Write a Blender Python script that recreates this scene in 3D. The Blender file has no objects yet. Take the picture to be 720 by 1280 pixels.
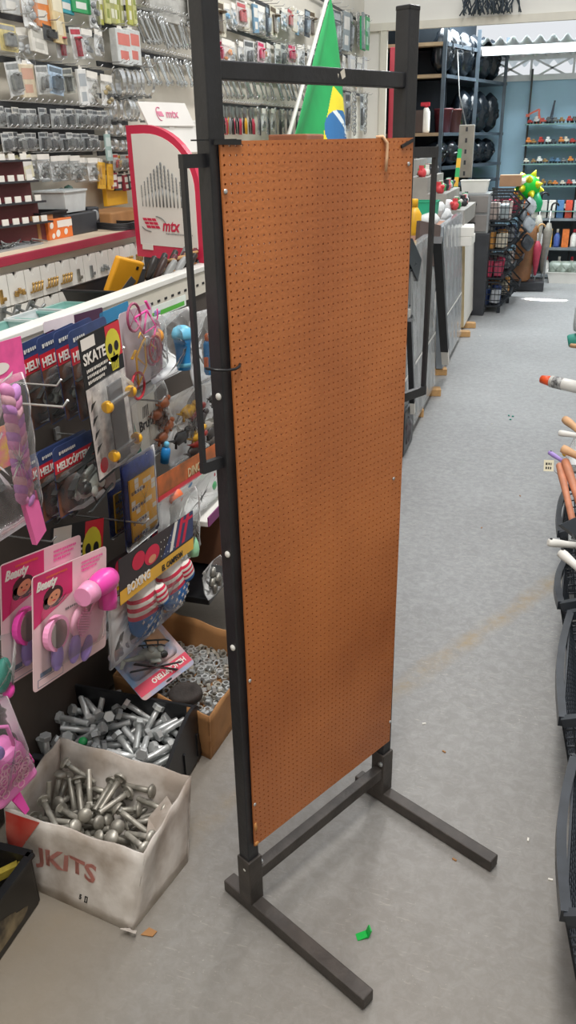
import bpy, bmesh, math, random
from mathutils import Vector, Matrix, Quaternion
from bpy_extras import object_utils

sc = bpy.context.scene
COL = sc.collection
PI = math.pi
random.seed(7)

# ------------------------------------------------------------------ camera
CAM_H, FPX, PITCH, ROLL, YAW = 1.5, 1017.9, 0.4245, -0.022, 0.3054
fw = Vector((-math.sin(YAW)*math.cos(PITCH), math.cos(YAW)*math.cos(PITCH), -math.sin(PITCH)))
rt = Vector((math.cos(YAW), math.sin(YAW), 0))
up = rt.cross(fw)
rt2 = rt*math.cos(ROLL) + up*math.sin(ROLL)
up2 = -rt*math.sin(ROLL) + up*math.cos(ROLL)
EYE = Vector((0, 0, CAM_H))
cd = bpy.data.cameras.new('camera')
cam = bpy.data.objects.new('camera', cd)
COL.objects.link(cam)
cam.matrix_world = Matrix(((rt2.x, up2.x, -fw.x, 0), (rt2.y, up2.y, -fw.y, 0), (rt2.z, up2.z, -fw.z, CAM_H), (0, 0, 0, 1)))
cd.sensor_fit = 'VERTICAL'; cd.sensor_height = 36; cd.sensor_width = 36*720/1280
cd.lens = 36*FPX/1280; cd.clip_start = .02; cd.clip_end = 200
sc.camera = cam

# ------------------------------------------------------------------ world, lamps, exposure
w = bpy.data.worlds.new('daylight'); sc.world = w; w.use_nodes = True
bg = w.node_tree.nodes['Background']
bg.inputs[0].default_value = (0.93, 0.96, 1.0, 1); bg.inputs[1].default_value = 0.85
sc.view_settings.view_transform = 'Standard'; sc.view_settings.look = 'None'
sc.view_settings.gamma = 1; sc.view_settings.use_curve_mapping = False
sc.view_settings.exposure = 0.0
sc.cycles.transparent_max_bounces = 24
sc.cycles.max_bounces = 6

def area(name, loc, sx, sy, power, color=(1, 1, 1), rot=(0, 0, 0), spread=180):
    l = bpy.data.lights.new(name, 'AREA'); l.shape = 'RECTANGLE'; l.size = sx; l.size_y = sy
    l.energy = power; l.color = color; l.spread = math.radians(spread)
    o = bpy.data.objects.new(name, l); COL.objects.link(o); o.location = loc; o.rotation_euler = rot
    return o
area('tube_light', (-.2, 1.0, 3.3), .3, 2.4, 72, (1, .96, .9))
area('tube_light', (-.4, 5.2, 3.3), .3, 2.4, 58, (1, .98, .95))
area('roof_gap_sunlight', (-.31, 8.83, 3.05), 1.0, .05, 26, (1, .97, .9), (0, 0, 0), 2)
area('skylight', (-.3, 9.4, 3.0), 2.2, 1.2, 190, (.9, .97, 1))

# ------------------------------------------------------------------ pixel rays (used to read positions off the photograph)
def ray(px, py):
    return fw*FPX + rt2*(px-360) - up2*(py-640)
def onX(px, py, X):
    d = ray(px, py); return EYE + d*(X/d.x)
def onY(px, py, Y):
    d = ray(px, py); return EYE + d*(Y/d.y)
def onZ(px, py, Z):
    d = ray(px, py); return EYE + d*((Z-CAM_H)/d.z)

# ------------------------------------------------------------------ materials
def lin(h):
    h = h.lstrip('#'); r = []
    for i in (0, 2, 4):
        c = int(h[i:i+2], 16)/255
        r.append(c/12.92 if c <= .04045 else ((c+.055)/1.055)**2.4)
    return (*r, 1)
MATS = {}
def mat(name, col, rough=.5, metal=0.0, var=.12, scale=9, bump=0.0, bscale=60, alpha=1.0, spec=None, col2=None, coat=0.0, trans=0.0):
    if name in MATS: return MATS[name]
    m = bpy.data.materials.new(name); m.use_nodes = True
    nt = m.node_tree; b = nt.nodes['Principled BSDF']
    c = lin(col)
    tc = nt.nodes.new('ShaderNodeTexCoord')
    nz = nt.nodes.new('ShaderNodeTexNoise'); nz.inputs['Scale'].default_value = scale; nz.inputs['Detail'].default_value = 4
    nt.links.new(tc.outputs['Object'], nz.inputs['Vector'])
    rp = nt.nodes.new('ShaderNodeValToRGB')
    c2 = lin(col2) if col2 else tuple(v*(1-var) for v in c[:3])+(1,)
    c1 = c if col2 else tuple(min(1, v*(1+var*.5)) for v in c[:3])+(1,)
    rp.color_ramp.elements[0].position = .35; rp.color_ramp.elements[0].color = c2
    rp.color_ramp.elements[1].position = .65; rp.color_ramp.elements[1].color = c1
    nt.links.new(nz.outputs['Fac'], rp.inputs['Fac']); nt.links.new(rp.outputs['Color'], b.inputs['Base Color'])
    b.inputs['Roughness'].default_value = rough; b.inputs['Metallic'].default_value = metal
    b.inputs['Alpha'].default_value = alpha
    if spec is not None: b.inputs['Specular IOR Level'].default_value = spec
    if coat: b.inputs['Coat Weight'].default_value = coat; b.inputs['Coat Roughness'].default_value = .15
    if bump:
        n2 = nt.nodes.new('ShaderNodeTexNoise'); n2.inputs['Scale'].default_value = bscale; n2.inputs['Detail'].default_value = 3
        nt.links.new(tc.outputs['Object'], n2.inputs['Vector'])
        bp = nt.nodes.new('ShaderNodeBump'); bp.inputs['Strength'].default_value = bump; bp.inputs['Distance'].default_value = .004
        nt.links.new(n2.outputs['Fac'], bp.inputs['Height']); nt.links.new(bp.outputs['Normal'], b.inputs['Normal'])
    MATS[name] = m
    return m
def film(name, col='ffffff', alpha=.015, rough=.08, bump=.2, bscale=18):
    """clear plastic film: mostly see-through with a crinkled glossy skin"""
    if name in MATS: return MATS[name]
    m = bpy.data.materials.new(name); m.use_nodes = True
    nt = m.node_tree; nt.nodes.clear()
    out = nt.nodes.new('ShaderNodeOutputMaterial'); mx = nt.nodes.new('ShaderNodeMixShader')
    tr = nt.nodes.new('ShaderNodeBsdfTransparent'); pb = nt.nodes.new('ShaderNodeBsdfPrincipled')
    tr.inputs[0].default_value = (.97, .98, .98, 1)
    pb.inputs['Base Color'].default_value = lin(col); pb.inputs['Roughness'].default_value = rough
    tc = nt.nodes.new('ShaderNodeTexCoord'); nz = nt.nodes.new('ShaderNodeTexNoise'); nz.inputs['Scale'].default_value = bscale
    nt.links.new(tc.outputs['Object'], nz.inputs['Vector'])
    bp = nt.nodes.new('ShaderNodeBump'); bp.inputs['Strength'].default_value = bump; bp.inputs['Distance'].default_value = .012
    nt.links.new(nz.outputs['Fac'], bp.inputs['Height']); nt.links.new(bp.outputs['Normal'], pb.inputs['Normal'])
    fr = nt.nodes.new('ShaderNodeFresnel'); fr.inputs['IOR'].default_value = 1.22
    nt.links.new(bp.outputs['Normal'], fr.inputs['Normal'])
    ma = nt.nodes.new('ShaderNodeMath'); ma.operation = 'ADD'; ma.use_clamp = True; ma.inputs[1].default_value = alpha
    nt.links.new(fr.outputs[0], ma.inputs[0]); nt.links.new(ma.outputs[0], mx.inputs[0])
    nt.links.new(tr.outputs[0], mx.inputs[1]); nt.links.new(pb.outputs[0], mx.inputs[2]); nt.links.new(mx.outputs[0], out.inputs[0])
    MATS[name] = m
    return m

# ------------------------------------------------------------------ mesh builder
class MB:
    def __init__(s): s.v = []; s.f = []; s.m = []; s.sm = []
    def add(s, vs, fs, M=None, mi=0, smooth=False):
        o = len(s.v)
        s.v += [tuple(M @ Vector(p)) if M is not None else tuple(p) for p in vs]
        for f in fs: s.f.append([i+o for i in f]); s.m.append(mi); s.sm.append(smooth)
        return s
    def box(s, c, d, M=None, mi=0, taper=1.0, bev=0.0):
        x, y, z = [v/2 for v in d]
        if bev:
            bm = bmesh.new(); bmesh.ops.create_cube(bm, size=1)
            for v in bm.verts:
                k = taper if v.co.z > 0 else 1
                v.co = Vector((v.co.x*d[0]*k+c[0], v.co.y*d[1]*k+c[1], v.co.z*d[2]+c[2]))
            bmesh.ops.bevel(bm, geom=bm.edges[:], offset=bev, segments=2, affect='EDGES', profile=.5)
            bm.verts.index_update()
            vs = [tuple(v.co) for v in bm.verts]; fs = [[v.index for v in f.verts] for f in bm.faces]; bm.free()
            return s.add(vs, fs, M, mi)
        vs = [(c[0]+sx*x*(taper if sz > 0 else 1), c[1]+sy*y*(taper if sz > 0 else 1), c[2]+sz*z) for sz in (-1, 1) for sx, sy in ((-1, -1), (1, -1), (1, 1), (-1, 1))]
        return s.add(vs, [(3, 2, 1, 0), (4, 5, 6, 7), (0, 1, 5, 4), (1, 2, 6, 5), (2, 3, 7, 6), (3, 0, 4, 7)], M, mi)
    def bar(s, a, b, wd, th, mi=0, upv=(0, 0, 1)):
        """rectangular tube from a to b; wd across the horizontal, th along upv"""
        a = Vector(a); b = Vector(b); d = (b-a).normalized(); u = Vector(upv)
        if abs(d.dot(u)) > .95: u = Vector((0, 1, 0))
        x = d.cross(u).normalized(); y = x.cross(d).normalized()
        vs = [p + x*(sx*wd/2) + y*(sy*th/2) for p in (a, b) for sx, sy in ((-1, -1), (1, -1), (1, 1), (-1, 1))]
        return s.add(vs, [(3, 2, 1, 0), (4, 5, 6, 7), (0, 1, 5, 4), (1, 2, 6, 5), (2, 3, 7, 6), (3, 0, 4, 7)], None, mi)
    def tube(s, pts, r, k=8, mi=0, closed=False, cap=True, M=None):
        pts = [Vector(p) for p in pts]; n = len(pts); vs = []; prev = None
        for i, p in enumerate(pts):
            if closed: d = pts[(i+1) % n]-pts[i-1]
            else: d = pts[min(i+1, n-1)]-pts[max(i-1, 0)]
            d.normalize()
            if prev is None:
                u = Vector((0, 0, 1)) if abs(d.z) < .9 else Vector((1, 0, 0))
                x = d.cross(u).normalized()
            else: x = (prev - d*prev.dot(d)).normalized()
            prev = x; y = d.cross(x)
            rr = r[i] if isinstance(r, (list, tuple)) else r
            for j in range(k):
                a = 2*PI*j/k; vs.append(p + x*(math.cos(a)*rr) + y*(math.sin(a)*rr))
        fs = []
        for i in range(n if closed else n-1):
            i2 = (i+1) % n
            for j in range(k): fs.append((i*k+j, i*k+(j+1) % k, i2*k+(j+1) % k, i2*k+j))
        s.add(vs, fs, M, mi, True)
        if cap and not closed:
            s.add([vs[j] for j in range(k)], [tuple(range(k))[::-1]], M, mi); s.add([vs[(n-1)*k+j] for j in range(k)], [tuple(range(k))], M, mi)
        return s
    def lathe(s, prof, k=16, c=(0, 0, 0), M=None, mi=0, sx=1, sy=1):
        """profile of (radius, z) turned about z"""
        vs = []; fs = []; n = len(prof)
        for r, z in prof:
            for j in range(k):
                a = 2*PI*j/k; vs.append((c[0]+r*sx*math.cos(a), c[1]+r*sy*math.sin(a), c[2]+z))
        for i in range(n-1):
            for j in range(k): fs.append((i*k+j, i*k+(j+1) % k, (i+1)*k+(j+1) % k, (i+1)*k+j))
        s.add(vs, fs, M, mi, k > 6)
        if prof[0][0] > 1e-5: s.add(vs[:k], [tuple(range(k))[::-1]], M, mi)
        if prof[-1][0] > 1e-5: s.add(vs[-k:], [tuple(range(k))], M, mi)
        return s
    def prism(s, poly, y0, y1, M=None, mi=0):
        """outline in x,z extruded along y from y0 (front) to y1"""
        n = len(poly)
        vs = [(p[0], y0, p[1]) for p in poly] + [(p[0], y1, p[1]) for p in poly]
        fs = [tuple(range(n)), tuple(range(n, 2*n))[::-1]] + [(i, i+n, (i+1) % n+n, (i+1) % n) for i in range(n)]
        return s.add(vs, fs, M, mi)
    def ball(s, c, r, M=None, mi=0, k=14, lump=0.0, seed=0):
        rx, ry, rz = (r, r, r) if not isinstance(r, (tuple, list)) else r
        rnd = random.Random(seed); vs = []; fs = []; h = max(4, k//2)
        for i in range(h+1):
            t = PI*i/h
            for j in range(k):
                a = 2*PI*j/k; q = 1+lump*(rnd.random()-.5) if 0 < i < h else 1
                vs.append((c[0]+rx*q*math.sin(t)*math.cos(a), c[1]+ry*q*math.sin(t)*math.sin(a), c[2]+rz*q*math.cos(t)))
        for i in range(h):
            for j in range(k): fs.append((i*k+j, (i+1)*k+j, (i+1)*k+(j+1) % k, i*k+(j+1) % k))
        return s.add(vs, fs, M, mi, True)
    def grid(s, fn, nu, nv, mi=0, smooth=True, M=None):
        vs = [fn(i/nu, j/nv) for j in range(nv+1) for i in range(nu+1)]
        fs = [(j*(nu+1)+i, j*(nu+1)+i+1, (j+1)*(nu+1)+i+1, (j+1)*(nu+1)+i) for j in range(nv) for i in range(nu)]
        return s.add(vs, fs, M, mi, smooth)
    def mesh(s, name, mats):
        me = bpy.data.meshes.new(name); me.from_pydata(s.v, [], s.f)
        if not isinstance(mats, (list, tuple)): mats = [mats]
        for m in mats: me.materials.append(m)
        me.polygons.foreach_set('material_index', s.m); me.polygons.foreach_set('use_smooth', s.sm)
        bm = bmesh.new(); bm.from_mesh(me); bmesh.ops.remove_doubles(bm, verts=bm.verts, dist=1e-6)
        bmesh.ops.recalc_face_normals(bm, faces=bm.faces); bm.to_mesh(me); bm.free(); me.update()
        return me

def part(name, mb, m, parent, label=None):
    o = bpy.data.objects.new(name, mb.mesh(name, m) if isinstance(mb, MB) else mb); COL.objects.link(o)
    if not isinstance(mb, MB) and m is not None and not o.data.materials: o.data.materials.append(m)
    o.parent = parent
    if label: o['label'] = label
    return o
def tag(o, label, cat, group=None):
    o['label'] = label; o['category'] = cat
    if group: o['group'] = group
    return o
def thing(name, label, cat, loc=(0, 0, 0), rot=(0, 0, 0), group=None):
    o = bpy.data.objects.new(name, None); COL.objects.link(o); o.empty_display_size = .02
    o.location = loc; o.rotation_euler = rot
    return tag(o, label, cat, group)
def solo(name, mb, m, label, cat, loc=(0, 0, 0), rot=(0, 0, 0), group=None):
    o = part(name, mb, m, None); o.location = loc; o.rotation_euler = rot
    return tag(o, label, cat, group)
def struct(name, mb, m, parent=None):
    o = part(name, mb, m, parent)
    o['kind'] = 'structure'
    return o
KIDS = {}
def kids(o):
    return [c for c in COL.objects if c.parent is o]
def snap(o):
    """remember the tree of a prototype once, so that copies are quick"""
    return (o, [snap(c) for c in kids(o)])
def dup(tree, loc, rot, label, group=None, scale=None):
    def rec(t, par):
        c = t[0].copy(); COL.objects.link(c)
        if par is not None: c.parent = par
        for k in t[1]: rec(k, c)
        return c
    r = rec(tree, None); r.location = loc; r.rotation_euler = rot
    if scale: r.scale = scale
    r['label'] = label
    if group: r['group'] = group
    return r
ORD = 'first second third fourth fifth sixth seventh eighth ninth tenth eleventh twelfth thirteenth fourteenth fifteenth sixteenth seventeenth eighteenth nineteenth twentieth'.split()
ORD += ['twenty-'+o for o in ORD[:9]] + ['thirtieth'] + ['thirty-'+o for o in ORD[:9]]

_txt = {}
def text_mesh(s, size, depth=.0006, bold=0.0, align='LEFT', shear=0.0):
    """lettering standing up: reads along +x, height along z, front towards -y"""
    key = (s, size, depth, bold, align, shear)
    if key in _txt: return _txt[key].copy()
    cu = bpy.data.curves.new('lettering', 'FONT'); cu.body = s; cu.size = size; cu.extrude = depth; cu.offset = bold
    cu.align_x = align; cu.shear = shear; cu.resolution_u = 2
    o = bpy.data.objects.new('lettering', cu); COL.objects.link(o)
    dg = bpy.context.evaluated_depsgraph_get()
    me = bpy.data.meshes.new_from_object(o.evaluated_get(dg))
    bpy.data.objects.remove(o); bpy.data.curves.remove(cu)
    me.transform(Matrix.Rotation(PI/2, 4, 'X')); me.name = 'lettering'; me.materials.clear()
    _txt[key] = me
    return me
def write(parent, s, loc, size, m, name='lettering', roll=0.0, align='LEFT', bold=0.0, shear=0.0, yaw=0.0):
    o = bpy.data.objects.new(name, text_mesh(s, size, .0004, bold, align, shear)); COL.objects.link(o)
    o.data.materials.append(m); o.parent = parent; o.location = loc; o.rotation_euler = (0, roll, yaw)
    return o
ROUND_POSES = [float(v) for v in """-89 56 97 21 -23 63 71 -4 15 97 70 63 22 24 127 23 97 30 -7 -67 -68 50 -77 97 53 61 -28 -53 -119 -4 97 60 67 0 44 20 -41 97 36 61 28 65 -143 -60 117 52 21 41 -72 -128 59 97 74 57 35 -5 143 56 97 3 5 -67 -74 -13 60 97 23 21 -64 -71 -47 39 97 1 26 -61 -75 17 -62 109 49 46 31 67 -56 12 111 83 -16 51 15 -22 1 115 72 17 51 44 -107 -76 97 71 41 -53 -21 41 -21 115 68 10 -47 56 87 -12 96 34 -47 -48 -66 118 5 114 8 18 46 87 114 -70 97 49 66 -9 -56 81 61 97 2 41 53 74 -143 66 124 14 -12 -32 -93 -13 -21 114 44 65 -51 -35 39 7 121 76 18 35 -51 26 64 108 83 28 -48 2 -118 60 120 66 50 28 -49 -144 50 141 14 -8 -21 -96 -6 -82 117 24 -65 -54 47 -70 93 127 67 36 57 32 -143 11 147 16 44 86 -20 91 39 122 67 28 -69 6 -124 -39 109 35 -2 55 -76 49 93 115 74 31 -37 -48 144 -3 113 69 70 8 -15 -29 -69 132 88 35 -29 -11 109 71 123 76 -18 60 18 102 -9 127 79 32 46 26 110 -93 117 24 41 -18 -86 -88 59 123 72 -15 -47 -50 -54 -67 114 0 24 43 87 -76 -57 114 20 -7 67 71 -9 74 120 21 48 73 43 -67 69 150 35 48 77 -22 62 67 110 74 -14 52 41 6 -64 145 77 22 47 -37 -106 -31 136 54 45 -60 -39 29 40 137 35 45 57 59 116 -54 118 63 66 10 39 65 -38 132 7 -1 -32 94 69 15 142 0 -50 4 87 -30 -10 135 32 56 10 75 106 -36 137 76 19 59 -19 97 67 146 20 -58 35 -70 -99 44 140 48 62 62 -7 -70 -10 142 57 7 -76 -29 -106 93 170 89 6 -45 0 -76 40 151 71 -20 -47 -48 -111 -33 160 73 -33 -59 -14 -21 56 154 69 -60 -26 -32 105 -68 136 45 -25 -85 -8 18 38 160 22 -48 -53 -66 -33 -2 158 71 24 45 -49 49 93 160 52 52 41 53 -62 -53 147 45 -39 33 -74 -1 56 166 73 -48 34 36 -106 -67 152 50 -63 -27 52 -118 -94 154 27 -75 52 -29""".split()]
HEX_POSES = [float(v) for v in """129 52 57 71 53 -42 -22 69 34 57 55 -13 -67 -48 0 -53 57 28 -41 54 67 126 101 58 62 -32 59 -40 -113 -100 57 22 -67 14 -70 140 -12 58 65 67 2 35 -54 -68 57 7 7 -68 -73 -125 36 57 43 40 -55 -59 78 -21 61 65 -68 -22 26 -126 57 70 69 4 -64 -34 -20 100 57 70 -14 67 -22 71 87 57 29 68 -1 68 72 -49 57 32 30 -62 -66 -48 63 67 66 -48 -33 -47 163 46 74 43 -36 47 69 -15 65 72 82 -52 11 -20 64 -87 58 73 3 67 -14 -33 -37 57 56 61 -30 48 -126 100 57 71 21 -65 -16 -78 -12 67 64 30 -70 -8 -163 5 73 59 -39 -35 -62 134 -57 57 51 -66 17 52 52 -61 70 23 54 -13 80 -100 88 94 15 93 31 -14 21 31 57 63 60 -33 38 -2 41 68 59 76 -8 -26 129 19 76 77 46 -11 -42 -44 -100 76 35 59 58 44 -43 -63 90 33 21 52 -76 -72 49 57 37 -26 -63 -63 -143 -101 109 89 -3 2 46 129 -22 84 15 -60 -33 -71 -101 10 67 50 52 -56 -41 115 47 84 46 -68 -33 47 -163 -88 94 1 36 93 9 -98 -74 68 11 56 9 81 6 21 86 60 -16 74 26 132 69 92 11 47 -65 -58 20 -64 76 63 66 32 -24 -112 45 92 52 61 0 -60 9 -6 85 61 0 -65 45 23 -100 100 67 -21 -70 13 -138 -71 76 82 40 41 3 13 -74 105 61 39 -38 -58 -71 38 84 48 37 52 60 44 7 99 32 80 5 51 -137 77 97 16 37 31 -86 -118 81 115 34 73 -7 59 -75 -42 93 62 66 -12 -42 -20 70 100 14 37 -48 -78 -115 -1 103 64 -36 67 -9 130 57 117 43 10 -72 54 -22 30 108 30 78 -9 -54 -122 57 125 7 59 -50 63 -69 -13 105 5 46 20 87 -22 -56 100 86 -37 -17 30 -150 -15 83 33 85 -24 32 65 74 111 35 6 33 87 39 -20 96 86 -23 -46 7 131 -31 106 75 -33 54 19 66 90 87 57 29 35 68 14 71 112 64 49 -25 -54 -66 76 100 86 32 36 -18 94 -27 116 69 61 -10 37 139 -45 86 62 52 -59 4 15 101 112 45 44 -22 -75 126 -82 100 12 78 -1 61 107 -100 92 47 -7 88 1 44 -51 97 67 -16 71 -12 -127 4 126 28 64 -25 -67 61 2 118 53 -58 29 55 -115 -49 79 20 43 4 -88 103 61 109 52 14 -73 42 -116 -34 103 14 22 -35 90""".split()]
NUT_POSES = [float(v) for v in """-48 5 95 5 0 0 100 -147 -163 95 0 99 16 0 155 -33 100 50 50 50 50 -132 14 95 81 0 0 -59 50 -145 95 0 -96 27 0 -155 162 100 18 -68 18 -68 68 121 95 4 0 0 100 77 37 95 86 0 0 -50 113 -50 95 33 0 0 94 -36 -83 95 99 0 0 15 -23 162 95 0 4 100 0 -144 158 100 19 -68 -18 68 134 -116 100 34 71 2 62 -134 89 100 43 -70 9 56 -23 -163 95 0 -9 100 0 -149 47 95 94 0 0 35 133 163 95 0 -74 -67 0 -130 -90 100 32 -71 -4 63 97 -126 95 74 0 0 -67 148 137 95 92 0 0 -40 68 58 95 99 0 0 13 36 30 95 99 0 0 16 144 -12 95 0 27 -96 0 -1 -170 100 61 -61 35 35 49 -75 95 16 0 0 -99 72 -162 95 0 -92 -38 0 -65 20 95 21 0 0 98 -86 32 95 0 -99 -16 0 150 -154 95 0 25 97 0 -102 111 95 0 -50 -87 0 25 -169 100 33 -38 60 63 12 129 95 0 32 -95 0 121 3 95 0 -96 -29 0 -20 138 95 0 59 -81 0 145 -10 106 0 -92 39 0 -35 48 95 100 0 0 -9 -33 -16 95 0 89 45 0 148 115 95 0 15 -99 0 149 -56 95 29 0 0 -96 32 -75 100 65 8 -70 -28 57 -59 100 58 6 -70 41 69 170 100 35 35 -61 61 -148 70 95 0 -6 100 0 35 -98 95 16 0 0 -99 -80 165 95 100 0 0 0 -74 50 95 0 59 -81 0 130 122 100 67 14 69 23 95 -162 95 0 -86 -51 0 -1 79 95 95 0 0 -31 -81 -145 95 69 0 0 73 -153 22 100 67 15 -69 -21 44 9 100 39 39 59 59 -108 37 95 0 -92 -39 0 -102 -119 95 100 0 0 -2 53 43 95 79 0 0 61 100 -8 95 12 0 0 -99 30 51 95 0 91 -42 0 122 144 95 0 -46 -89 0 -42 27 95 0 -62 78 0 145 32 95 0 -80 59 0 -148 72 106 13 0 0 -99 -144 -120 95 16 0 0 99 -149 104 111 50 -50 -50 50 112 163 102 67 51 -49 -23 139 -36 95 0 26 -96 0 67 -134 100 19 68 -18 -68 -67 -106 95 87 0 0 49 -46 -50 95 72 0 0 69 -155 -51 100 68 19 68 18 -99 61 95 0 -57 82 0 34 52 106 19 0 0 98 45 162 95 81 0 0 59 -98 -98 95 49 0 0 -87 -79 70 95 100 0 0 10 -34 74 95 0 -95 -32 0 -146 -83 100 69 69 -14 -14 -56 41 100 61 -61 -35 35 10 -52 95 0 32 -95 0 46 117 107 93 -20 -16 -24 121 -17 100 51 17 69 -49 -1 170 100 61 61 -35 35 -82 -88 100 28 0 -95 16 -46 164 95 84 0 0 54 -90 -163 100 62 60 37 -34 58 64 111 31 39 -59 63 31 -127 100 44 44 -55 -55 29 -158 100 60 -62 34 37 85 122 100 50 50 -50 -50 63 103 100 15 -50 -80 -29 85 -46 95 47 0 0 88 2 -157 100 71 -71 2 -2 58 22 106 0 -99 12 0 -84 159 106 0 65 -76 0 -94 -66 95 0 -88 -47 0 -2 1 95 97 0 0 -24 32 152 100 56 10 -70 44 -88 -19 95 3 0 0 100 -40 143 95 62 0 0 -79 16 152 100 38 38 60 60 -47 -126 100 71 37 60 -2 -131 -163 100 68 -18 -68 19 125 -26 100 20 20 -68 -68 -26 -61 100 2 -79 54 27 -127 170 100 61 61 36 -35 47 63 95 38 0 0 92 -63 152 95 0 84 54 0 -149 98 95 97 0 0 25 50 -122 95 81 0 0 -59 52 -34 95 0 -95 -32 0 -128 151 95 0 -98 -18 0 -66 -163 95 76 0 0 65 60 80 95 99 0 0 12 150 9 95 0 -71 -71 0 143 93 95 0 -97 26 0 -113 -169 100 62 -60 -37 -34 6 133 106 0 33 94 0 -17 22 100 71 -71 1 -1 85 98 95 68 0 0 -73 76 -90 95 36 0 0 -93 -105 12 100 31 31 64 64 -15 -129 100 41 70 7 -58 -44 -157 95 0 98 20 0 86 -68 100 51 51 -48 -48 91 -145 100 71 -71 2 -2 25 11 95 88 0 0 -48 -62 93 100 62 60 37 -34 5 -67 100 53 67 22 -47 -136 18 111 13 -13 69 -69 -149 -142 102 55 48 68 -5 56 154 106 0 -12 -99 0 79 159 100 40 -31 -64 -58 23 170 100 61 61 -35 35 -111 -14 100 21 -48 -52 -68 -121 65 100 44 -26 66 55 118 -50 106 0 95 -32 0 22 -71 100 57 57 42 42 72 -27 100 8 -30 92 -25 -137 -6 95 0 100 -9 0 -55 114 95 0 56 83 0 -133 67 119 57 42 -56 43 -109 -3 100 68 68 -18 -18 -97 -146 100 17 68 20 69 -130 35 95 39 0 0 -92 147 -58 106 0 -15 -99 0 43 97 100 25 -70 -12 66 -116 82 95 7 0 0 -100 -104 163 95 79 0 0 61 128 9 106 95 0 0 -32 -147 -3 106 0 -62 78 0 50 136 100 26 26 66 66 50 -167 100 41 -29 -64 -58 7 101 100 62 2 -71 -34 -97 -41 95 0 -43 -90 0 -111 -79 95 48 0 0 -88 154 160 100 18 68 -19 -68 67 143 111 42 70 -8 57 101 -31 95 0 99 15 0 137 48 100 16 52 -48 69 -23 -39 95 0 -90 -44 0 20 -32 100 32 71 4 63 -119 -57 95 18 0 0 -98 129 65 95 0 -99 -13 0 13 -87 100 68 68 -20 -20 37 -25 100 71 38 60 -3 151 94 111 64 5 71 31 -147 -103 100 45 -25 66 55 -119 -105 95 46 0 0 -89 99 162 100 71 37 -60 2 -73 -34 95 0 -44 90 0 -20 -87 100 49 49 51 51 -144 -27 100 12 -12 70 -70 129 -66 95 0 99 -15 0 27 112 95 83 0 0 -56 -125 54 100 25 -45 -55 -66 68 142 95 100 0 0 -4 58 -102 100 25 13 95 10 -8 -22 95 84 0 0 -54 34 135 100 42 -70 -8 -57 -16 89 100 23 23 -67 -67 -67 56 106 0 -44 90 0 91 145 95 0 -7 100 0 -2 152 95 0 8 100 0 154 -89 100 69 21 68 16 -105 139 95 0 98 -19 0 -49 -104 100 71 -33 -63 3 -7 -113 95 0 -41 -91 0 70 9 100 55 12 70 -45 134 -163 100 48 48 52 52 19 -141 100 70 -70 12 -12 114 -125 100 53 -53 -47 47 -117 -128 100 59 5 -71 40 33 -50 95 0 -100 -1 0 -26 -142 95 0 89 -46 0 -111 -75 106 99 0 0 16 -122 -55 106 0 64 -77 0 -25 2 100 3 -3 -71 71 -20 -154 106 97 0 0 24 12 -169 119 70 -67 -20 -17 104 -67 100 1 1 71 71 -147 134 111 66 -10 70 -26 -79 -125 100 49 69 17 -51 -114 -154 100 1 1 -71 -71 138 -61 116 0 95 -33 0 -31 -108 95 0 -23 -97 0 113 -150 100 58 -58 40 -40 96 121 100 18 68 -18 -68 -77 -105 111 6 6 -70 -70 29 -103 106 0 -100 8 0 20 88 95 100 0 0 -4 117 -169 100 36 34 62 -61 -132 114 95 55 0 0 83 -17 58 100 20 48 52 -68 97 13 95 60 0 0 -80 -15 38 95 0 84 54 0 -76 -55 95 0 85 -53 0 116 53 106 83 0 0 -55 18 64 100 49 20 68 -51 37 76 104 95 -22 -20 -5 -7 151 111 58 -58 -40 40 17 -112 95 0 93 36 0 71 -158 106 100 0 0 0 7 22 95 48 0 0 88 109 47 95 0 10 -100 0 131 -141 111 61 61 36 36 121 100 95 0 16 99 0 113 -44 121 71 37 -60 2 -149 129 95 30 0 0 -96 -52 -27 95 0 -8 -100 0 150 69 100 7 -65 -29 70 134 -86 100 39 71 -4 59 100 88 100 69 -47 -53 -15 -69 -77 100 16 95 0 -28 -115 152 106 67 0 0 -74 3 -34 100 8 -57 42 70 -1 110 100 62 -2 71 -34 -62 -130 100 62 -62 -34 34 -41 -163 106 88 0 0 48 -91 89 95 0 34 94 0 -74 60 121 7 7 70 70 55 -11 95 95 0 0 -31 9 39 100 4 -4 71 -71 -126 111 106 0 -93 -37 0 0 -97 100 8 -57 -42 -70 12 -128 100 28 -42 -57 -65 135 87 106 95 0 0 32 131 -140 95 50 0 0 -87 -127 132 100 71 -71 -3 3 91 57 100 26 26 -66 -66 110 -5 106 0 -69 -72 0 60 22 95 0 -47 88 0 -56 75 95 0 23 -97 0 3 56 100 38 -38 -60 60 -71 -3 95 0 31 95 0 106 129 100 20 69 -17 -68 -56 -67 100 71 -35 61 0 -49 -48 106 0 35 94 0 21 -9 100 15 -49 -82 -27 107 72 100 58 64 30 -41 109 -80 100 71 -71 -1 1 116 -102 95 82 0 0 -57 -17 113 95 90 0 0 -43 -82 139 95 0 55 83 0 82 75 95 0 47 89 0 83 -12 100 33 33 63 63 -141 -45 100 42 42 57 57 -7 -74 100 67 67 -24 -24 93 -104 95 21 0 0 -98 -148 -170 111 61 61 -35 35 -141 -120 111 18 -18 68 -68 146 132 106 64 0 0 77""".split()]
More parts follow.
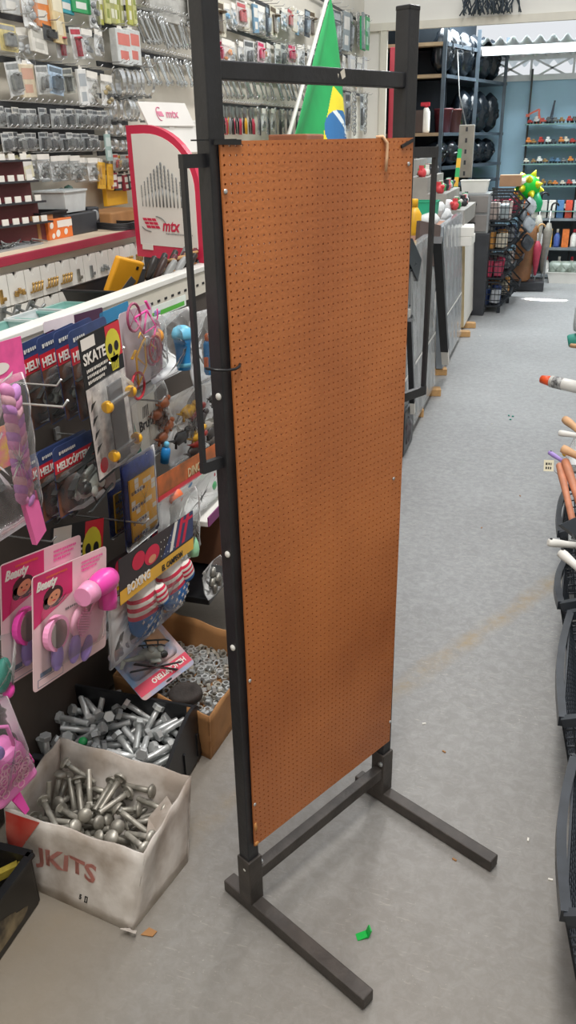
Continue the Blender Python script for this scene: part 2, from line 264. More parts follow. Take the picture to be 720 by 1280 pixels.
# ------------------------------------------------------------------ common materials
M_BLACKTUBE = mat('black_painted_steel', '26272b', .42, 0, .3, 14, .15, 90)
M_WORN = mat('worn_black_steel', '453f3b', .5, 0, .35, 20, .2, 120)
M_WHITE = mat('white_enamel', 'e6e4de', .4, 0, .05)
M_CREAM = mat('cream_paint', 'd8d2c4', .55, 0, .06)
M_CARD = mat('brown_cardboard', 'a97a4c', .8, 0, .15, 12, .1, 80)
M_BLACKP = mat('black_plastic', '1b1c1f', .38, 0, .25, 12)
M_DARK = mat('dark_grey_plastic', '34363b', .45, 0, .2)
M_STEEL = mat('bright_zinc', 'b9bcbd', .3, .85, .25, 30)
M_DULL = mat('dull_zinc', '9b9890', .42, .75, .35, 40)
M_CHROME = mat('polished_steel', 'c9cbcb', .24, .7, .2, 20)
M_GREYM = mat('grey_metal', '8f9292', .4, .6, .2)
M_FILM = film('clear_film')
M_BLISTER = film('clear_blister', alpha=.03, rough=.06, bump=.15)
M_HAZY = film('hazy_bag', 'eef0ee', .22, .25, .6, 14)
M_RED = mat('red_print', 'c22537', .5); M_PINK = mat('hot_pink', 'ee4aa6', .35); M_LPINK = mat('light_pink', 'f3b6cf', .45)
M_YEL = mat('yellow_plastic', 'edb52a', .4); M_BLUE = mat('blue_plastic', '2487cd', .4); M_LBLUE = mat('light_blue_plastic', '6fc3e6', .4)
M_GREEN = mat('green_plastic', '22a95c', .4); M_TEAL = mat('teal_plastic', '3d9c8c', .45); M_ORANGE = mat('orange_plastic', 'e8703a', .45)
M_PURPLE = mat('lilac_plastic', 'a98fd6', .4); M_NAVY = mat('navy_print', '2c3a66', .5); M_PAPER = mat('white_paper', 'ebe8e0', .7, 0, .04)
M_INK = mat('black_ink', '17171a', .6); M_TAN = mat('tan_board', 'd2bd93', .6); M_WOOD = mat('pale_wood', 'c49a67', .7, 0, .25, 18)
M_MAROON = mat('maroon_board', '6b2f33', .5); M_BROWN = mat('brown_board', '6e4a33', .6); M_SILVERP = mat('silver_grey_plastic', '9da0a2', .35, .2)

# ------------------------------------------------------------------ floor
def floor_material():
    m = bpy.data.materials.new('worn_concrete'); m.use_nodes = True; nt = m.node_tree; L = nt.links.new
    b = nt.nodes['Principled BSDF']; tc = nt.nodes.new('ShaderNodeTexCoord')
    def noise(scale, detail=5, rough=.6, vec=None, dist=0):
        n = nt.nodes.new('ShaderNodeTexNoise'); n.inputs['Scale'].default_value = scale; n.inputs['Detail'].default_value = detail
        n.inputs['Roughness'].default_value = rough; n.inputs['Distortion'].default_value = dist; L(vec or tc.outputs['Object'], n.inputs['Vector']); return n.outputs['Fac']
    def ramp(fac, p0, c0, p1, c1):
        r = nt.nodes.new('ShaderNodeValToRGB'); r.color_ramp.elements[0].position = p0; r.color_ramp.elements[0].color = c0
        r.color_ramp.elements[1].position = p1; r.color_ramp.elements[1].color = c1; L(fac, r.inputs['Fac']); return r.outputs['Color']
    def math_(op, a, bb, clamp=False):
        n = nt.nodes.new('ShaderNodeMath'); n.operation = op; n.use_clamp = clamp
        for i, v in enumerate((a, bb)):
            if isinstance(v, (int, float)): n.inputs[i].default_value = v
            else: L(v, n.inputs[i])
        return n.outputs[0]
    def mixc(fac, a, bb, typ='MIX'):
        n = nt.nodes.new('ShaderNodeMix'); n.data_type = 'RGBA'; n.blend_type = typ
        if isinstance(fac, (int, float)): n.inputs[0].default_value = fac
        else: L(fac, n.inputs[0])
        for i, v in ((6, a), (7, bb)):
            if isinstance(v, tuple): n.inputs[i].default_value = v
            else: L(v, n.inputs[i])
        return n.outputs[2]
    g = lambda h: lin(h)
    base = ramp(noise(1.3, 6), .3, g('88898b'), .7, g('9b9d9f'))
    fine = ramp(noise(34, 6, .75, dist=.6), .42, g('7d7b76'), .62, g('b4b4b2'))
    c = mixc(.28, base, fine)
    speck = ramp(noise(120, 2, .8), .66, (0, 0, 0, 1), .72, (1, 1, 1, 1))
    patch = ramp(noise(3.2, 4), .45, (0, 0, 0, 1), .62, (1, 1, 1, 1))
    c = mixc(math_('MULTIPLY', math_('MULTIPLY', speck, patch), .8), c, g('d6d2c8'))
    # pale scuff strokes
    mp = nt.nodes.new('ShaderNodeMapping'); mp.inputs['Rotation'].default_value = (0, 0, .5); mp.inputs['Scale'].default_value = (26, 150, 1); L(tc.outputs['Object'], mp.inputs['Vector'])
    sc_ = ramp(noise(1, 3, .6, mp.outputs['Vector']), .60, (0, 0, 0, 1), .70, (1, 1, 1, 1))
    c = mixc(math_('MULTIPLY', math_('ADD', math_('MULTIPLY', sc_, patch), math_('MULTIPLY', sc_, .4), True), .42), c, g('c9c6bd'))
    # distance from the old yellowish stripe that crosses the aisle
    sx = nt.nodes.new('ShaderNodeSeparateXYZ'); L(tc.outputs['Object'], sx.inputs[0])
    dist = math_('SUBTRACT', math_('MULTIPLY', math_('ADD', sx.outputs[0], .725), .874), math_('MULTIPLY', math_('SUBTRACT', sx.outputs[1], 1.248), .485))
    wob = math_('MULTIPLY', math_('SUBTRACT', noise(9, 3), .5), .05)
    dist = math_('ADD', dist, wob)
    band = math_('SUBTRACT', 1, math_('MULTIPLY', math_('ABSOLUTE', dist, 0), 20), True)
    wear = ramp(noise(7, 5, .7), .36, (.12, .12, .12, 1), .62, (1, 1, 1, 1))
    c = mixc(math_('MULTIPLY', math_('MULTIPLY', band, wear), math_('ADD', math_('MULTIPLY', noise(90, 3), 1.3), .1, True)), c, g('9f8962'))
    # unpainted warmer concrete near the shelves; browner and darker towards the front
    raw = math_('MULTIPLY', math_('MULTIPLY', math_('SUBTRACT', -.60, sx.outputs[0]), 5, True), .75)
    c = mixc(raw, c, g('94897a'))
    front = math_('MULTIPLY', math_('SUBTRACT', 2.6, sx.outputs[1]), .55, True)
    c = mixc(math_('MULTIPLY', front, .6), c, g('796f60'))
    L(c, b.inputs['Base Color'])
    rr = nt.nodes.new('ShaderNodeMapRange'); L(noise(16, 4), rr.inputs[0]); rr.inputs[3].default_value = .34; rr.inputs[4].default_value = .6
    L(rr.outputs[0], b.inputs['Roughness']); b.inputs['Specular IOR Level'].default_value = .45
    bp = nt.nodes.new('ShaderNodeBump'); bp.inputs['Strength'].default_value = .25; bp.inputs['Distance'].default_value = .004
    L(noise(60, 5), bp.inputs['Height']); L(bp.outputs[0], b.inputs['Normal'])
    return m
struct('floor', MB().add([(-2.6, -2.2, 0), (3.2, -2.2, 0), (3.2, 11.2, 0), (-2.6, 11.2, 0)], [(0, 1, 2, 3)]), floor_material())

# ------------------------------------------------------------------ walls
WX = -1.80
YH = 8.3           # the header with the opening to the far room
YB = 10.6          # the far wall
M_PEGW = mat('off_white_wall', 'd9d4c8', .7, 0, .06, 4)
struct('wall_left', MB().box((WX-.05, 3.05, 1.6), (.1, 10.5, 3.2)), M_PEGW)
M_HEAD = mat('white_plaster', 'f1efe8', .7, 0, .03, 3)
zt = onY(600, 27, YH).z
hm = MB().box((.7, YH+.1, (zt+3.2)/2), (5.0, .2, 3.2-zt)).box((-1.71, YH+.1, zt/2), (.18, .2, zt))
struct('wall_header', hm, M_HEAD)
struct('trim_1', MB().box((.62, YH-.02, zt-.0), (4.82, .05, .06)).box((-1.61, YH-.012, (zt-.03)/2), (.06, .05, zt-.03)), mat('ivory_trim', 'e2ddcf', .5, 0, .04))
M_BLUEW = mat('blue_grey_paint', '9cc0d6', .55, 0, .08, 2)
zb = onY(660, 100, YB).z
struct('wall_far', MB().box((.3, YB+.05, zb/2), (5.2, .1, zb)), M_BLUEW)
struct('wall_far_left', MB().box((-1.95, 9.5, 1.6), (.1, 2.2, 3.2)), mat('shadowed_navy_wall', '1d2a36', .6))  # shade of this corner is put into the dark wall colour
struct('wall_right', MB().box((3.0, 4.4, 1.6), (.1, 13, 3.2)), M_PEGW)
struct('wall_back', MB().box((.2, -2.1, 1.6), (5.6, .1, 3.2)), M_PEGW)
# steel truss and corrugated roof sheet over the far room
z2 = onY(660, 72, YB).z
M_TRUSS = mat('white_truss_paint', 'dfe3e6', .5, 0, .05)
tr = MB().bar((-1.9, YB, zb+.02), (2.8, YB, zb+.02), .06, .06).bar((-1.9, YB, z2), (2.8, YB, z2), .06, .05)
x = -1.3
while x < 2.2:
    tr.bar((x, YB, zb), (x+.45, YB, z2), .02, .02).bar((x+.45, YB, zb), (x, YB, z2), .02, .02).bar((x, YB, zb), (x, YB, z2), .025, .025); x += .45
struct('trim_2', tr, M_TRUSS)
za = onY(660, 48, 9.7).z
rf = MB().grid(lambda u, v: (-1.9+4.7*u, 9.7+1.5*v, za+.03*math.sin(u*4.7/.13*2*PI)-.12*v), 420, 1)
struct('roof_sheet', rf, mat('corrugated_white_sheet', 'eceeec', .5, 0, .06))
struct('trim_3', MB().bar((-1.9, 9.66, za-.1), (2.8, 9.66, za-.1), .05, .08), M_TRUSS)
# red leaf of the roller door beside the opening
p = onY(487, 100, 8.62).x; q = onY(500, 100, 8.62).x
solo('door_leaf', MB().box(((p+q)/2, 8.62, 1.15), (abs(q-p), .05, 2.3), bev=.008), mat('red_enamel', 'c23a4c', .4, 0, .1, 3), 'tall narrow red door leaf standing behind the white column', 'door')
# dark wiry plant hanging from the header
pl = MB(); c = onY(612, 0, YH-.12); rnd = random.Random(3)
for i in range(60):
    a = c + Vector((rnd.uniform(-.2, .2), rnd.uniform(-.06, .05), .12)); pts = [a]
    for k in range(4): a = a + Vector((rnd.uniform(-.04, .04), rnd.uniform(-.03, .03), -.055)); pts.append(a)
    pl.tube(pts, .006, 4)
solo('hanging_garland', pl, mat('dark_bristle', '3b4650', .6), 'dark bristly garland hanging at the top of the white header', 'garland')

# ------------------------------------------------------------------ the pegboard stand
TH = 1.0896; W = .4433
stand = thing('display_stand', 'tall black steel stand on two floor bars carrying a brown pegboard', 'display stand', (-.4699, 1.168, 0), (0, 0, TH))
T = .029
def upright(xc, ztop, name):
    mb = MB().box((xc, 0, (.03+ztop)/2), (T, T, ztop-.03), bev=.002)
    o = part('upright', mb, M_BLACKTUBE, stand); return o
ul = upright(0, 1.78, 'l'); ur = upright(W, 1.70, 'r')
part('end_cap', MB().box((W, 0, 1.7), (T+.001, T+.001, .008), bev=.002), M_BLACKP, ur)
sb = MB()
for z in (1.1403, .8618, .6721, .1236):
    b = part('bolt_head', MB().ball((-T/2-.001, -.004, z), (.004, .006, .006), k=10), M_WHITE, ul, 'white bolt head')
for xc in (0, W):
    f = part('foot', MB().box((xc, -.126, .017), (T+.002, .397, .030), bev=.003), M_WORN, stand)
    for yy in (-.30, .055): part('foot_pad', MB().lathe([(.011, 0), (.012, .004), (.009, .006)], 12, (xc, yy, 0)), M_BLACKP, f)
    s = part('socket', MB().box((xc, -.001, .09), (T+.008, T+.008, .12), bev=.002), M_WORN, stand)
    part('bolt_head', MB().lathe([(.0065, 0), (.0065, .004), (.003, .006)], 6, (0, 0, 0), Matrix.Translation((xc+(.019 if xc == 0 else -.019)*1, -.012, .125)) @ Matrix.Rotation(PI/2 if xc == 0 else -PI/2, 4, 'Y')), M_STEEL, s, 'steel bolt head')
part('base_rail', MB().box((W/2, -.004, .094), (W-.03, .024, .03), bev=.002), M_WORN, stand)
part('top_rail', MB().box((W/2, 0, 1.594), (W-.02, .02, .024), bev=.002), M_BLACKTUBE, stand)
part('paint_chip', MB().add([(.262, -.0106, 1.600), (.272, -.0106, 1.606), (.275, -.0106, 1.594), (.267, -.0106, 1.590)], [(0, 1, 2, 3)]).add([(.256, -.0106, 1.598), (.259, -.0106, 1.597), (.258, -.0106, 1.591)], [(0, 1, 2)]), M_CREAM, stand, 'pale scrape in the paint')
for sx, xo, xi in ((-1, -.052, -.012), (1, .54, W+.012)):
    mb = MB().bar((xi, 0, 1.481), (xo+sx*.004, 0, 1.481), .010, .018).bar((xi, 0, 1.03), (xo+sx*.004, 0, 1.03), .010, .018).bar((xo, 0, 1.488), (xo, 0, 1.022), .0065, .009)
    part('side_bracket', mb, M_BLACKTUBE, stand)
# the pegboard: real round holes through the sheet
def board_material():
    m = mat('brown_hardboard', 'c97a43', .42, 0, .2, 3.2, .25, 160, col2='ad6436')
    return m
def pegboard(x0, x1, z0, z1, y, t, nx, nz, r):
    mb = MB(); dx = (x1-x0)/nx; dz = (z1-z0)/nz; V = []; F = []
    ang = [i*PI/4 for i in range(8)]
    sq = [(1, 0), (1, 1), (0, 1), (-1, 1), (-1, 0), (-1, -1), (0, -1), (1, -1)]
    for j in range(nz):
        for i in range(nx):
            cx = x0+(i+.5)*dx; cz = z0+(j+.5)*dz; o = len(V)
            bow = lambda xx, zz: y - .004*math.sin(PI*(zz-z0)/(z1-z0))
            for yy in (0, t):
                for sx_, sz_ in sq: V.append((cx+sx_*dx/2, bow(0, cz+sz_*dz/2)+yy, cz+sz_*dz/2))
                for a in ang: V.append((cx+r*math.cos(a), bow(0, cz)+yy, cz+r*math.sin(a)))
            for k in range(8):
                k2 = (k+1) % 8
                F.append((o+k, o+k2, o+8+k2, o+8+k)); F.append((o+16+k2, o+16+k, o+24+k, o+24+k2)); F.append((o+8+k, o+8+k2, o+24+k2, o+24+k))
    for (a, b) in (((x0, z0), (x1, z0)), ((x1, z0), (x1, z1)), ((x1, z1), (x0, z1)), ((x0, z1), (x0, z0))):
        n = nz; o = len(V)
        for k in range(n+1):
            zz = a[1]+(b[1]-a[1])*k/n; xx = a[0]+(b[0]-a[0])*k/n; yb = y - .004*math.sin(PI*(zz-z0)/(z1-z0))
            V.append((xx, yb, zz)); V.append((xx, yb+t, zz))
        for k in range(n): F.append((o+2*k, o+2*k+2, o+2*k+3, o+2*k+1))
    return mb.add(V, F)
PB = part('pegboard', pegboard(.0, .4455, .187, 1.5055, -.0195, .0032, 37, 106, .0019), board_material(), stand, 'brown perforated hardboard sheet')
for xx, zz in ((.4317, 1.4637), (.4165, .8769), (.4415, .2476), (.004, 1.44), (.003, .30), (.0035, .60)):
    part('screw', MB().ball((xx, -.0215-.004*math.sin(PI*(zz-.187)/1.318), zz), (.0038, .002, .0038), k=10), M_CHROME, PB, 'small bright screw head')
part('torn_corner', MB().ball((.003, -.021, .238), (.004, .003, .012), lump=.6, seed=2, k=8), mat('raw_fibre', 'c58a50', .9), PB, 'frayed lighter fibre')
part('torn_corner', MB().ball((.004, -.021, .193), (.006, .003, .005), lump=.6, seed=5, k=8), MATS['raw_fibre'], PB, 'frayed lighter fibre')
part('cord', MB().tube([(.352, -.012, 1.507), (.3585, -.021, 1.508), (.367, -.024, 1.498), (.3665, -.0245, 1.475), (.364, -.0245, 1.454)], .0028, 7), mat('beige_cord', 'd8b08a', .7), PB, 'short beige cord looped over the top')
part('clip', MB().bar((-.01, -.02, 1.5045), (.037, -.021, 1.5035), .005, .007).bar((-.04, -.006, 1.507), (.03, -.02, 1.507), .003, .002), M_BLACKP, PB, 'black wire clip')
part('clip', MB().bar((.41, -.021, 1.4915), (.4435, -.021, 1.502), .004, .005), M_BLACKP, PB, 'black wire clip')
ring = [(-.036, -.002, 1.1895), (-.03, -.018, 1.188), (-.014, -.026, 1.1855), (.002, -.0275, 1.185), (.012, -.026, 1.187), (.0165, -.0215, 1.189)]
part('cable_tie', MB().tube(ring, .0022, 6), M_BLACKP, stand, 'black cable tie')
# ------------------------------------------------------------------ gondola along the aisle
GX = -1.12; GY = 2.75
R90 = PI/2
gon = thing('shelving_gondola', 'long white-topped shop gondola hung with toys beside the pegboard stand', 'gondola', (GX, GY, 0), (0, 0, R90))
# local: x along the aisle, -y towards the aisle
GL = 3.6
def gslots():
    mb = MB()
    mb.box((0, .012, .56), (GL, .02, 1.06)); return mb
M_GBACK = mat('shaded_backboard', '4b423c', .6, 0, .25, 5)  # board colour darkened to hold the shade behind the hanging toys
part('back_panel', gslots(), M_GBACK, gon)
slot = MB().box((0, .0, 1.08), (GL, .012, .075))
x = -GL/2+.03
while x < GL/2: slot.box((x, -.0065, 1.075), (.018, .002, .007), mi=1); x += .05
part('slotted_rail', slot, [M_CREAM, M_INK], gon)
part('top_rail', MB().box((0, .014, 1.122), (GL, .05, .018), bev=.003), M_WHITE, gon)
part('top_shelf', MB().box((0, .20, 1.03), (GL, .33, .02)), M_CREAM, gon)
part('rear_panel', MB().box((0, .30, .53), (GL, .02, .98)), M_CREAM, gon)
part('base_deck', MB().box((0, .19, .22), (GL, .30, .03)), M_DARK, gon)
for xx in (-GL/2+.02, 0, GL/2-.02): part('post', MB().box((xx, .04, .56), (.03, .03, 1.1)), M_GREYM, gon)
def hook(y, z, ln, m=None):
    """chrome peg that reaches out of the back panel; y, z in the world"""
    xl = y-GY
    return part('hook', MB().tube([(xl, 0, z-.0), (xl, -ln, z), (xl, -ln-.012, z+.014)], .0025, 6).box((xl, -.003, z), (.02, .006, .03)), m or M_CHROME, gon)

def frame(X, TL, TR, BL):
    a, b, c = onX(*TL, X), onX(*TR, X), onX(*BL, X)
    w = (b-a).length; h = (c-a).length; roll = -math.atan2(b.z-a.z, b.y-a.y)
    ax = (b-a).normalized(); dn = Vector((0, ax.z, -ax.y))
    bc = (a+b)/2 + dn*h
    return bc, (0, roll, R90), w, h
def rounded(w, h, r, x0=0, z0=0, k=4):
    pts = []
    for cx, cz, a0 in ((w/2-r, h-r, 0), (-w/2+r, h-r, 90), (-w/2+r, r, 180), (w/2-r, r, 270)):
        for i in range(k+1):
            a = math.radians(a0+90*i/k); pts.append((x0+cx+r*math.cos(a), z0+cz+r*math.sin(a)))
    return pts
def rect(mb, x0, z0, x1, z1, y, mi=0):
    return mb.add([(x0, y, z0), (x1, y, z0), (x1, y, z1), (x0, y, z1)], [(0, 1, 2, 3)], None, mi)
def poly(mb, pts, y, mi=0):
    return mb.add([(p[0], y, p[1]) for p in pts], [tuple(range(len(pts)))], None, mi)
def ell(cx, cz, rx, rz, k=16, rot=0.0):
    r = []
    for i in range(k):
        a = 2*PI*i/k; x_, z_ = rx*math.cos(a), rz*math.sin(a)
        r.append((cx+x_*math.cos(rot)-z_*math.sin(rot), cz+x_*math.sin(rot)+z_*math.cos(rot)))
    return r
def star(cx, cz, r, rot=0.0):
    return [(cx+(r if i % 2 == 0 else r*.42)*math.sin(i*PI/5+rot), cz+(r if i % 2 == 0 else r*.42)*math.cos(i*PI/5+rot)) for i in range(10)]
def puffy(outline, th, y0=0.0, rings=6, fn=None, back=True, pw=.5, lump=0.0, seed=0):
    """an inflated cushion over an outline in x,z; front towards -y; fn(x, z) picks the material slot"""
    mb = MB(); n = len(outline); cx = sum(p[0] for p in outline)/n; cz = sum(p[1] for p in outline)/n
    rnd = random.Random(seed)
    for s in ((-1, 1) if back else (-1,)):
        vs = []
        for r in range(rings+1):
            t = r/rings
            for p in outline:
                hgt = th*(1-t**2)**pw*(1+lump*(rnd.random()-.5)) if r < rings else 0
                vs.append((cx+(p[0]-cx)*t, y0+s*hgt, cz+(p[1]-cz)*t))
        for r in range(rings):
            for j in range(n):
                q = (r*n+j, r*n+(j+1) % n, (r+1)*n+(j+1) % n, (r+1)*n+j)
                mx = sum(vs[i][0] for i in q)/4; mz = sum(vs[i][2] for i in q)/4
                mb.add([vs[i] for i in q], [(0, 1, 2, 3)], None, fn(mx, mz) if fn else 0, True)
    return mb
def bag(w, h, th, z0=0.0, m=None, name='bag', parent=None, seal=.04, y0=0.0):
    """flat sealed bag with a clear seal strip on top"""
    out = rounded(w, h, min(w, h)*.08, 0, z0, 3)
    o2 = []
    for i, p in enumerate(out):
        q = out[(i+1) % len(out)]; o2.append(p)
        L_ = math.hypot(q[0]-p[0], q[1]-p[1]); k = int(L_/.02)
        for j in range(1, k): o2.append((p[0]+(q[0]-p[0])*j/k, p[1]+(q[1]-p[1])*j/k))
    return part(name, puffy(o2, th, y0, 4, pw=.7, lump=.25, seed=int(w*1e4)), m or M_FILM, parent)
def blister(w, h, d, x0, z0, y=-.001, m=None, parent=None, name='blister'):
    mb = MB(); a = rounded(w, h, min(w, h)*.2, x0, z0, 4); k = .82
    cx = x0; cz = z0+h/2; n = len(a)
    b = [(cx+(p[0]-cx)*k, cz+(p[1]-cz)*k) for p in a]
    vs = [(p[0], y, p[1]) for p in a]+[(p[0], y-d, p[1]) for p in b]
    mb.add(vs, [(i, (i+1) % n, (i+1) % n+n, i+n) for i in range(n)]+[tuple(range(n, 2*n))], None, 0, False)
    return part(name, mb, m or M_BLISTER, parent)

def scribble(x0, z0, wd, hh, n, seed):
    """rows of little broken strokes: print too small to be read"""
    mb = MB(); rnd = random.Random(seed)
    for k in range(n):
        x_ = x0; zz = z0-k*hh*1.6
        while x_ < x0+wd*(1-.12*k):
            l_ = hh*rnd.uniform(.35, .8); rect(mb, x_, zz-hh*rnd.uniform(.75, 1), x_+l_, zz, -.0013); x_ += l_+hh*.3
    return mb
M_FLAME = mat('flame_print', '7d4f33', .5, 0, .3, 26, col2='2c2c36')
M_SKYP = mat('sky_print', '7f9fc4', .5, 0, .3, 16, col2='c9a39a')
M_HELI = mat('grey_green_toy_metal', 'a4a8a1', .3, .05, .3, 40)
M_HDARK = mat('dark_toy_metal', '393b3a', .35, .3)
M_MAG = mat('magenta_print', 'd5326f', .5, 0, .1); M_SKIN = mat('printed_skin', 'd9946f', .6); M_HAIR = mat('printed_hair', '3c2320', .6)
M_PKCARD = mat('pale_pink_card', 'efd0d3', .5, 0, .06, 6)
M_RED2 = mat('bright_red_print', 'd42a3a', .45, 0, .08)
M_GREYB = mat('grey_blue_print', '70809a', .5, 0, .25, 20)

# ---- toy helicopter on a card
def heli_toy(root, sc_=1.0, loc=(0, 0, 0), rot=0.0, name='toy_helicopter'):
    mb = MB()
    mb.ball((0, 0, 0), (.034, .013, .016), k=14)
    mb.tube([(.024, 0, .006), (.05, 0, .010), (.072, 0, .013)], [.009, .0055, .003], 8)
    mb.prism([(.064, .012), (.078, .032), (.084, .032), (.076, .010)], -.0015, .0015)
    mb.box((0, 0, .019), (.026, .012, .010), bev=.003)
    mb.ball((-.014, -.013, -.004), (.008, .004, .008), k=10); mb.ball((.008, -.013, -.004), (.008, .004, .008), k=10)
    o = part(name, mb, M_HELI, root); o.location = loc; o.rotation_euler = (0, rot, 0); o.scale = (sc_,)*3
    part('cockpit_window', MB().ball((-.021, -.004, .005), (.012, .010, .009), k=10), M_HDARK, o)
    r = MB().tube([(0, 0, .024), (0, 0, .032)], .003, 6)
    for a in (.35, -.5): r.bar((-.062*math.cos(a), -.062*math.sin(a)*.4, .032-.01*a), (.062*math.cos(a), .062*math.sin(a)*.4, .032+.01*a), .008, .0016)
    part('rotor', r, M_HDARK, o)
    k = MB()
    for yy in (-.012, .010): k.tube([(-.04, yy, -.022), (-.032, yy, -.026), (.034, yy, -.026)], .002, 6).tube([(-.014, yy, -.026), (-.012, yy*.6, -.010)], .0016, 5).tube([(.016, yy, -.026), (.012, yy*.6, -.010)], .0016, 5)
    part('skids', k, M_HDARK, o)
    return o
def heli_card(label, X, TL, TR, BL, group=None, dy=0):
    loc, rot, w_, h = frame(X, TL, TR, BL)
    t = thing('helicopter_toy_pack', label, 'toy pack', loc, rot, group)
    b = MB(); out = rounded(w_, h, .014)
    b.prism(out, 0, .0012, mi=0)
    zt_ = h
    rect(b, -w_/2+.001, zt_*.64, w_/2-.001, zt_*.82, -.0004, 1)
    rect(b, -w_/2+.001, .004, w_/2-.001, zt_*.64, -.0003, 2)
    poly(b, [(w_/2-.004, h*.5), (w_/2-.003, h*.64), (w_*.1, h*.63)], -.0006, 3)
    part('card', b, [mat('card_navy', '3a4a78', .45, 0, .2, 30), M_RED2, M_FLAME, M_ORANGE], t)
    write(t, 'HELICÓPTERO', (-w_*.46, -.0012, h*.675), h*.14, M_PAPER, bold=.0006)
    part('small_print', scribble(-w_*.40, h*.92, w_*.3, h*.045, 1, 2), M_PAPER, t)
    blister(w_*.9, h*.58, .034, 0, h*.05, parent=t)
    heli_toy(t, w_/.135, (-.010, -.022, h*.36), -.3)
    return t
up_lab = ['helicopter toy pack nearest the back panel in the upper stack', 'second helicopter toy pack from the back panel in the upper stack', 'middle helicopter toy pack in the upper stack of five',
          'second from the front helicopter toy pack in the upper stack', 'foremost helicopter toy pack of the upper stack, touching the skate pack']
for i, (x0, y0, X) in enumerate(((22, 432, -1.03), (45, 424, -1.0), (66, 417, -.965), (84, 416, -.93))):
    heli_card(up_lab[i] if i < 3 else up_lab[4], X, (x0, y0), (x0+48, y0-22), (x0+12+i*2, y0+112), 'upper stack of helicopter toy packs')
hook(1.36, 1.075, .22)
for i, (x0, y0, X) in enumerate(((22, 578, -1.0), (44, 568, -.965), (65, 562, -.93))):
    heli_card(('rearmost helicopter toy pack of the lower stack', 'middle helicopter toy pack of the lower stack', 'grey helicopter toy pack in front of the lower stack with its whole name showing')[i], X, (x0, y0), (x0+64, y0-33), (x0+4, y0+92), 'lower stack of helicopter toy packs')
hook(1.42, .82, .22)

# ---- skate packs: black card with a skull, finger skateboard in a long blister
M_SKYEL = mat('skull_yellow_print', 'd8d03a', .5, 0, .12)
M_FUR = mat('white_black_graffiti_print', 'e9e5e0', .5, 0, .3, 38, col2='a9a4a4')
def skate_pack(label, X, TL, TR, BL, board=True):
    loc, rot, w_, h = frame(X, TL, TR, BL)
    t = thing('skate_toy_pack', label, 'toy pack', loc, rot)
    b = MB().prism(rounded(w_, h, .006), 0, .0014)
    zt_ = h*.66 if board else h*.1
    rect(b, w_*.12, zt_+(h-zt_)*.3, w_/2-.001, h-.002, -.0004, 1)
    sx, sz = w_*.27, zt_+(h-zt_)*.55; r = w_*.19
    poly(b, ell(sx, sz, r, r*1.1), -.0008, 2); poly(b, [(sx-r*.55, sz-r*.7), (sx+r*.55, sz-r*.7), (sx+r*.45, sz-r*1.6), (sx-r*.45, sz-r*1.6)], -.0008, 2)
    poly(b, ell(sx-r*.42, sz-r*.1, r*.3, r*.33), -.0012, 0); poly(b, ell(sx+r*.42, sz-r*.1, r*.3, r*.33), -.0012, 0); poly(b, [(sx, sz-r*.35), (sx+r*.14, sz-r*.65), (sx-r*.14, sz-r*.65)], -.0012, 0)
    for k in range(4): rect(b, sx-r*.4+k*r*.22, sz-r*1.5, sx-r*.34+k*r*.22, sz-r*1.0, -.0012, 0)
    poly(b, [(-w_*.46, h*.985), (-w_*.14, h*.985), (-w_*.14, zt_+(h-zt_)*.74), (-w_*.46, zt_+(h-zt_)*.74)], -.0007, 3)
    if board:
        rect(b, -w_/2+.001, h*.02, w_/2-.001, zt_, -.0004, 4)
        poly(b, [(w_*.05, h*.0), (w_*.49, h*.0), (w_*.49, h*.1), (w_*.05, h*.07)], -.0008, 0)
        poly(b, ell(-w_*.33, h*.1, w_*.1, w_*.1), -.0009, 1)
        for k in range(4): poly(b, [(-w_*.46, h*(.2+.1*k)), (-w_*.3, h*(.26+.1*k)), (-w_*.42, h*(.25+.1*k))], -.0008, 0)
    part('card', b, [M_INK, M_RED2, M_SKYEL, M_PAPER, M_FUR], t)
    write(t, 'SKATE', (-w_*.46, -.0014, zt_+(h-zt_)*.46), w_*.185, M_PAPER, bold=.0008)
    part('small_print', scribble(-w_*.42, zt_+(h-zt_)*.36, w_*.5, (h-zt_)*.07, 3, 1), M_PAPER, t)
    if board:
        d = part('skateboard', MB().box((0, -.018, h*.36), (w_*.36, .004, h*.56), bev=.0018), mat('skate_deck', '4a4a4c', .45, 0, .3, 30), t)
        for zz in (h*.17, h*.52):
            part('axle', MB().bar((-w_*.3, -.024, zz), (w_*.3, -.024, zz), .008, .006), M_CHROME, d)
            for s in (-1, 1): part('wheel', MB().lathe([(.010, -.006), (.013, -.004), (.013, .004), (.010, .006)], 14, M=Matrix.Translation((s*w_*.31, -.026, zz)) @ Matrix.Rotation(PI/2, 4, 'Y')), M_YEL, d, 'yellow wheel')
        blister(w_*.8, h*.64, .034, 0, h*.03, parent=t)
    return t
skate_pack('skate toy pack with yellow wheels hanging in front of the helicopter stacks', -.87, (97, 424), (148, 398), (137, 592))
skate_pack('skate toy pack low down, only its skull header above the hair sets', -.97, (64, 660), (130, 646), (72, 745), False)
hook(1.52, 1.07, .24); hook(1.35, .73, .16)

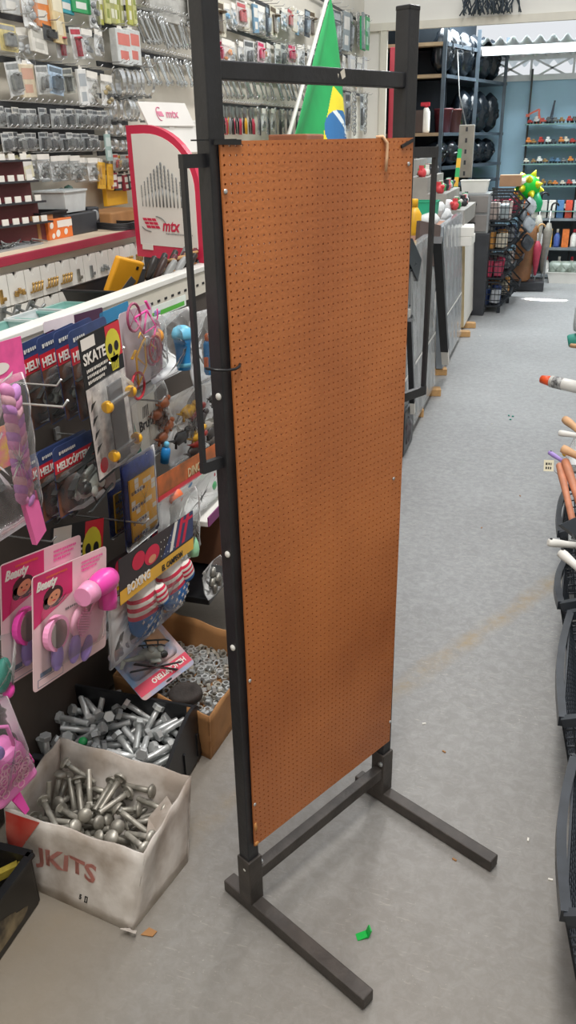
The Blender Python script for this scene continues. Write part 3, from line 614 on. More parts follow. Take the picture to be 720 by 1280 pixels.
# ---- toy bicycle blister
loc, rot, w_, h = frame(-.93, (148, 393), (189, 377), (163, 489))
t = thing('toy_bicycle_pack', 'clear blister pack holding a pink and a yellow toy bicycle', 'toy pack', loc, rot)
part('card', MB().prism(rounded(w_, h, .012), 0, .0012), mat('lilac_clear_card', 'c9bfc6', .4, 0, .15, 8), t)
def bike(cx, cz, s, mfr, mwh, nm, rot_):
    o = part(nm, MB().tube([(-.03*s, 0, 0), (-.012*s, 0, .028*s), (.018*s, 0, .03*s), (0, 0, .002*s), (-.012*s, 0, .028*s)], .0028, 6).tube([(0, 0, .002*s), (-.03*s, 0, 0)], .0024, 6).tube([(.018*s, 0, .03*s), (.032*s, 0, 0)], .0026, 6).tube([(.018*s, 0, .03*s), (.015*s, 0, .042*s), (.004*s, -.006, .044*s)], .002, 6).box((-.014*s, 0, .034*s), (.014*s, .006, .004)), mfr, t)
    o.location = (cx, -.016, cz); o.rotation_euler = (0, rot_, 0)
    for s2 in (-1, 1):
        ring_ = [(s2*.031*s+.016*s*math.cos(a*PI/8), 0, .016*s*math.sin(a*PI/8)) for a in range(16)]
        wh = MB().tube(ring_, .0034, 6, closed=True)
        for a in range(4): wh.tube([(s2*.031*s, 0, 0), (s2*.031*s+.015*s*math.cos(a*PI/2), 0, .015*s*math.sin(a*PI/2))], .0008, 4)
        part('wheel', wh, mwh, o)
    return o
bike(-w_*.02, h*.66, w_/.085, M_PINK, mat('dusty_pink_rubber', 'a0486a', .4), 'pink_bicycle', .9)
bike(w_*.0, h*.24, w_/.085, M_YEL, M_RED, 'yellow_bicycle', -.55)
part('wing_mirror', MB().ball((w_*.08, -.014, h*.56), (.022, .006, .014)), M_CHROME, t)
blister(w_*.92, h*.86, .028, 0, h*.04, parent=t)
hook(1.66, 1.07, .2)

# ---- microphone bag, wand bag, water blaster bag
loc, rot, w_, h = frame(-.93, (184, 400), (238, 382), (194, 480))
t = thing('toy_microphone_pack', 'clear bag with a big blue toy microphone', 'toy pack', loc, rot)
mm = part('microphone', MB().lathe([(.0, .0), (.018, .0), (.0195, .012), (.0195, .045), (.022, .07), (.0245, .082)], 18, (.002, -.030, h*.10)), mat('toy_blue', '1f86c8', .35), t)
part('grille', MB().lathe([(.0245, 0), (.028, .003), (.028, .014), (.023, .027), (.011, .034), (0, .035)], 18, (.002, -.030, h*.10+.082)), M_LBLUE, mm)
part('collar', MB().lathe([(.0198, 0), (.0198, .010), (.0192, .012)], 18, (.002, -.030, h*.10+.008)), M_LBLUE, mm)
part('price_sticker', MB().box((.016, -.051, h*.16+.052), (.007, .001, .016)), M_PAPER, mm)
bag(w_, h, .046, 0, M_FILM, 'bag', t)
loc, rot, w_, h = frame(-.96, (170, 404), (203, 392), (180, 474))
t = thing('toy_wand_pack', 'clear bag with a purple toy wand and orange ball behind the microphone', 'toy pack', loc, rot)
wd = part('wand', MB().lathe([(.010, 0), (.012, .05), (.010, .075)], 14, (0, -.015, h*.1)), mat('magenta_plastic', 'b03fa4', .35), t)
part('ball', MB().ball((-.003, -.018, h*.1+.088), .019), mat('orange_yellow_plastic', 'f2a02c', .35), wd)
bag(w_, h, .03, 0, M_FILM, 'bag', t)
loc, rot, w_, h = frame(-.95, (238, 392), (268, 384), (247, 482))
t = thing('water_blaster_pack', 'long blue toy water blaster with orange tips behind the stand upright', 'toy pack', loc, rot)
wb = part('blaster', MB().lathe([(.011, 0), (.015, .01), (.015, .09), (.010, .10)], 14, (0, -.014, h*.12)).box((0, -.014, h*.12+.05), (.036, .012, .03), bev=.003), M_BLUE, t)
part('tip', MB().lathe([(.009, 0), (.011, .018), (.006, .024)], 12, (0, -.014, h*.12+.098)), M_ORANGE, wb)
part('trigger', MB().box((-.02, -.014, h*.12+.04), (.010, .012, .03), bev=.002), M_ORANGE, wb)
bag(w_, h, .03, 0, M_FILM, 'bag', t)
hook(1.86, 1.07, .18); hook(2.06, 1.07, .16)
# flat packs showing behind the hanging row, below the rail
for i, (TL, TR, BL, m1, m2, nm) in enumerate((((54, 403), (92, 392), (56, 430), 'f0e4ea', '5a2a5e', 'purple and white toy card just under the rail, above the helicopter stack'),
        ((92, 394), (128, 384), (95, 425), '4b2646', 'b8a4b8', 'dark purple toy card just under the rail'), ((124, 392), (160, 376), (126, 425), '2f86b6', 'd8e8ee', 'blue toy card just under the rail, left of the bicycle pack'),
        ((180, 388), (232, 368), (183, 402), 'eaf2ea', '57b83c', 'white toy card with green lettering just under the rail'))):
    loc, rot, w_, h = frame(-1.03, TL, TR, BL)
    t = thing('toy_card', nm, 'toy card', loc, rot)
    b = MB().prism(rounded(w_, h, .004), 0, .0014); rect(b, -w_*.45, h*.12, w_*.45, h*.5, -.0006, 1)
    part('card', b, [mat('card_a%s' % m1, m1, .5), mat('card_b%s' % m2, m2, .5)], t)
    if i == 3: write(t, 'Show', (-w_*.3, -.0012, h*.25), h*.55, M_PURPLE, shear=.3, bold=.0006)
# ---- bags in the second row at the right
loc, rot, w_, h = frame(-.98, (164, 508), (192, 488), (176, 566))
t = thing('toy_bracelet_card', 'white card with rough lettering in a clear bag beside the skate pack', 'toy pack', loc, rot)
b = MB().prism(rounded(w_, h, .004), 0, .0014); poly(b, [(-w_*.49, 0), (-w_*.49, h*.7), (-w_*.3, 0)], -.0008, 1)
part('card', b, [M_PAPER, M_TEAL], t); write(t, 'Bruc', (-w_*.3, -.0014, h*.4), w_*.3, M_INK, bold=.0006)
for i in range(5): part('streak', MB().tube([(-w_*.1+i*w_*.06, -.0015, h*.62), (-w_*.05+i*w_*.05, -.0015, h*.84)], .0008, 4), M_INK, t)
bag(w_*1.3, h*1.5, .012, -h*.3, M_FILM, 'bag', t)
def lumpbag(label, TL, TR, BL, X, cols, n, seed, cat='toy pack', name='toy_animal_bag'):
    loc, rot, w_, h = frame(X, TL, TR, BL)
    t = thing(name, label, cat, loc, rot); rnd = random.Random(seed)
    for i in range(n):
        m = mat('toy_'+cols[i % len(cols)], cols[i % len(cols)], .45)
        c = (rnd.uniform(-.3, .3)*w_, -.012-rnd.uniform(0, .012), (.12+.7*i/n)*h)
        o = part('toy_animal', MB().ball(c, (w_*.20, .012, h*.09), k=10, lump=.3, seed=seed+i).ball((c[0]+w_*.2, c[1], c[2]+h*.06), (w_*.08, .008, h*.05), k=8).tube([(c[0]-w_*.12, c[1], c[2]), (c[0]-w_*.14, c[1], c[2]-h*.12)], .004, 6).tube([(c[0]+w_*.1, c[1], c[2]), (c[0]+w_*.13, c[1], c[2]-h*.12)], .004, 6).tube([(c[0]-w_*.18, c[1], c[2]), (c[0]-w_*.33, c[1], c[2]+h*.05)], [.005, .001], 6), m, t)
    bag(w_, h, .03, 0, M_FILM, 'bag', t)
    return t
lumpbag('clear bag of brown and orange toy animals right of the white lettered card', (176, 488), (206, 474), (186, 560), -.99, ['8a4a24', 'a65a2c', '5a3a2a'], 5, 11)
lumpbag('clear bag with red and yellow toy dinosaurs behind the side bracket', (206, 500), (250, 478), (216, 585), -1.0, ['3a3230', '8e2a22', 'd7a326', '2c2a2a'], 7, 5)
lumpbag('clear bag of dark toy animals behind the stand upright', (246, 478), (282, 466), (254, 560), -1.02, ['57504a', '3b3532', 'b9b3a8', '7d2f22'], 6, 8)
loc = onX(207, 566, -.96)
t = thing('blue_bottle', 'small bright blue toy bottle poking out beside the bingo cards', 'bottle', loc, (0, .2, 0))
part('body', MB().lathe([(.012, -.03), (.0135, 0), (.0125, .012), (.006, .018)], 14), M_BLUE, t)
part('cap', MB().lathe([(.0075, .018), (.0075, .03), (.005, .033)], 12), M_LBLUE, t)

# ---- bingo card packs
M_BNAVY = mat('speckled_navy_card', '2b3b78', .5, 0, .3, 60)
M_BYEL = mat('bingo_yellow', 'f2b61e', .5, 0, .05)
M_WIRE = mat('wire', 'c8c9c8', .3, .6)
def bingo(label, X, TL, TR, BL, group):
    loc, rot, w_, h = frame(X, TL, TR, BL)
    t = thing('bingo_card_pack', label, 'game pack', loc, rot, group)
    part('backing', MB().prism(rounded(w_, h*.98, .004), 0, .0016), M_BNAVY, t)
    b = MB().box((w_*.03, -.003, h*.42), (w_*.74, .004, h*.72)); rnd = random.Random(4)
    x0, z0, x1, z1 = -w_*.33, h*.07, w_*.39, h*.77; nx, nz = 6, 12
    for i in range(nx):
        for j in range(nz):
            if rnd.random() < .56 or j in (4, 8) and i < 4: continue
            rect(b, x0+(x1-x0)*i/nx+.0006, z0+(z1-z0)*j/nz+.0006, x0+(x1-x0)*(i+1)/nx-.0006, z0+(z1-z0)*(j+1)/nz-.0006, -.0056, 1)
    cd_ = part('number_cards', b, [M_BYEL, M_PAPER], t)
    rnd = random.Random(9)
    for j in range(nz):
        if j % 3 == 0: write(cd_, ' '.join(str(rnd.randint(10, 89)) for _ in range(5)), (x0+.002, -.0062, z0+(z1-z0)*(j+.15)/nz), (z1-z0)/nz*.9, M_BNAVY, 'numbers')
    bag(w_*1.04, h*1.04, .010, -h*.02, film('smooth_film', alpha=.0, rough=.05, bump=.06), 'bag', t, y0=-.002)
    return t
bingo('rear bingo number card pack, mostly behind the front one', -1.0, (134, 608), (168, 588), (146, 668), 'bingo card packs')
bingo('front yellow and white bingo number card pack', -.93, (150, 582), (193, 556), (172, 676), 'bingo card packs')
hook(1.66, .86, .22); hook(1.85, .9, .2)
# ---- hair set packs
M_HOTP = mat('dryer_pink', 'f04fb4', .3, 0, .06); M_NOZ = mat('nozzle_pink', 'f6a6cf', .35, 0, .05); M_LIL = mat('lilac_handle', 'a88fdc', .3, 0, .06)
M_MIRR = mat('toy_mirror_face', 'a99a96', .12, .6, .1)
def rmat(cx, cz, y, a):
    return Matrix.Translation((cx, y, cz)) @ Matrix.Rotation(a, 4, 'Y')
def beauty(label, X, TL, TR, BL, mirror_pink, dryer=True):
    loc, rot, w_, h = frame(X, TL, TR, BL)
    t = thing('hair_set_pack', label, 'toy pack', loc, rot, 'hair set toy packs')
    b = MB().prism(rounded(w_, h, .010), 0, .0014)
    # magenta title panel with a sweeping lower edge and a girl
    top = h-.002
    poly(b, [(-w_*.49, top), (0, top), (w_*.0, h*.72), (-w_*.12, h*.67), (-w_*.3, h*.62), (-w_*.49, h*.55)], -.0005, 1)
    poly(b, ell(-w_*.25, h*.765, w_*.125, h*.085), -.0008, 2); poly(b, ell(-w_*.33, h*.72, w_*.05, h*.05), -.0008, 2)
    poly(b, ell(-w_*.245, h*.75, w_*.085, h*.055, rot=.3), -.0011, 3)
    poly(b, ell(-w_*.275, h*.757, w_*.011, h*.007), -.0014, 2); poly(b, ell(-w_*.215, h*.762, w_*.011, h*.007), -.0014, 2); poly(b, ell(-w_*.245, h*.725, w_*.022, h*.005), -.0014, 4)
    poly(b, [(-w_*.32, h*.67), (-w_*.17, h*.69), (-w_*.08, h*.74), (-w_*.12, h*.705), (-w_*.2, h*.665)], -.0009, 2)
    rect(b, -w_*.45, h*.02, -w_*.13, h*.09, -.0006, 5); rect(b, -w_*.445, h*.025, -w_*.135, h*.085, -.0008, 0)
    rect(b, -w_*.42, h*.1, -w_*.28, h*.14, -.0006, 5)
    part('card', b, [M_PKCARD, M_MAG, M_HAIR, M_SKIN, M_RED2, M_GREYB], t)
    write(t, 'Beauty', (-w_*.46, -.0012, h*.86), h*.105, M_PAPER, shear=.35, bold=.0009)
    part('small_print', scribble(-w_*.34, h*.955, w_*.26, h*.02, 1, 3), M_ORANGE, t)
    part('small_print', scribble(w_*.12, h*.95, w_*.3, h*.022, 3, 4), M_PINK, t)
    part('small_print', scribble(-w_*.1, h*.60, w_*.26, h*.022, 1, 5), M_INK, t)
    # mirror
    mi_ = part('hand_mirror', MB().prism(ell(0, 0, w_*.14, h*.155, 24), -.006, .006, rmat(-w_*.28, h*.45, -.012, .06)), M_HOTP if mirror_pink else M_NOZ, t)
    part('mirror_face', MB().prism(ell(0, 0, w_*.10, h*.125, 24), -.0075, 0, rmat(-w_*.28, h*.45, -.012, .06)), M_MIRR, mi_)
    part('handle', MB().ball((0, 0, 0), (w_*.065, .010, h*.13), rmat(-w_*.27, h*.235, -.012, .05)), M_LIL, mi_, 'lilac handle')
    # brush
    br = part('hair_brush', MB().ball((0, 0, 0), (w_*.115, .010, h*.15), rmat(w_*.03, h*.43, -.012, .3)), M_LPINK, t)
    bl = MB()
    for k in range(11): bl.bar((-w_*.07*math.sin(PI*(k+1)/12), -.010, -h*.09+h*.018*k), (w_*.07*math.sin(PI*(k+1)/12), -.010, -h*.09+h*.018*k), .003, .003)
    o = part('bristles', bl, M_NOZ, br); o.location = (w_*.03, -.013, h*.43); o.rotation_euler = (0, .3, 0); o.scale = (1.25, 1, 1.25)
    part('handle', MB().ball((0, 0, 0), (w_*.062, .010, h*.135), rmat(-w_*.05, h*.215, -.014, .25)), M_LIL, br, 'lilac handle')
    # comb
    cb = part('comb', MB().prism([(-.025*w_/.16, -.05), (.02*w_/.16, -.04), (.03*w_/.16, .02), (.012*w_/.16, .06), (-.002, .04), (-.012*w_/.16, 0)], -.002, .002, rmat(w_*.2, h*.35, -.010, .28)), M_LPINK, t)
    part('handle', MB().ball((0, 0, 0), (w_*.058, .009, h*.125), rmat(w_*.12, h*.15, -.014, .5)), M_LIL, cb, 'lilac handle')
    if dryer:
        d = part('hair_dryer', MB().lathe([(.016, -.03), (.022, -.02), (.026, 0), (.027, .026), (.022, .044), (.0, .050)], 18, M=rmat(w_*.22, h*.73, -.030, R90-.12)), M_HOTP, t)
        part('grip', MB().lathe([(.018, 0), (.021, .035), (.020, .058), (.012, .062)], 14, M=rmat(w_*.34, h*.71, -.028, PI-.05)), M_HOTP, d)
        part('nozzle', MB().lathe([(.025, 0), (.022, .018), (.020, .034)], 16, M=rmat(w_*.08, h*.71, -.030, -R90-.12)), M_NOZ, d, 'pale pink nozzle')
        part('fan_vent', MB().tube([(.008*math.cos(a), 0, .008*math.sin(a)) for a in [k*.5 for k in range(13)]], .0012, 5, M=rmat(w_*.31, h*.735, -.046, 0)), M_NOZ, d)
        bs = puffy(rounded(w_*.86, h*.62, .02, w_*.02, h*.1), .030, -.002, 4, pw=.35, back=False)
    else:
        bs = puffy(rounded(w_*.86, h*.5, .02, w_*.02, h*.1), .024, -.002, 4, pw=.35, back=False)
    part('blister', bs, M_BLISTER, t)
    return t
beauty('hair set toy pack behind, with a bright pink mirror showing at its left', -.93, (0, 707), (101, 668), (4, 862), True)
beauty('front hair set toy pack with pink hair dryer, mirror and brush', -.87, (40, 722), (133, 682), (44, 866), False)
hook(1.33, .66, .26)

# ---- boxing mitten packs
M_BXK = mat('boxing_header_black', '2a1a1c', .45, 0, .2, 20); M_FWHITE = mat('mitten_white', 'e4dfd8', .8, 0, .08, 12); M_FRED = mat('mitten_red', 'd2284a', .8, 0, .1); M_FBLUE = mat('mitten_blue', '2f6fb4', .8, 0, .1)
def mitten(root, cx, cz, s, rot_, seed, width=.036):
    def prof(v):      # half width along the mitten, v from the cuff edge (0) to the finger end (1)
        if v < .2: return .026+.004*v/.2
        if v < .75: return .030+.007*math.sin((v-.2)/.55*PI/2)
        return .037*math.sqrt(max(0, 1-((v-.75)/.25)**2))
    N = 36; R = 16; mb = MB(); L_ = .150
    for s2 in (-1, 1):
        vs = []
        for i in range(R+1):
            for j in range(N+1):
                v = i/R
                u = -1+2*j/N; hw = prof(v); x_ = hw*u
                z_ = .030-L_*v-.30*x_*min(1, v*3)
                y_ = s2*(.022*math.sqrt(max(0, 1-u*u))*min(1, .25+2.2*v)*(1 if v < .75 else math.sqrt(max(0, 1-((v-.75)/.25)**2))))
                vs.append((x_, y_, z_))
        for i in range(R):
            for j in range(N):
                v = (i+.5)/R
                k = 0 if v < .27 else ((1 if i % 2 else 0) if v < .62 else 2)
                mb.add([vs[i*(N+1)+j], vs[i*(N+1)+j+1], vs[(i+1)*(N+1)+j+1], vs[(i+1)*(N+1)+j]], [(0, 1, 2, 3)], None, k, True)
    for k in range(14):
        r_, c_ = divmod(k, 4); u = -.68+.42*c_+(.2 if r_ % 2 else 0); v = .67+.085*r_
        if abs(u) > .85: continue
        hw = prof(v); x_ = hw*u; z_ = .030-L_*v-.30*x_
        y_ = -(.022*math.sqrt(1-u*u)*min(1, .25+2.2*v)*(1 if v < .75 else math.sqrt(max(0, 1-((v-.75)/.25)**2))))
        poly(mb, star(x_, z_, .0052), y_-.0016, 0)
    o = part('mitten', mb, [M_FWHITE, M_FRED, M_FBLUE], root); o.location = (cx, -.012, cz); o.rotation_euler = (0, rot_, 0); o.scale = (s*1.6, 1.25, s)
    tb = MB()
    for s2 in (-1, 1):
        vs = [(.017*u_*math.sqrt(max(0, 1-(2*v_-1)**4)), s2*.013*math.sqrt(max(0, 1-u_*u_))*math.sqrt(max(0, 1-(2*v_-1)**4)), -.065*v_-.3*.017*u_) for v_ in [i/10 for i in range(11)] for u_ in [-1+j/5 for j in range(11)]]
        for i in range(10):
            for j in range(10): tb.add([vs[i*11+j], vs[i*11+j+1], vs[(i+1)*11+j+1], vs[(i+1)*11+j]], [(0, 1, 2, 3)], None, (1 if i % 2 else 0) if i < 7 else 2, True)
    th_ = part('thumb', tb, [M_FWHITE, M_FRED, M_FBLUE], o); th_.location = (.022, -.016, -.018); th_.rotation_euler = (0, -.15, 0)
    return o
def boxing(label, X, TL, TR, BL, group):
    loc, rot, w_, h = frame(X, TL, TR, BL)
    t = thing('boxing_mitten_pack', label, 'toy pack', loc, rot, group)
    hb = h*.60
    b = MB().prism([(-w_/2, hb), (w_/2, hb), (w_/2, h), (-w_/2, h)], -.0406, -.0394)
    rect(b, -w_/2, hb, w_/2, hb+(h-hb)*.3, -.0412, 1)
    poly(b, [(w_*.02, hb+(h-hb)*.34), (w_*.5, hb+(h-hb)*.34), (w_*.5, h), (w_*.22, h)], -.0410, 2)
    for k in range(3): poly(b, [(w_*(.22+.09*k), h), (w_*(.265+.09*k), h), (w_*(.18+.09*k), hb+(h-hb)*.36), (w_*(.135+.09*k), hb+(h-hb)*.36)], -.0413, 3 if k > 0 else 4)
    for k in range(14): poly(b, star(w_*(.02+.045*(k % 5)), hb+(h-hb)*(.42+.17*(k//5)), .003), -.0414, 4)
    poly(b, ell(-w_*.10, hb+(h-hb)*.62, w_*.10, (h-hb)*.22), -.0412, 3); poly(b, ell(-w_*.27, hb+(h-hb)*.70, w_*.08, (h-hb)*.2), -.0412, 3)
    poly(b, ell(-w_*.10, hb+(h-hb)*.52, w_*.05, (h-hb)*.09), -.0415, 5)
    rect(b, w_*.34, h*.965-.008, w_*.49, h*.965, -.0416, 3)
    part('header_card', b, [M_BXK, M_YEL, M_NAVY, M_FRED, M_PAPER, M_SKIN], t)
    write(t, 'BOXING', (-w_*.42, -.0422, hb+(h-hb)*.14), (h-hb)*.28, M_PAPER, bold=.0009)
    write(t, 'EL CAMPEON', (w_*.02, -.0422, hb+(h-hb)*.05), (h-hb)*.19, M_INK, bold=.0005)
    mitten(t, -w_*.12, hb*.93, hb/.135, -.18, 1); mitten(t, w_*.26, hb*.95, hb/.135, -.28, 2)
    bag(w_*1.06, hb*1.02, .034, -hb*.02, M_FILM, 'bag', t, y0=-.010)
    return t
boxing('boxing mitten pack behind, mostly hidden by the front one', -.985, (112, 704), (186, 656), (138, 782), 'flag mitten packs')
boxing('front boxing mitten pack with stars and stripes mittens', -.91, (128, 698), (224, 636), (168, 788), 'flag mitten packs')
hook(1.62, .66, .24)

# ---- braid wig pack at the left edge
loc, rot, w_, h = frame(-.86, (-62, 446), (26, 420), (-46, 704))
t = thing('braid_wig_pack', 'long clear pack with a pink and lilac braid at the left edge', 'toy pack', loc, rot)
b = MB().prism([(-w_/2, h*.78), (w_/2, h*.78), (w_/2, h), (-w_/2, h)], 0, .0012); poly(b, ell(w_*.1, h*.87, w_*.16, h*.03), -.0008, 1); poly(b, [(w_*.1, h*.80), (w_*.3, h*.84), (w_*.28, h*.82)], -.0008, 1)
part('header_card', b, [mat('bright_pink_print', 'ee5aa0', .5, 0, .25, 20), M_PAPER], t)
br = MB(); n = 13
mA, mB_, mC = mat('braid_pink', 'd58cbd', .5, 0, .15, 40), mat('braid_lilac', 'bf86c6', .5, 0, .15, 40), mat('braid_cream', 'dba9b8', .5, 0, .15, 40)
for i in range(n):
    zz = h*.76-i*h*.048
    for s in (-1, 1): br.ball((0, 0, 0), (.013, .010, .020), Matrix.Translation((w_*.13+s*.009, -.014, zz-(0 if s < 0 else h*.024))) @ Matrix.Rotation(s*.75, 4, 'Y'), mi=(i*2+(s > 0)) % 3, k=10)
part('braid', br, [mA, mB_, mC], t)
part('tail', MB().prism([(-.018, .02), (.02, .03), (.035, -.055), (.0, -.07)], -.006, .004, Matrix.Translation((w_*.16, -.014, h*.10))), mat('wig_tail_pink', 'ee6fae', .5), t)
bag(w_, h*.82, .03, 0, M_FILM, 'bag', t)
hook(1.28, 1.06, .28)
loc, rot, w_, h = frame(-.96, (-30, 545), (10, 530), (-28, 600))
t = thing('toy_card', 'pink and yellow card edge between the braid pack and frame edge', 'toy card', loc, rot)
part('card', MB().prism(rounded(w_, h, .004), 0, .0014), mat('pink_yellow_print', 'd86a8c', .5, 0, .3, 40, col2='d8b04a'), t)

# ---- pink lace basket in a bag, lower left
t = thing('toy_handbag', 'pink lace-pattern plastic toy handbag in a clear bag at the lower left', 'toy bag', onX(12, 985, -.90), (0, -.15, R90-.25))
M_LACE = mat('lace_pink', 'e57fc0', .38, 0, .08); M_LACEH = mat('lace_hole_pink', 'c44a92', .6)
hb = MB().box((0, 0, .052), (.105, .07, .10), taper=.86, bev=.012)
body = part('body', hb, M_LACE, t)
lc = MB(); rnd = random.Random(6)
for k in range(26):
    cx, cz = rnd.uniform(-.036, .036), rnd.uniform(.018, .088)
    lc.tube([(cx+.008*math.cos(a*PI/4), -.0362+.00065*0-(.0+.0) + (cz-.002)*.048, cz+.008*math.sin(a*PI/4)) for a in range(8)], .0014, 5, closed=True)
part('lace_pattern', lc, M_LPINK, body)
lc2 = MB(); rnd = random.Random(16)
for k in range(18):
    cy, cz = rnd.uniform(-.022, .022), rnd.uniform(.018, .088)
    lc2.tube([(.0535-(cz)*.073, cy+.007*math.cos(a*PI/4), cz+.008*math.sin(a*PI/4)) for a in range(8)], .0014, 5, closed=True)
part('lace_pattern', lc2, M_LACEH, body)
part('tag', MB().prism([(-.02, 0), (.0, .005), (.004, -.05), (-.008, -.052)], -.003, .003, Matrix.Translation((.0, -.03, 0))), M_HOTP, t)
part('bead', MB().ball((-.012, -.03, .125), .014), M_PURPLE, t)
part('strap', MB().tube([(-.03, -.02, .1), (-.03, -.02, .15), (0, -.02, .175), (.03, -.02, .15), (.03, -.02, .1)], .004, 8), M_LACE, t)
bag(.13, .20, .05, -.005, M_FILM, 'bag', t, y0=-.0)
loc, rot, w_, h = frame(-.93, (-20, 800), (16, 790), (-18, 880))
t = thing('toy_purse_pack', 'teal and pink bagged toy above the pink handbag at the left edge', 'toy pack', loc, rot)
part('toy', MB().ball((w_*.1, -.01, h*.4), (w_*.2, .014, h*.28)), M_TEAL, t); part('clasp', MB().ball((w_*.25, -.015, h*.15), (w_*.14, .012, h*.13)), M_HOTP, t)
bag(w_, h, .03, 0, M_FILM, 'bag', t)

# ---- helicopter card lying upside down on the carton
c = [onX(131, 826, -.86), onX(195, 778, -.86), onX(245, 828, -.80), onX(180, 872, -.80)]
c = [onZ(131, 826, .262), onZ(197, 776, .262), onZ(246, 830, .168), onZ(182, 872, .168)]
o_ = (c[0]+c[1]+c[2]+c[3])/4; ex = ((c[0]-c[1])+(c[3]-c[2])).normalized(); ez = ((c[0]-c[3])+(c[1]-c[2])); ez = (ez-ex*ez.dot(ex)).normalized()
w_ = ((c[0]-c[1]).length+(c[3]-c[2]).length)/2; h = ((c[0]-c[3]).length+(c[1]-c[2]).length)/2
# local x runs right to left in the photograph (the print is upside down), local z up the card as printed
ex2, ez2 = ex, -ez; ey2 = ez2.cross(ex2)
t = thing('helicopter_toy_pack', 'helicopter toy pack lying upside down on the carton of nuts', 'toy pack')
t.matrix_world = Matrix(((ex2.x, ey2.x, ez2.x, o_.x), (ex2.y, ey2.y, ez2.y, o_.y), (ex2.z, ey2.z, ez2.z, o_.z), (0, 0, 0, 1)))
fs = -1
b = MB().prism(rounded(w_, h, .012, 0, -h/2), 0, .0014); rect(b, -w_/2+.001, h*.22, w_/2-.001, h*.42, -.0005, 1)
rect(b, -w_*.4, -h*.45, -w_*.1, -h*.1, -.0005, 3); poly(b, ell(0, h*.46, .012, .003), -.0006, 2)
part('card', b, [M_SKYP, mat('pink_red_print', 'dd4a62', .5), M_INK, mat('orange_sky_print', 'd59a66', .5, 0, .25, 20)], t)
write(t, 'HELICÓPTERO', (-w_*.42, -.0012, h*.27), h*.13, M_PAPER, bold=.0006)
heli_toy(t, w_/.165, (-.0, -.022, -h*.06), .5)
bs = puffy(rounded(w_*.86, h*.58, .02, 0, -h*.42), .034, -.002, 4, pw=.35, back=False); part('blister', bs, M_BLISTER, t)

# ------------------------------------------------------------------ boxes of fasteners
def openbox(bot, top, hgt, th, inner, name_side='side_panel', m=None, root=None, notch=None):
    """box walls from a bottom and top quad (corner order round), each wall a part"""
    for i in range(4):
        j = (i+1) % 4
        a, b2, c2, d2 = Vector((*bot[i], 0)), Vector((*bot[j], 0)), Vector((*top[j], hgt[j])), Vector((*top[i], hgt[i]))
        n = (b2-a).cross(Vector((0, 0, 1))).normalized()
        mb = MB(); N = 14; rnd = random.Random(i+3); M_ = 7
        def pt(u, v, off):
            p = (a*(1-u)+b2*u)*(1-v) + (d2*(1-u)+c2*u)*v
            wv = .004*math.sin(u*9+i)*math.sin(v*PI) + .0025*math.sin(u*23+v*11+i*2)*(v*(1-v)*4)
            edge = .0035*math.sin(u*17+i*5)*(v**6)
            return p + n*(wv*(0 if u in (0, 1) else 1)+off) + Vector((0, 0, edge if 0 < u < 1 else 0))
        vs = [pt(x_/N, y_/M_, o) for o in (0, -th) for y_ in range(M_+1) for x_ in range(N+1)]
        K = (N+1)*(M_+1); fs = []
        for y_ in range(M_):
            for x_ in range(N):
                q = [y_*(N+1)+x_, y_*(N+1)+x_+1, (y_+1)*(N+1)+x_+1, (y_+1)*(N+1)+x_]
                fs.append(q); fs.append([K+k for k in q[::-1]])
        for x_ in range(N):
            q = M_*(N+1)+x_; fs.append([q, q+1, K+q+1, K+q]); q = x_; fs.append([q+1, q, K+q, K+q+1])
        for y_ in range(M_):
            for q in (y_*(N+1), y_*(N+1)+N): fs.append([q, q+N+1, K+q+N+1, K+q])
        mb.add(vs, fs, None, 0, True)
        part('side_panel', mb, m, root)
    part('bottom_panel', MB().add([((bot[k][0]+(top[k][0]-bot[k][0])*inner/hgt[k])*.95, (bot[k][1]+(top[k][1]-bot[k][1])*inner/hgt[k])*.95+.002, inner) for k in range(4)], [(0, 1, 2, 3)]).add([(bot[k][0]*.93, bot[k][1]*.93, .004) for k in range(4)], [(3, 2, 1, 0)]), m, root)
M_WBOX = mat('dirty_white_carton', 'dcd5ce', .6, 0, .2, 11, .3, 40, col2='a99c90')
ox, oy = -.845, 1.17
wb = thing('bolt_carton', 'crushed white carton of round-head bolts standing on the floor in front', 'box', (ox, oy, 0))
bot = [(-1.02-ox, 1.085-oy), (-.69-ox, 1.035-oy), (-.65-ox, 1.24-oy), (-1.02-ox, 1.30-oy)]
top = [(-1.02-ox, 1.112-oy), (-.668-ox, 1.085-oy), (-.664-ox, 1.322-oy), (-1.028-ox, 1.354-oy)]
openbox(bot, top, [.182, .176, .178, .184], .004, .047, m=M_WBOX, root=wb)
# red print and faded lettering on the front wall
def onfront(u, v, off=.0012):
    a, b2, c2, d2 = Vector((*bot[0], 0)), Vector((*bot[1], 0)), Vector((*top[1], .176)), Vector((*top[0], .182))
    p = (a*(1-u)+b2*u)*(1-v)+(d2*(1-u)+c2*u)*v; n = (b2-a).cross(Vector((0, 0, 1))).normalized(); return p+n*(.004*math.sin(u*9)*math.sin(v*PI)+.0025*math.sin(u*23+v*11)*(v*(1-v)*4)+off)
pr = MB().grid(lambda u, v: onfront(.012+.26*u*(1-.6*(1-v)), .50+.48*v), 6, 6)
part('red_print', pr, mat('red_carton_print', 'd03a30', .6, 0, .3, 14, col2='c9695a'), wb, 'red printed corner')
tm = text_mesh('JKITS', .055, .0003, .0016)
for v in tm.vertices:
    v.co = onfront(.26+v.co.x/.35*1.25, .44+v.co.z/.18, .0014)
part('lettering', tm, mat('faded_red_print', 'd69488', .6), wb)
for u0, v0, s in ((.58, .15, '5'), (.62, .15, '[]')):
    tm2 = text_mesh(s, .014, .0003, .0006)
    for v in tm2.vertices: v.co = onfront(u0+v.co.x/.35, v0+v.co.z/.18, .0014)
    part('mark', tm2, M_INK, wb)
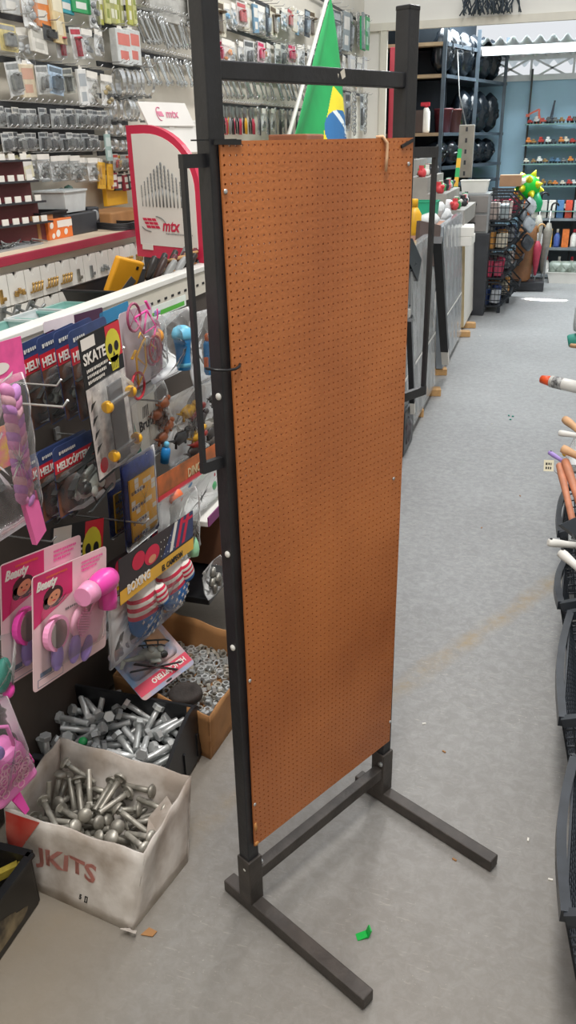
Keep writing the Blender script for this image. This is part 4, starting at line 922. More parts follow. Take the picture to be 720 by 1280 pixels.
part('torn_flap', MB().prism([(-.02, 0), (.018, .004), (.012, -.012), (.004, -.006), (-.006, -.016)], -.001, .001, Matrix.Translation((-.69-ox, 1.026-oy, .0175)) @ Matrix.Rotation(.9, 4, 'X')), M_WBOX, wb)
part('torn_flap', MB().add([(-.715-ox, 1.29-oy, .135), (-.675-ox, 1.25-oy, .14), (-.68-ox, 1.19-oy, .10), (-.72-ox, 1.18-oy, .095), (-.74-ox, 1.24-oy, .11)], [(0, 1, 2, 3, 4)]), M_WBOX, wb)
part('brown_tear', MB().add([(-.705-ox, 1.19-oy, .099), (-.69-ox, 1.20-oy, .12), (-.685-ox, 1.12-oy, .10), (-.72-ox, 1.10-oy, .085)], [(0, 1, 2, 3)]), M_CARD, wb, 'torn brown inside')
solo('paper_scrap', MB().prism([(-.014, 0), (.012, .003), (.016, .016), (-.004, .02)], -.001, .001, Matrix.Rotation(-1.5, 4, 'X')), M_CARD, 'torn brown scrap on the floor at the corner of the white carton', 'scrap', (-.655, 1.035, .002))

# fastener prototypes
def hexbolt():
    k = 6; mb = MB().lathe([(.0105, .0325), (.0105, .040), (.0095, .041), (0, .041)], 6)
    return mb.mesh('hex_bolt', M_STEEL)
def mesh_shaft(r, z0, z1, m, thread):
    mb = MB(); pr_ = [(r*.85, z0)]
    z = z0; i = 0
    while z < z0+(z1-z0)*thread: z += .0016; i += 1; pr_.append((r*(1.0 if i % 2 else .88), z))
    pr_ += [(r, z+.001), (r, z1)]
    return mb.lathe(pr_, 10).mesh('shank', m)
M_HB = [mat('fresh_zinc', 'd2d5d5', .36, .45, .2, 30), mat('grey_zinc', 'b9bcbb', .4, .45, .25, 30), mat('bright_white_zinc', 'e2e4e3', .32, .4, .15, 30)]
def place(data, cx, cy, builder, lab, cat, grp, name, dz=0.0):
    protos = builder()
    for i in range(len(data)//7):
        d = data[i*7:i*7+7]
        tree = protos[(i*7) % len(protos)]
        r = dup(tree, (cx+d[0]/1000, cy+d[1]/1000, d[2]/1000+dz), (0, 0, 0), lab(i), grp)
        r.rotation_mode = 'QUATERNION'; r.rotation_quaternion = Quaternion((d[3], d[4], d[5], d[6])).normalized()
    for t_ in protos:
        def kill(t2):
            for k in t2[1]: kill(k)
            bpy.data.objects.remove(t2[0])
        kill(t_)
def proto(name, head, shank, mh, ms):
    e = bpy.data.objects.new(name, None); COL.objects.link(e); e.empty_display_size = .01; e['category'] = 'bolt'
    part('head', head, mh, e); part('shank', shank, ms, e); return snap(e)
def hexes():
    r = []
    for m in M_HB:
        hd = MB().lathe([(.0158, .034), (.0158, .0458), (.0142, .047), (0, .047)], 6)
        r.append(proto('hex_bolt', hd, mesh_shaft(.0084, -.044, .0345, m, .45), m, m))
    return r
def rounds():
    r = []
    for m in (mat('worn_zinc', 'aba79c', .42, .5, .3, 40), mat('matt_zinc', '9a968c', .45, .5, .3, 40), mat('pale_zinc', 'bdb9ae', .4, .5, .3, 40)):
        hd = MB().lathe([(.0165, .0378), (.0165, .0395), (.0147, .0437), (.0105, .0469), (.0049, .0486), (0, .0490)], 16).box((0, 0, .0343), (.0137, .0137, .0084))
        r.append(proto('round_head_bolt', hd, mesh_shaft(.0069, -.0448, .0385, m, .5), m, m))
    return r
def nutmesh():
    r = []
    for m in (MATS['grey_zinc'], MATS['fresh_zinc'], mat('pale_zinc', 'aeaaa0', .4, .7, .3, 40)):
        mb = MB(); V = []; F = []
        for z in (-.005, .005):
            for k in range(12):
                a = k*PI/6; ro = .0118*(1 if k % 2 == 0 else .867); V.append((ro*math.cos(a), ro*math.sin(a), z))
            for k in range(12):
                a = k*PI/6; V.append((.0064*math.cos(a), .0064*math.sin(a), z))
        for k in range(12):
            q = (k+1) % 12
            F += [(k, q, 12+q, 12+k), (24+q, 24+k, 36+k, 36+q), (k, 24+k, 24+q, q), (12+k, 12+q, 36+q, 36+k)]
        o = part('hex_nut', mb.add(V, F), m, None); o['category'] = 'nut'; r.append((o, []))
    return r
place(ROUND_POSES, -.845, 1.21, rounds, lambda i: 'grey round-head bolt lying loose in the white carton', 'bolt', 'round-head bolts in the white carton', 'round_head_bolt', -.034)
place(HEX_POSES, -.947, 1.478, hexes, lambda i: 'shiny hex-head bolt lying loose in the black bin', 'bolt', 'hex bolts in the black bin', 'hex_bolt')
place(NUT_POSES, -.88, 1.755, nutmesh, lambda i: 'zinc hex nut lying loose in the brown carton', 'nut', 'hex nuts in the brown carton', 'hex_nut')
solo('green_plug', MB().lathe([(.011, 0), (.012, .003), (.011, .012), (.009, .014), (0, .0145)], 14), M_GREEN, 'small bright green plastic plug lying on the hex bolts in the black bin', 'plug', onZ(104, 928, .1) , (.5, .3, 0))

# black bin of hex bolts with high curved back corner
bb = thing('bolt_bin', 'black plastic bin full of shiny hex bolts behind the white carton', 'bin', (-.947, 1.472, 0))
def cx_(x_): return x_+.925
wallp = [(-1.115, .10), (-.735, .10)]
part('bottom_panel', MB().box((0, 0, .02), (.37, .225, .03), bev=.004), M_BLACKP, bb)
part('front_lip', MB().box((0, -.108, .055), (.37, .010, .085), bev=.003), M_BLACKP, bb)
part('rim', MB().box((.0, -.113, .098), (.385, .018, .010), bev=.003), M_DARK, bb)
def curved(xl):
    pts = [(-.112, .012)] + [(.112, .012)] + [(.112, .135)] + [(.128-.06*math.sin(a), .135+.03*(1-math.cos(a*1)) if False else .165-.03*math.cos(a)+0) for a in []]
    top_ = [(.112, .158), (.102, .172), (.08, .180), (.05, .180), (.01, .170), (-.04, .150), (-.09, .122), (-.112, .100)]
    return [(-.112, .012), (.112, .012)] + top_
for s in (-1, 1):
    o = part('side_panel', MB().prism(curved(0), -.005, .005, Matrix.Translation((s*.187, 0, 0)) @ Matrix.Rotation(R90, 4, 'Z')), M_BLACKP, bb)
part('back_panel', MB().box((0, .112, .085), (.37, .010, .15), bev=.003), M_BLACKP, bb)
for i in range(3): part('rib', MB().box((.193, -.08+.08*i, .06), (.006, .008, .07)), M_BLACKP, bb)

# brown carton of nuts
ox, oy = -.88, 1.755
cb = thing('nut_carton', 'brown cardboard carton of hex nuts beside the stand upright', 'box', (ox, oy, 0))
q = [(-1.045-ox, 1.665-oy), (-.728-ox, 1.572-oy), (-.70-ox, 1.90-oy), (-1.045-ox, 1.945-oy)]
q2 = [(-1.05-ox, 1.66-oy), (-.715-ox, 1.556-oy), (-.688-ox, 1.90-oy), (-1.045-ox, 1.955-oy)]
openbox(q, q2, [.15, .155, .17, .205], .004, .085, m=M_CARD, root=cb)
p = onZ(232, 868, .145)
solo('rubber_block', MB().lathe([(.0, -.015), (.040, -.015), (.046, -.010), (.047, .0), (.046, .010), (.040, .015), (.028, .013), (.0, .012)], 28, sx=1, sy=.72), mat('black_rubber', '37312e', .8, 0, .35, 30, .4, 90), 'dusty black rubber wheel piece resting on the nuts by the stand', 'rubber block', (p.x, p.y, .145), (.35, -.1, .35))

# black crate at the lower left corner
t = thing('parts_crate', 'scuffed black crate of small parts at the lower left corner', 'crate', (-1.04, .93, 0))
for (c0, d0) in (((.118, -.01, .07), (.008, .25, .135)), ((-.118, -.01, .07), (.008, .25, .135)), ((0, .119, .07), (.24, .008, .135)), ((0, -.139, .07), (.24, .008, .135))):
    part('side_panel', MB().box(c0, d0, bev=.002), mat('scuffed_black_plastic', '26231f', .45, 0, .3, 9), t)
part('bottom_panel', MB().box((0, -.01, .012), (.236, .25, .02)), M_BLACKP, t)
rm = MB()
for a, b2 in (((.12, -.143), (.12, .123)), ((-.12, -.143), (-.12, .123)), ((-.12, .121), (.12, .121)), ((-.12, -.141), (.12, -.141))): rm.bar((*a, .138), (*b2, .138), .018, .008)
part('rim', rm, M_BLACKP, t)
part('dust_patch', MB().grid(lambda u, v: (.1226, -.08+.14*u+.02*math.sin(v*5), .02+.07*v*(.6+.4*math.sin(u*PI))), 6, 6), mat('ochre_dust', '84755a', .8, 0, .4, 20, col2='3a332a'), t, 'ochre dust stain')
p = onZ(14, 1080, .12)
solo('yellow_fitting', MB().bar((-.05, -.012, 0), (.03, .02, .02), .016, .018).bar((.03, .02, .02), (.037, .024, .022), .010, .012), mat('worn_yellow', 'cdb64a', .5, 0, .3, 40), 'worn yellow fitting lying in the black crate at the corner', 'fitting', (p.x-.012, p.y-.02, .09), (0, 0, .3))
rnd = random.Random(5)
for i in range(9):
    solo('brass_fitting', MB().lathe([(.010, 0), (.012, .006), (.012, .016), (.008, .022), (.006, .03)], 8), mat('tarnished_brass', '6b4a3a', .45, .5, .3, 30), 'dark reddish fitting lying in the black crate at the corner', 'fitting', (-.95-.055*(i % 3)-.01, .85+.05*(i//3)+.06, .03+.004*(i % 2)), (1.5, rnd.uniform(0, 3), rnd.uniform(0, 3)), 'reddish fittings in the black crate')

# ---- lower shelf at the right end, behind the stand upright
t = thing('gondola_shelf', 'white lower shelf with a purple edge behind the stand upright', 'shelf', (-1.0, 2.3, .47))
part('board', MB().box((0, 0, 0), (.22, .55, .018), bev=.003), M_WHITE, t)
part('edge_strip', MB().box((.112, 0, .008), (.004, .55, .03)), mat('purple_strip', '7b2c6a', .5), t)
loc, rot, w_, h = frame(-.93, (192, 600), (285, 545), (212, 660))
t = thing('dinosaur_set_pack', 'orange headed clear pack of dinosaur toys behind the stand upright', 'toy pack', loc, rot)
b = MB().prism([(-w_/2, h*.62), (w_/2, h*.62), (w_/2, h), (-w_/2, h)], 0, .0012); rect(b, -w_*.5, h*.62, w_*.5, h*.70, -.0006, 1)
part('header_card', b, [mat('orange_header', 'cf6a2c', .5, 0, .3, 14, col2='7a4a20'), M_RED2], t); write(t, 'DINO', (-w_*.1, -.0012, h*.72), h*.2, M_TAN, bold=.0006)
bag(w_, h*.64, .02, 0, M_FILM, 'bag', t)
for px, py, m, nm, r in ((232, 603, M_BLUE, 'blue', .021), (262, 606, M_GREEN, 'green', .024), (262, 592, M_RED2, 'red', .02), (218, 620, M_ORANGE, 'orange', .026)):
    solo('toy_ball', MB().ball((0, 0, 0), (r, r, r*.9)), m, f'{nm} toy ball beside the dinosaur pack behind the side bracket', 'ball', onX(px, py, -.96 if nm != 'orange' else -.94))
loc, rot, w_, h = frame(-.90, (214, 628), (246, 606), (224, 708))
t = thing('glow_toy_bag', 'clear bag with a pale green rounded toy beside the mitten packs', 'toy pack', loc, rot)
part('toy', MB().lathe([(0, 0), (.016, .006), (.019, .025), (.016, .045), (.010, .06), (.0, .066)], 16, (.006, -.018, .012)), mat('pale_green_plastic', '9fdcb0', .4, 0, .06), t)
bag(w_, h, .03, 0, M_FILM, 'bag', t)
t = thing('carton_stack', 'brown carton with white label under the white shelf', 'box', (-.985, 2.28, .27), (0, 0, R90))
part('box', MB().box((0, 0, .09), (.3, .2, .17), bev=.003), mat('dark_brown_carton', '6a4630', .8), t)
lb = MB()
for z in (.03, .085, .14): rect(lb, -.145, z-.022, -.06, z+.022, -.1012)
part('label', lb, M_PAPER, t)
for z in (.03, .085, .14):
    for k in range(4): part('print_line', MB().box((-.105, -.1018, z-.014+.009*k), (.06-.01*(k % 2), .0006, .0025)), M_INK, t)
t = thing('lower_shelf', 'black metal shelf low on the gondola behind the stand', 'shelf', (-.985, 2.25, .255))
part('board', MB().box((0, 0, 0), (.24, .62, .022), bev=.003), M_BLACKP, t)
t = thing('parts_bag', 'clear bag of grey metal parts on the low black shelf', 'bag', (-.86, 1.98, .27), (0, 0, R90))
for i in range(7): part('metal_part', MB().lathe([(.008, 0), (.010, .02), (.006, .03)], 8, (random.uniform(-.04, .04), random.uniform(-.01, .02), .005+.012*(i % 4)), Matrix.Rotation(.2*i, 4, 'Y')), M_DULL, t)
bag(.12, .10, .03, 0, M_FILM, 'bag', t)
# ------------------------------------------------------------------ hardware counter along the left wall
CX = -1.50
zc = onX(0, 322, CX).z
cnt = thing('wall_counter', 'long wall counter with a dark red front edge under the hung hardware', 'counter', (CX, 4.6, 0), (0, 0, R90))
CL = 6.4
part('worktop', MB().box((0, .145, zc-.012), (CL, .29, .024)), mat('tan_worktop', 'd6c3ab', .5, 0, .12, 8), cnt)
part('front_edge', MB().box((0, -.006, zc-.012), (CL, .012, .026), bev=.002), mat('dark_red_edge', 'a22c44', .4, 0, .1, 5), cnt)
part('lower_panel', MB().box((0, .15, (zc-.45)/2), (CL, .27, zc-.45)), M_CREAM, cnt)
# white drawers with a V notch and a sample of the fitting on the front
DW = .0865; rows = 4; ncol = 22; y0 = 1.83
cab = thing('drawer_cabinet', 'cabinet of small white notched drawers with fittings on their fronts under the counter', 'drawer cabinet', (CX, y0+DW*ncol/2, zc-.44), (0, 0, R90))
part('carcass', MB().box((0, .14, .21), (DW*ncol+.02, .24, .40)), M_CREAM, cab)
M_DRW = mat('white_drawer', 'dcdad4', .5, 0, .06, 12); M_BRASS = mat('brass', 'b49155', .35, .6, .3, 40)
def fitting(kind, rnd):
    mb = MB()
    if kind == 0:
        for k in range(4): mb.tube([(-.024+.016*k, -.003, -.012), (-.024+.016*k, -.012, -.008), (-.022+.016*k, -.014, .012)], .0035, 6).ball((-.022+.016*k, -.014, .014), .005, k=8)
    elif kind == 1: mb.box((0, -.006, -.008), (.022, .008, .022), bev=.002).tube([(-.006, -.006, .004), (-.006, -.006, .02), (.006, -.006, .02), (.006, -.006, .004)], .0022, 6)
    elif kind == 2: mb.box((0, -.004, 0), (.012, .006, .04), bev=.001).box((.008, -.006, -.008), (.02, .006, .010), bev=.001)
    elif kind == 3:
        for k in range(3): mb.lathe([(.006, 0), (.008, .006), (.004, .012), (.006, .016)], 8, (-.018+.018*k, -.008, -.01+.006*(k % 2)))
    elif kind == 4: mb.tube([(0, -.004, .018), (0, -.018, .012), (.0, -.03, .016), (0, -.034, .028)], .0035, 6).box((0, -.002, .008), (.014, .004, .04), bev=.001).tube([(-.02, -.028, -.01), (0, -.006, -.008), (.02, -.028, -.01)], .004, 6)
    return mb
rnd = random.Random(12)
kinds = {}
for r in range(rows):
    for c in range(ncol):
        mb = MB(); hw = DW/2-.0022; hh = .0885/2
        zz = .39-.044-r*.094; xx = (c-ncol/2+.5)*DW; nn = .014
        mb.prism([(-hw, -hh), (hw, -hh), (hw, hh), (nn, hh), (0, hh-.022), (-nn, hh), (-hw, hh)], 0, .012)
        poly(mb, [(nn, hh), (0, hh-.022), (-nn, hh)], .011, 1)  # black face fills the notch, standing in for the shadow inside it
        o = part('drawer', mb, [M_DRW, M_INK], cab); o.location = (xx, 0, zz)
        if r == 2 and c == 6: o.location = (xx+.01, -.03, zz); o.rotation_euler = (0, .5, 0)
        kd = (4 if (r == 1 and c < 6) or (r == 2 and c < 5) else 0 if (r in (0, 1) and c % 7 in (5, 6, 4)) else rnd.choice([1, 2, 2, 3, 0]))
        part('sample_fitting', fitting(kd, rnd), M_CHROME if kd == 4 else rnd.choice([M_BRASS, M_DULL, M_GREYM]) if kd != 0 else M_BRASS, o).location = (0, 0, -.012)
# rows of price-tag trays, far left of the counter
t = thing('tag_display', 'dark red stepped display of tiny white price cards at the left end of the counter', 'display', (-1.66, onX(12, 300, -1.66).y, zc), (0, 0, R90-.2))
for k in range(4):
    f = part('step', MB().box((-.02, .07-.018*0, .03+.062*k), (.34, .05, .06)), M_MAROON, t); f.location = (0, -.02*(3-k), 0)
    part('ledge', MB().box((-.02, .035, .062+.062*k), (.35, .05, .006)), M_DARK, f)
    rnd = random.Random(k)
    for i in range(8): part('price_card', MB().box((-.17+.042*i+rnd.uniform(-.005, .005), .018, .074+.062*k), (.026, .003, .018)), M_PAPER, f)
t = thing('wire_tray', 'tangle of grey wire parts in front of the tag display', 'tray', onX(16, 300, -1.60)+Vector((0, 0, 0)), (0, 0, R90)); t.location.z = zc
mb = MB(); rnd = random.Random(8)
for i in range(16):
    a = Vector((rnd.uniform(-.1, .1), rnd.uniform(-.02, .03), .006)); mb.tube([a, a+Vector((rnd.uniform(-.05, .05), rnd.uniform(-.02, .02), rnd.uniform(.005, .02))), a+Vector((rnd.uniform(-.08, .08), rnd.uniform(-.02, .02), 0))], .0025, 5)
part('wire_parts', mb, M_GREYM, t); part('base', MB().box((0, .005, .003), (.24, .07, .006)), M_SILVERP, t)
def crate(name, label, cat, loc, rz, w_, d_, h_, m, th=.004, taper=.88, rim=True, group=None):
    t = thing(name, label, cat, loc, (0, 0, rz), group)
    mb = MB(); k = taper
    for s in (0, 1):
        pass
    o_ = [(-w_/2*k, -d_/2*k), (w_/2*k, -d_/2*k), (w_/2*k, d_/2*k), (-w_/2*k, d_/2*k)]; p_ = [(-w_/2, -d_/2), (w_/2, -d_/2), (w_/2, d_/2), (-w_/2, d_/2)]
    f = 1-2*th/min(w_, d_)
    vs = [(*q, 0) for q in o_]+[(*q, h_) for q in p_]+[(q[0]*f, q[1]*f, h_) for q in p_]+[(q[0]*f, q[1]*f, th) for q in o_]
    fs = [(3, 2, 1, 0)]
    for i in range(4):
        j = (i+1) % 4; fs += [(i, j, 4+j, 4+i), (4+i, 4+j, 8+j, 8+i), (8+i, 8+j, 12+j, 12+i)]
    fs.append((12, 13, 14, 15)); part('body', mb.add(vs, fs), m, t)
    if rim:
        rb = MB()
        for i in range(4): rb.bar((*p_[i], h_), (*p_[(i+1) % 4], h_), .010, .006)
        part('rim', rb, m, t)
    return t
M_CLEARP = mat('frosted_clear_plastic', 'c9cfd0', .3, 0, .1, 20)
M_TEALC = mat('frosted_teal_plastic', '88b5ad', .3, 0, .15, 14)
def cpt(px, py, X=-1.62): q = onX(px, py, X); q.z = zc; return q
crate('parts_bin', 'dark open bin tipped forward on the counter beside the tag display', 'bin', cpt(50, 282, -1.68), R90, .17, .12, .085, M_BLACKP)
t = crate('parts_bin', 'clear plastic bin standing on the dark box on the counter', 'bin', cpt(80, 276, -1.68)+Vector((0, 0, .075)), R90, .15, .12, .07, M_CLEARP)
solo('storage_box', MB().box((0, 0, .035), (.22, .14, .07), bev=.004), M_DARK, 'low dark grey box under the clear bin on the counter', 'box', cpt(82, 284, -1.68), (0, 0, R90))
solo('carton', MB().box((0, 0, .04), (.10, .08, .08), bev=.002), M_CARD, 'small brown carton left of the orange box on the counter', 'box', cpt(47, 300, -1.66), (0, 0, R90))
t = thing('orange_box', 'orange and white carton at the front of the counter', 'box', cpt(67, 302, -1.64), (0, 0, R90))
b = MB().box((0, 0, .032), (.15, .07, .064), bev=.002)
for (cx, cz, r) in ((-.055, .045, .012), (-.02, .018, .014), (.03, .02, .012), (.05, .04, .008), (-.05, .012, .010)): poly(b, ell(cx, cz, r, r*.8, rot=.5), -.0356, 1)
rect(b, -.02, .036, .074, .058, -.0358, 1)
part('box', b, [mat('orange_print', 'e87a34', .5), M_PAPER], t)
t = thing('teal_box', 'teal and white carton right of the orange one on the counter', 'box', cpt(95, 297, -1.66), (0, 0, R90))
b = MB().box((0, 0, .03), (.12, .07, .06), bev=.002); poly(b, ell(-.03, .03, .022, .026), -.0356, 1); rect(b, .01, .01, .055, .04, -.0357, 2)
part('box', b, [M_PAPER, M_TEAL, M_GREYM], t)
t = thing('gauge', 'dark instrument with a grey dial standing on the counter', 'instrument', cpt(114, 289, -1.67), (0, 0, R90-.3))
part('body', MB().box((0, 0, .04), (.06, .05, .08), bev=.006), M_DARK, t); part('dial', MB().lathe([(.02, 0), (.02, .006), (.016, .007), (0, .007)], 16, M=Matrix.Translation((.0, -.026, .05)) @ Matrix.Rotation(R90, 4, 'X')), M_SILVERP, t)
part('foot', MB().box((0, 0, .004), (.08, .06, .008)), M_BLACKP, t)
solo('cardboard_tray', MB().box((0, 0, .03), (.3, .16, .05), bev=.006), M_CARD, 'flat brown cardboard tray at the back of the counter near the red board', 'tray', cpt(140, 279, -1.68), (0, 0, R90))
mb = MB()
for k in range(4): mb.tube([(.10*math.cos(a*PI/10), .07*math.sin(a*PI/10), .006+.006*k+.003*math.sin(a)) for a in range(20)], .004, 6, closed=True)
solo('hose_coil', mb, M_BLACKP, 'coil of thin black hose lying on the counter edge', 'hose', cpt(142, 287, -1.58))
solo('yellow_pack', MB().box((0, 0, .04), (.18, .02, .08), bev=.003), M_YEL, 'yellow pack standing at the wall behind the cardboard tray', 'pack', cpt(146, 264, -1.76)+Vector((0, 0, .06)), (0, 0, R90))
solo('dark_ornament', MB().lathe([(.03, 0), (.04, .03), (.02, .06), (.03, .08), (0, .09)], 12).ball((.03, 0, .08), .02, k=8), mat('dark_green_plastic', '24443a', .5), 'small dark green piece standing behind the clear bin on the counter', 'ornament', cpt(80, 262, -1.74)+Vector((0, 0, .06)))

# ------------------------------------------------------------------ on top of the gondola
zs = 1.041
def gpt(px, py, z=zs): return onZ(px, py, z)
GB = -1.265
def gb(px, py): q = onX(px, py, GB); q.z = zs; return q
crate('parts_bin', 'frosted teal bin on the gondola top at the left edge', 'bin', gb(14, 408), R90, .24, .15, .05, M_TEALC)
crate('parts_bin', 'long clear frosted bin on the gondola top, left of the black bin', 'bin', gb(58, 396), R90, .15, .15, .055, M_CLEARP)
crate('parts_bin', 'frosted teal bin on the gondola top beside the black bin', 'bin', gb(92, 386), R90, .15, .15, .05, M_TEALC)
for i, (px, py) in enumerate(((3, 391), (20, 388), (37, 383))):
    q = gpt(px, py, 1.09); solo('coat_hook', MB().box((0, 0, 0), (.026, .006, .045), bev=.001).tube([(0, -.003, .01), (0, -.035, .010), (0, -.042, .028)], .0045, 7).tube([(-.012, -.003, -.015), (-.016, -.026, -.02), (-.016, -.03, -.006)], .0035, 7).tube([(.012, -.003, -.015), (.016, -.026, -.02), (.016, -.03, -.006)], .0035, 7), M_GREYM, 'grey metal coat hook lying over the bins, %s from the left edge' % ORD[i], 'coat hook', (q.x, q.y, 1.085), (.3, .2*i, R90), 'coat hooks over the bins')
p = onX(158, 366, -1.28); bx = crate('tool_bin', 'black open bin of chisels on the gondola top left of the red board', 'bin', (p.x, p.y, zs), R90, .44, .19, .075, M_BLACKP)
q = onX(148, 352, -1.30)
t = thing('yellow_tool_case', 'yellow plastic tool case leaning in the black bin', 'tool', (q.x, q.y, 1.085), (.35, .28, R90-.3))
part('case', MB().box((0, 0, .045), (.115, .022, .12), bev=.006), mat('amber_plastic', 'f0a92a', .4, 0, .08), t)
part('window', MB().box((.008, -.0115, .03), (.03, .002, .055), M=Matrix.Rotation(.4, 4, 'Y')), M_GREYM, t); part('hole', MB().box((.03, -.0115, .085), (.010, .002, .010)), M_INK, t)
cols = ['2a2523', '3d2a26', '8e8f8e', '2b2b2d', '5b2630', '9a9c9c', '33302e', '4a2a2e', '2a2523', '7a7c7c', '6a3038', '2f2f30']
for i, c_ in enumerate(cols):
    q = onX(180+i*4.6, 360, -1.20)
    t = thing('chisel', '%s tool handle, %s from the left among those leaning in the black bin' % ('grey' if c_[0] in '789' else 'dark', ORD[i]), 'chisel', (q.x-.01+.01*(i % 3), q.y, 1.075), (.12, .45+.15*(i % 3), R90-.4), 'tool handles in the black bin')
    part('handle', MB().lathe([(.008, .05), (.011, .06), (.012, .10), (.009, .125), (0, .13)], 10), mat('handle_'+c_, c_, .4), t); part('blade', MB().box((0, 0, .02), (.014, .004, .07)), M_CHROME, t)
for i in range(21):
    q = onX(206+(i % 7)*7+3*(i//7), 350, -1.18)
    solo('wooden_stick', MB().lathe([(.006, -.04), (.007, .03), (.004, .05)], 8), M_WOOD, 'pale wooden tool end heaped in front of the red board', 'stick', (q.x, q.y, 1.10+.03*(i//7)), (.9+.2*(i % 3), .4*(i % 4), .5*i), 'wooden tool ends before the red board')
solo('iron_rod', MB().tube([(-.10, 0, 0), (.1, .0, .05)], .004, 6), M_BLACKP, 'thin dark rod lying over the wooden tool ends', 'rod', onX(232, 343, -1.19), (0, 0, R90+.6))

# ------------------------------------------------------------------ red and white arched display board
zd = 1.05
pl_, pr_ = onZ(172, 330, zd), onZ(262, 352, zd)
pl_ = onX(172, 320, -1.46); zd = pl_.z; pr_ = onZ(256, 329, zd)
d_ = (pr_-pl_); BW = d_.length; ang = math.atan2(d_.y, d_.x)
tp = onX(163, 157, -1.46); BH = tp.z-zd
brd = thing('display_board', 'arched white display board with red border and drill bits on the gondola', 'display board', (pl_+pr_)/2, (0, 0, ang))
M_BRED = mat('border_red', 'd23152', .35, 0, .05, 3); M_BWHT = mat('board_white', 'e9e6e0', .35, 0, .03)
def arch(x0, x1, z0, z1, s=.0):
    pts = [(x1, z0)]
    for k in range(13):
        a = k/12; pts.append((x1-(x1-x0)*.78*(1-math.cos(a*R90)) , z0+(z1-z0)*(.50+.50*math.sin(a*R90))) )
    pts += [(x0, z1), (x0, z0)]
    return pts
part('panel', MB().prism(arch(-BW/2, BW/2, 0, BH), 0, .02), M_BRED, brd)
part('stand', MB().box((0, .03, -(zd-zs)/2), (BW*.8, .06, zd-zs-.002)), M_DARK, brd)
bd = BW*.075
part('face', MB().prism(arch(-BW/2+bd, BW/2-bd, BH*.10, BH-bd), -.0015, .004), M_BWHT, brd)
n = 13
for i in range(n):
    u = (i-(n-1)/2)/((n-1)/2); hh_ = BH*(.33-.17*abs(u)**1.1); r = BW*(.0095-.0055*abs(u)); x_ = u*BW*.31-BW*.02
    db = MB().tube([(x_, -.004, BH*.40), (x_, -.004, BH*.40+hh_*.45)], r*.8, 8)
    for s_ in (0, PI): db.tube([(x_+r*.55*math.cos(k*.9+s_), -.004+r*.55*math.sin(k*.9+s_), BH*.40+hh_*(.45+.55*k/20)) for k in range(21)], r*.6, 6)
    part('drill_bit', db, M_GREYM, brd)
lg = MB()
for a in range(3):
    for b_ in range(3):
        x_ = -BW*.36+a*BW*.068+(2-b_)*BW*.024; z_ = BH*.235+b_*BH*.028
        lg.prism([(x_+BW*.018, z_), (x_+BW*.075, z_), (x_+BW*.06, z_+BH*.02), (x_+BW*.003, z_+BH*.02)], -.003, 0)
part('logo', lg, M_BRED, brd)
part('logo_arc', MB().tube([(-BW*.20+BW*.19*math.cos(a), -.003, BH*.268+BH*.062*math.sin(a)) for a in [3.6+.1*k for k in range(10)]], .0016, 5).tube([(-BW*.20+BW*.19*math.cos(a), -.003, BH*.268+BH*.062*math.sin(a)) for a in [.2+.1*k for k in range(12)]], .0016, 5), M_GREYM, brd)
write(brd, 'mtx', (-BW*.07, -.003, BH*.22), BH*.125, M_BRED, 'logo_lettering', bold=.0012, shear=.25)
sb_ = scribble(-BW*.02, BH*.205, BW*.38, BH*.012, 1, 4); part('small_print', sb_, M_SILVERP, brd).location = (0, -.002, 0)
part('price_label', MB().box((-BW*.31, -.004, BH*.085), (BW*.16, .002, BH*.045)), M_PAPER, brd)
# white sign behind it
s1 = onX(178, 127, -1.52); s2 = onX(186, 157, -1.52); s3 = onX(244, 163, -1.44)
sg = thing('display_sign', 'white tilted sign with pink lettering above the arched board', 'sign', s2, (-.35, 0, math.atan2(s3.y-s2.y, s3.x-s2.x)))
sw = (s3-s2).length; sh = (s1-s2).length
part('panel', MB().prism([(0, 0), (sw, -.0), (sw*.93, sh), (-sw*.07, sh)], 0, .008), M_BWHT, sg)
write(sg, 'mtx', (sw*.42, -.002, sh*.35), sh*.5, mat('pale_pink_print', 'dd7f9c', .5), 'lettering', bold=.0008, shear=.2)
part('logo', MB().tube([(sw*.3+sw*.06*math.cos(a), -.001, sh*.5+sh*.28*math.sin(a)) for a in [1+.3*k for k in range(14)]], .002, 5).prism([(sw*.28, sh*.4), (sw*.38, sh*.4), (sw*.35, sh*.6), (sw*.25, sh*.6)], -.002, 0), MATS['pale_pink_print'], sg)
part('post', MB().box((sw*.5, .02, -(s2.z-zc)/2), (.03, .03, s2.z-zc), M=Matrix.Rotation(.35, 4, 'X')), M_WHITE, sg)
part('stand', MB().prism([(sw*.0, -.10), (sw, -.10), (sw, 0), (sw*.0, 0)], .01, .06), M_WHITE, sg)
q = onX(222, 205, -1.60); solo('white_carton', MB().box((0, 0, .19), (.22, .12, .38), bev=.004), M_WHITE, 'plain white box behind the arched board near the stand upright', 'box', (q.x, q.y, zc+.001), (0, 0, R90))

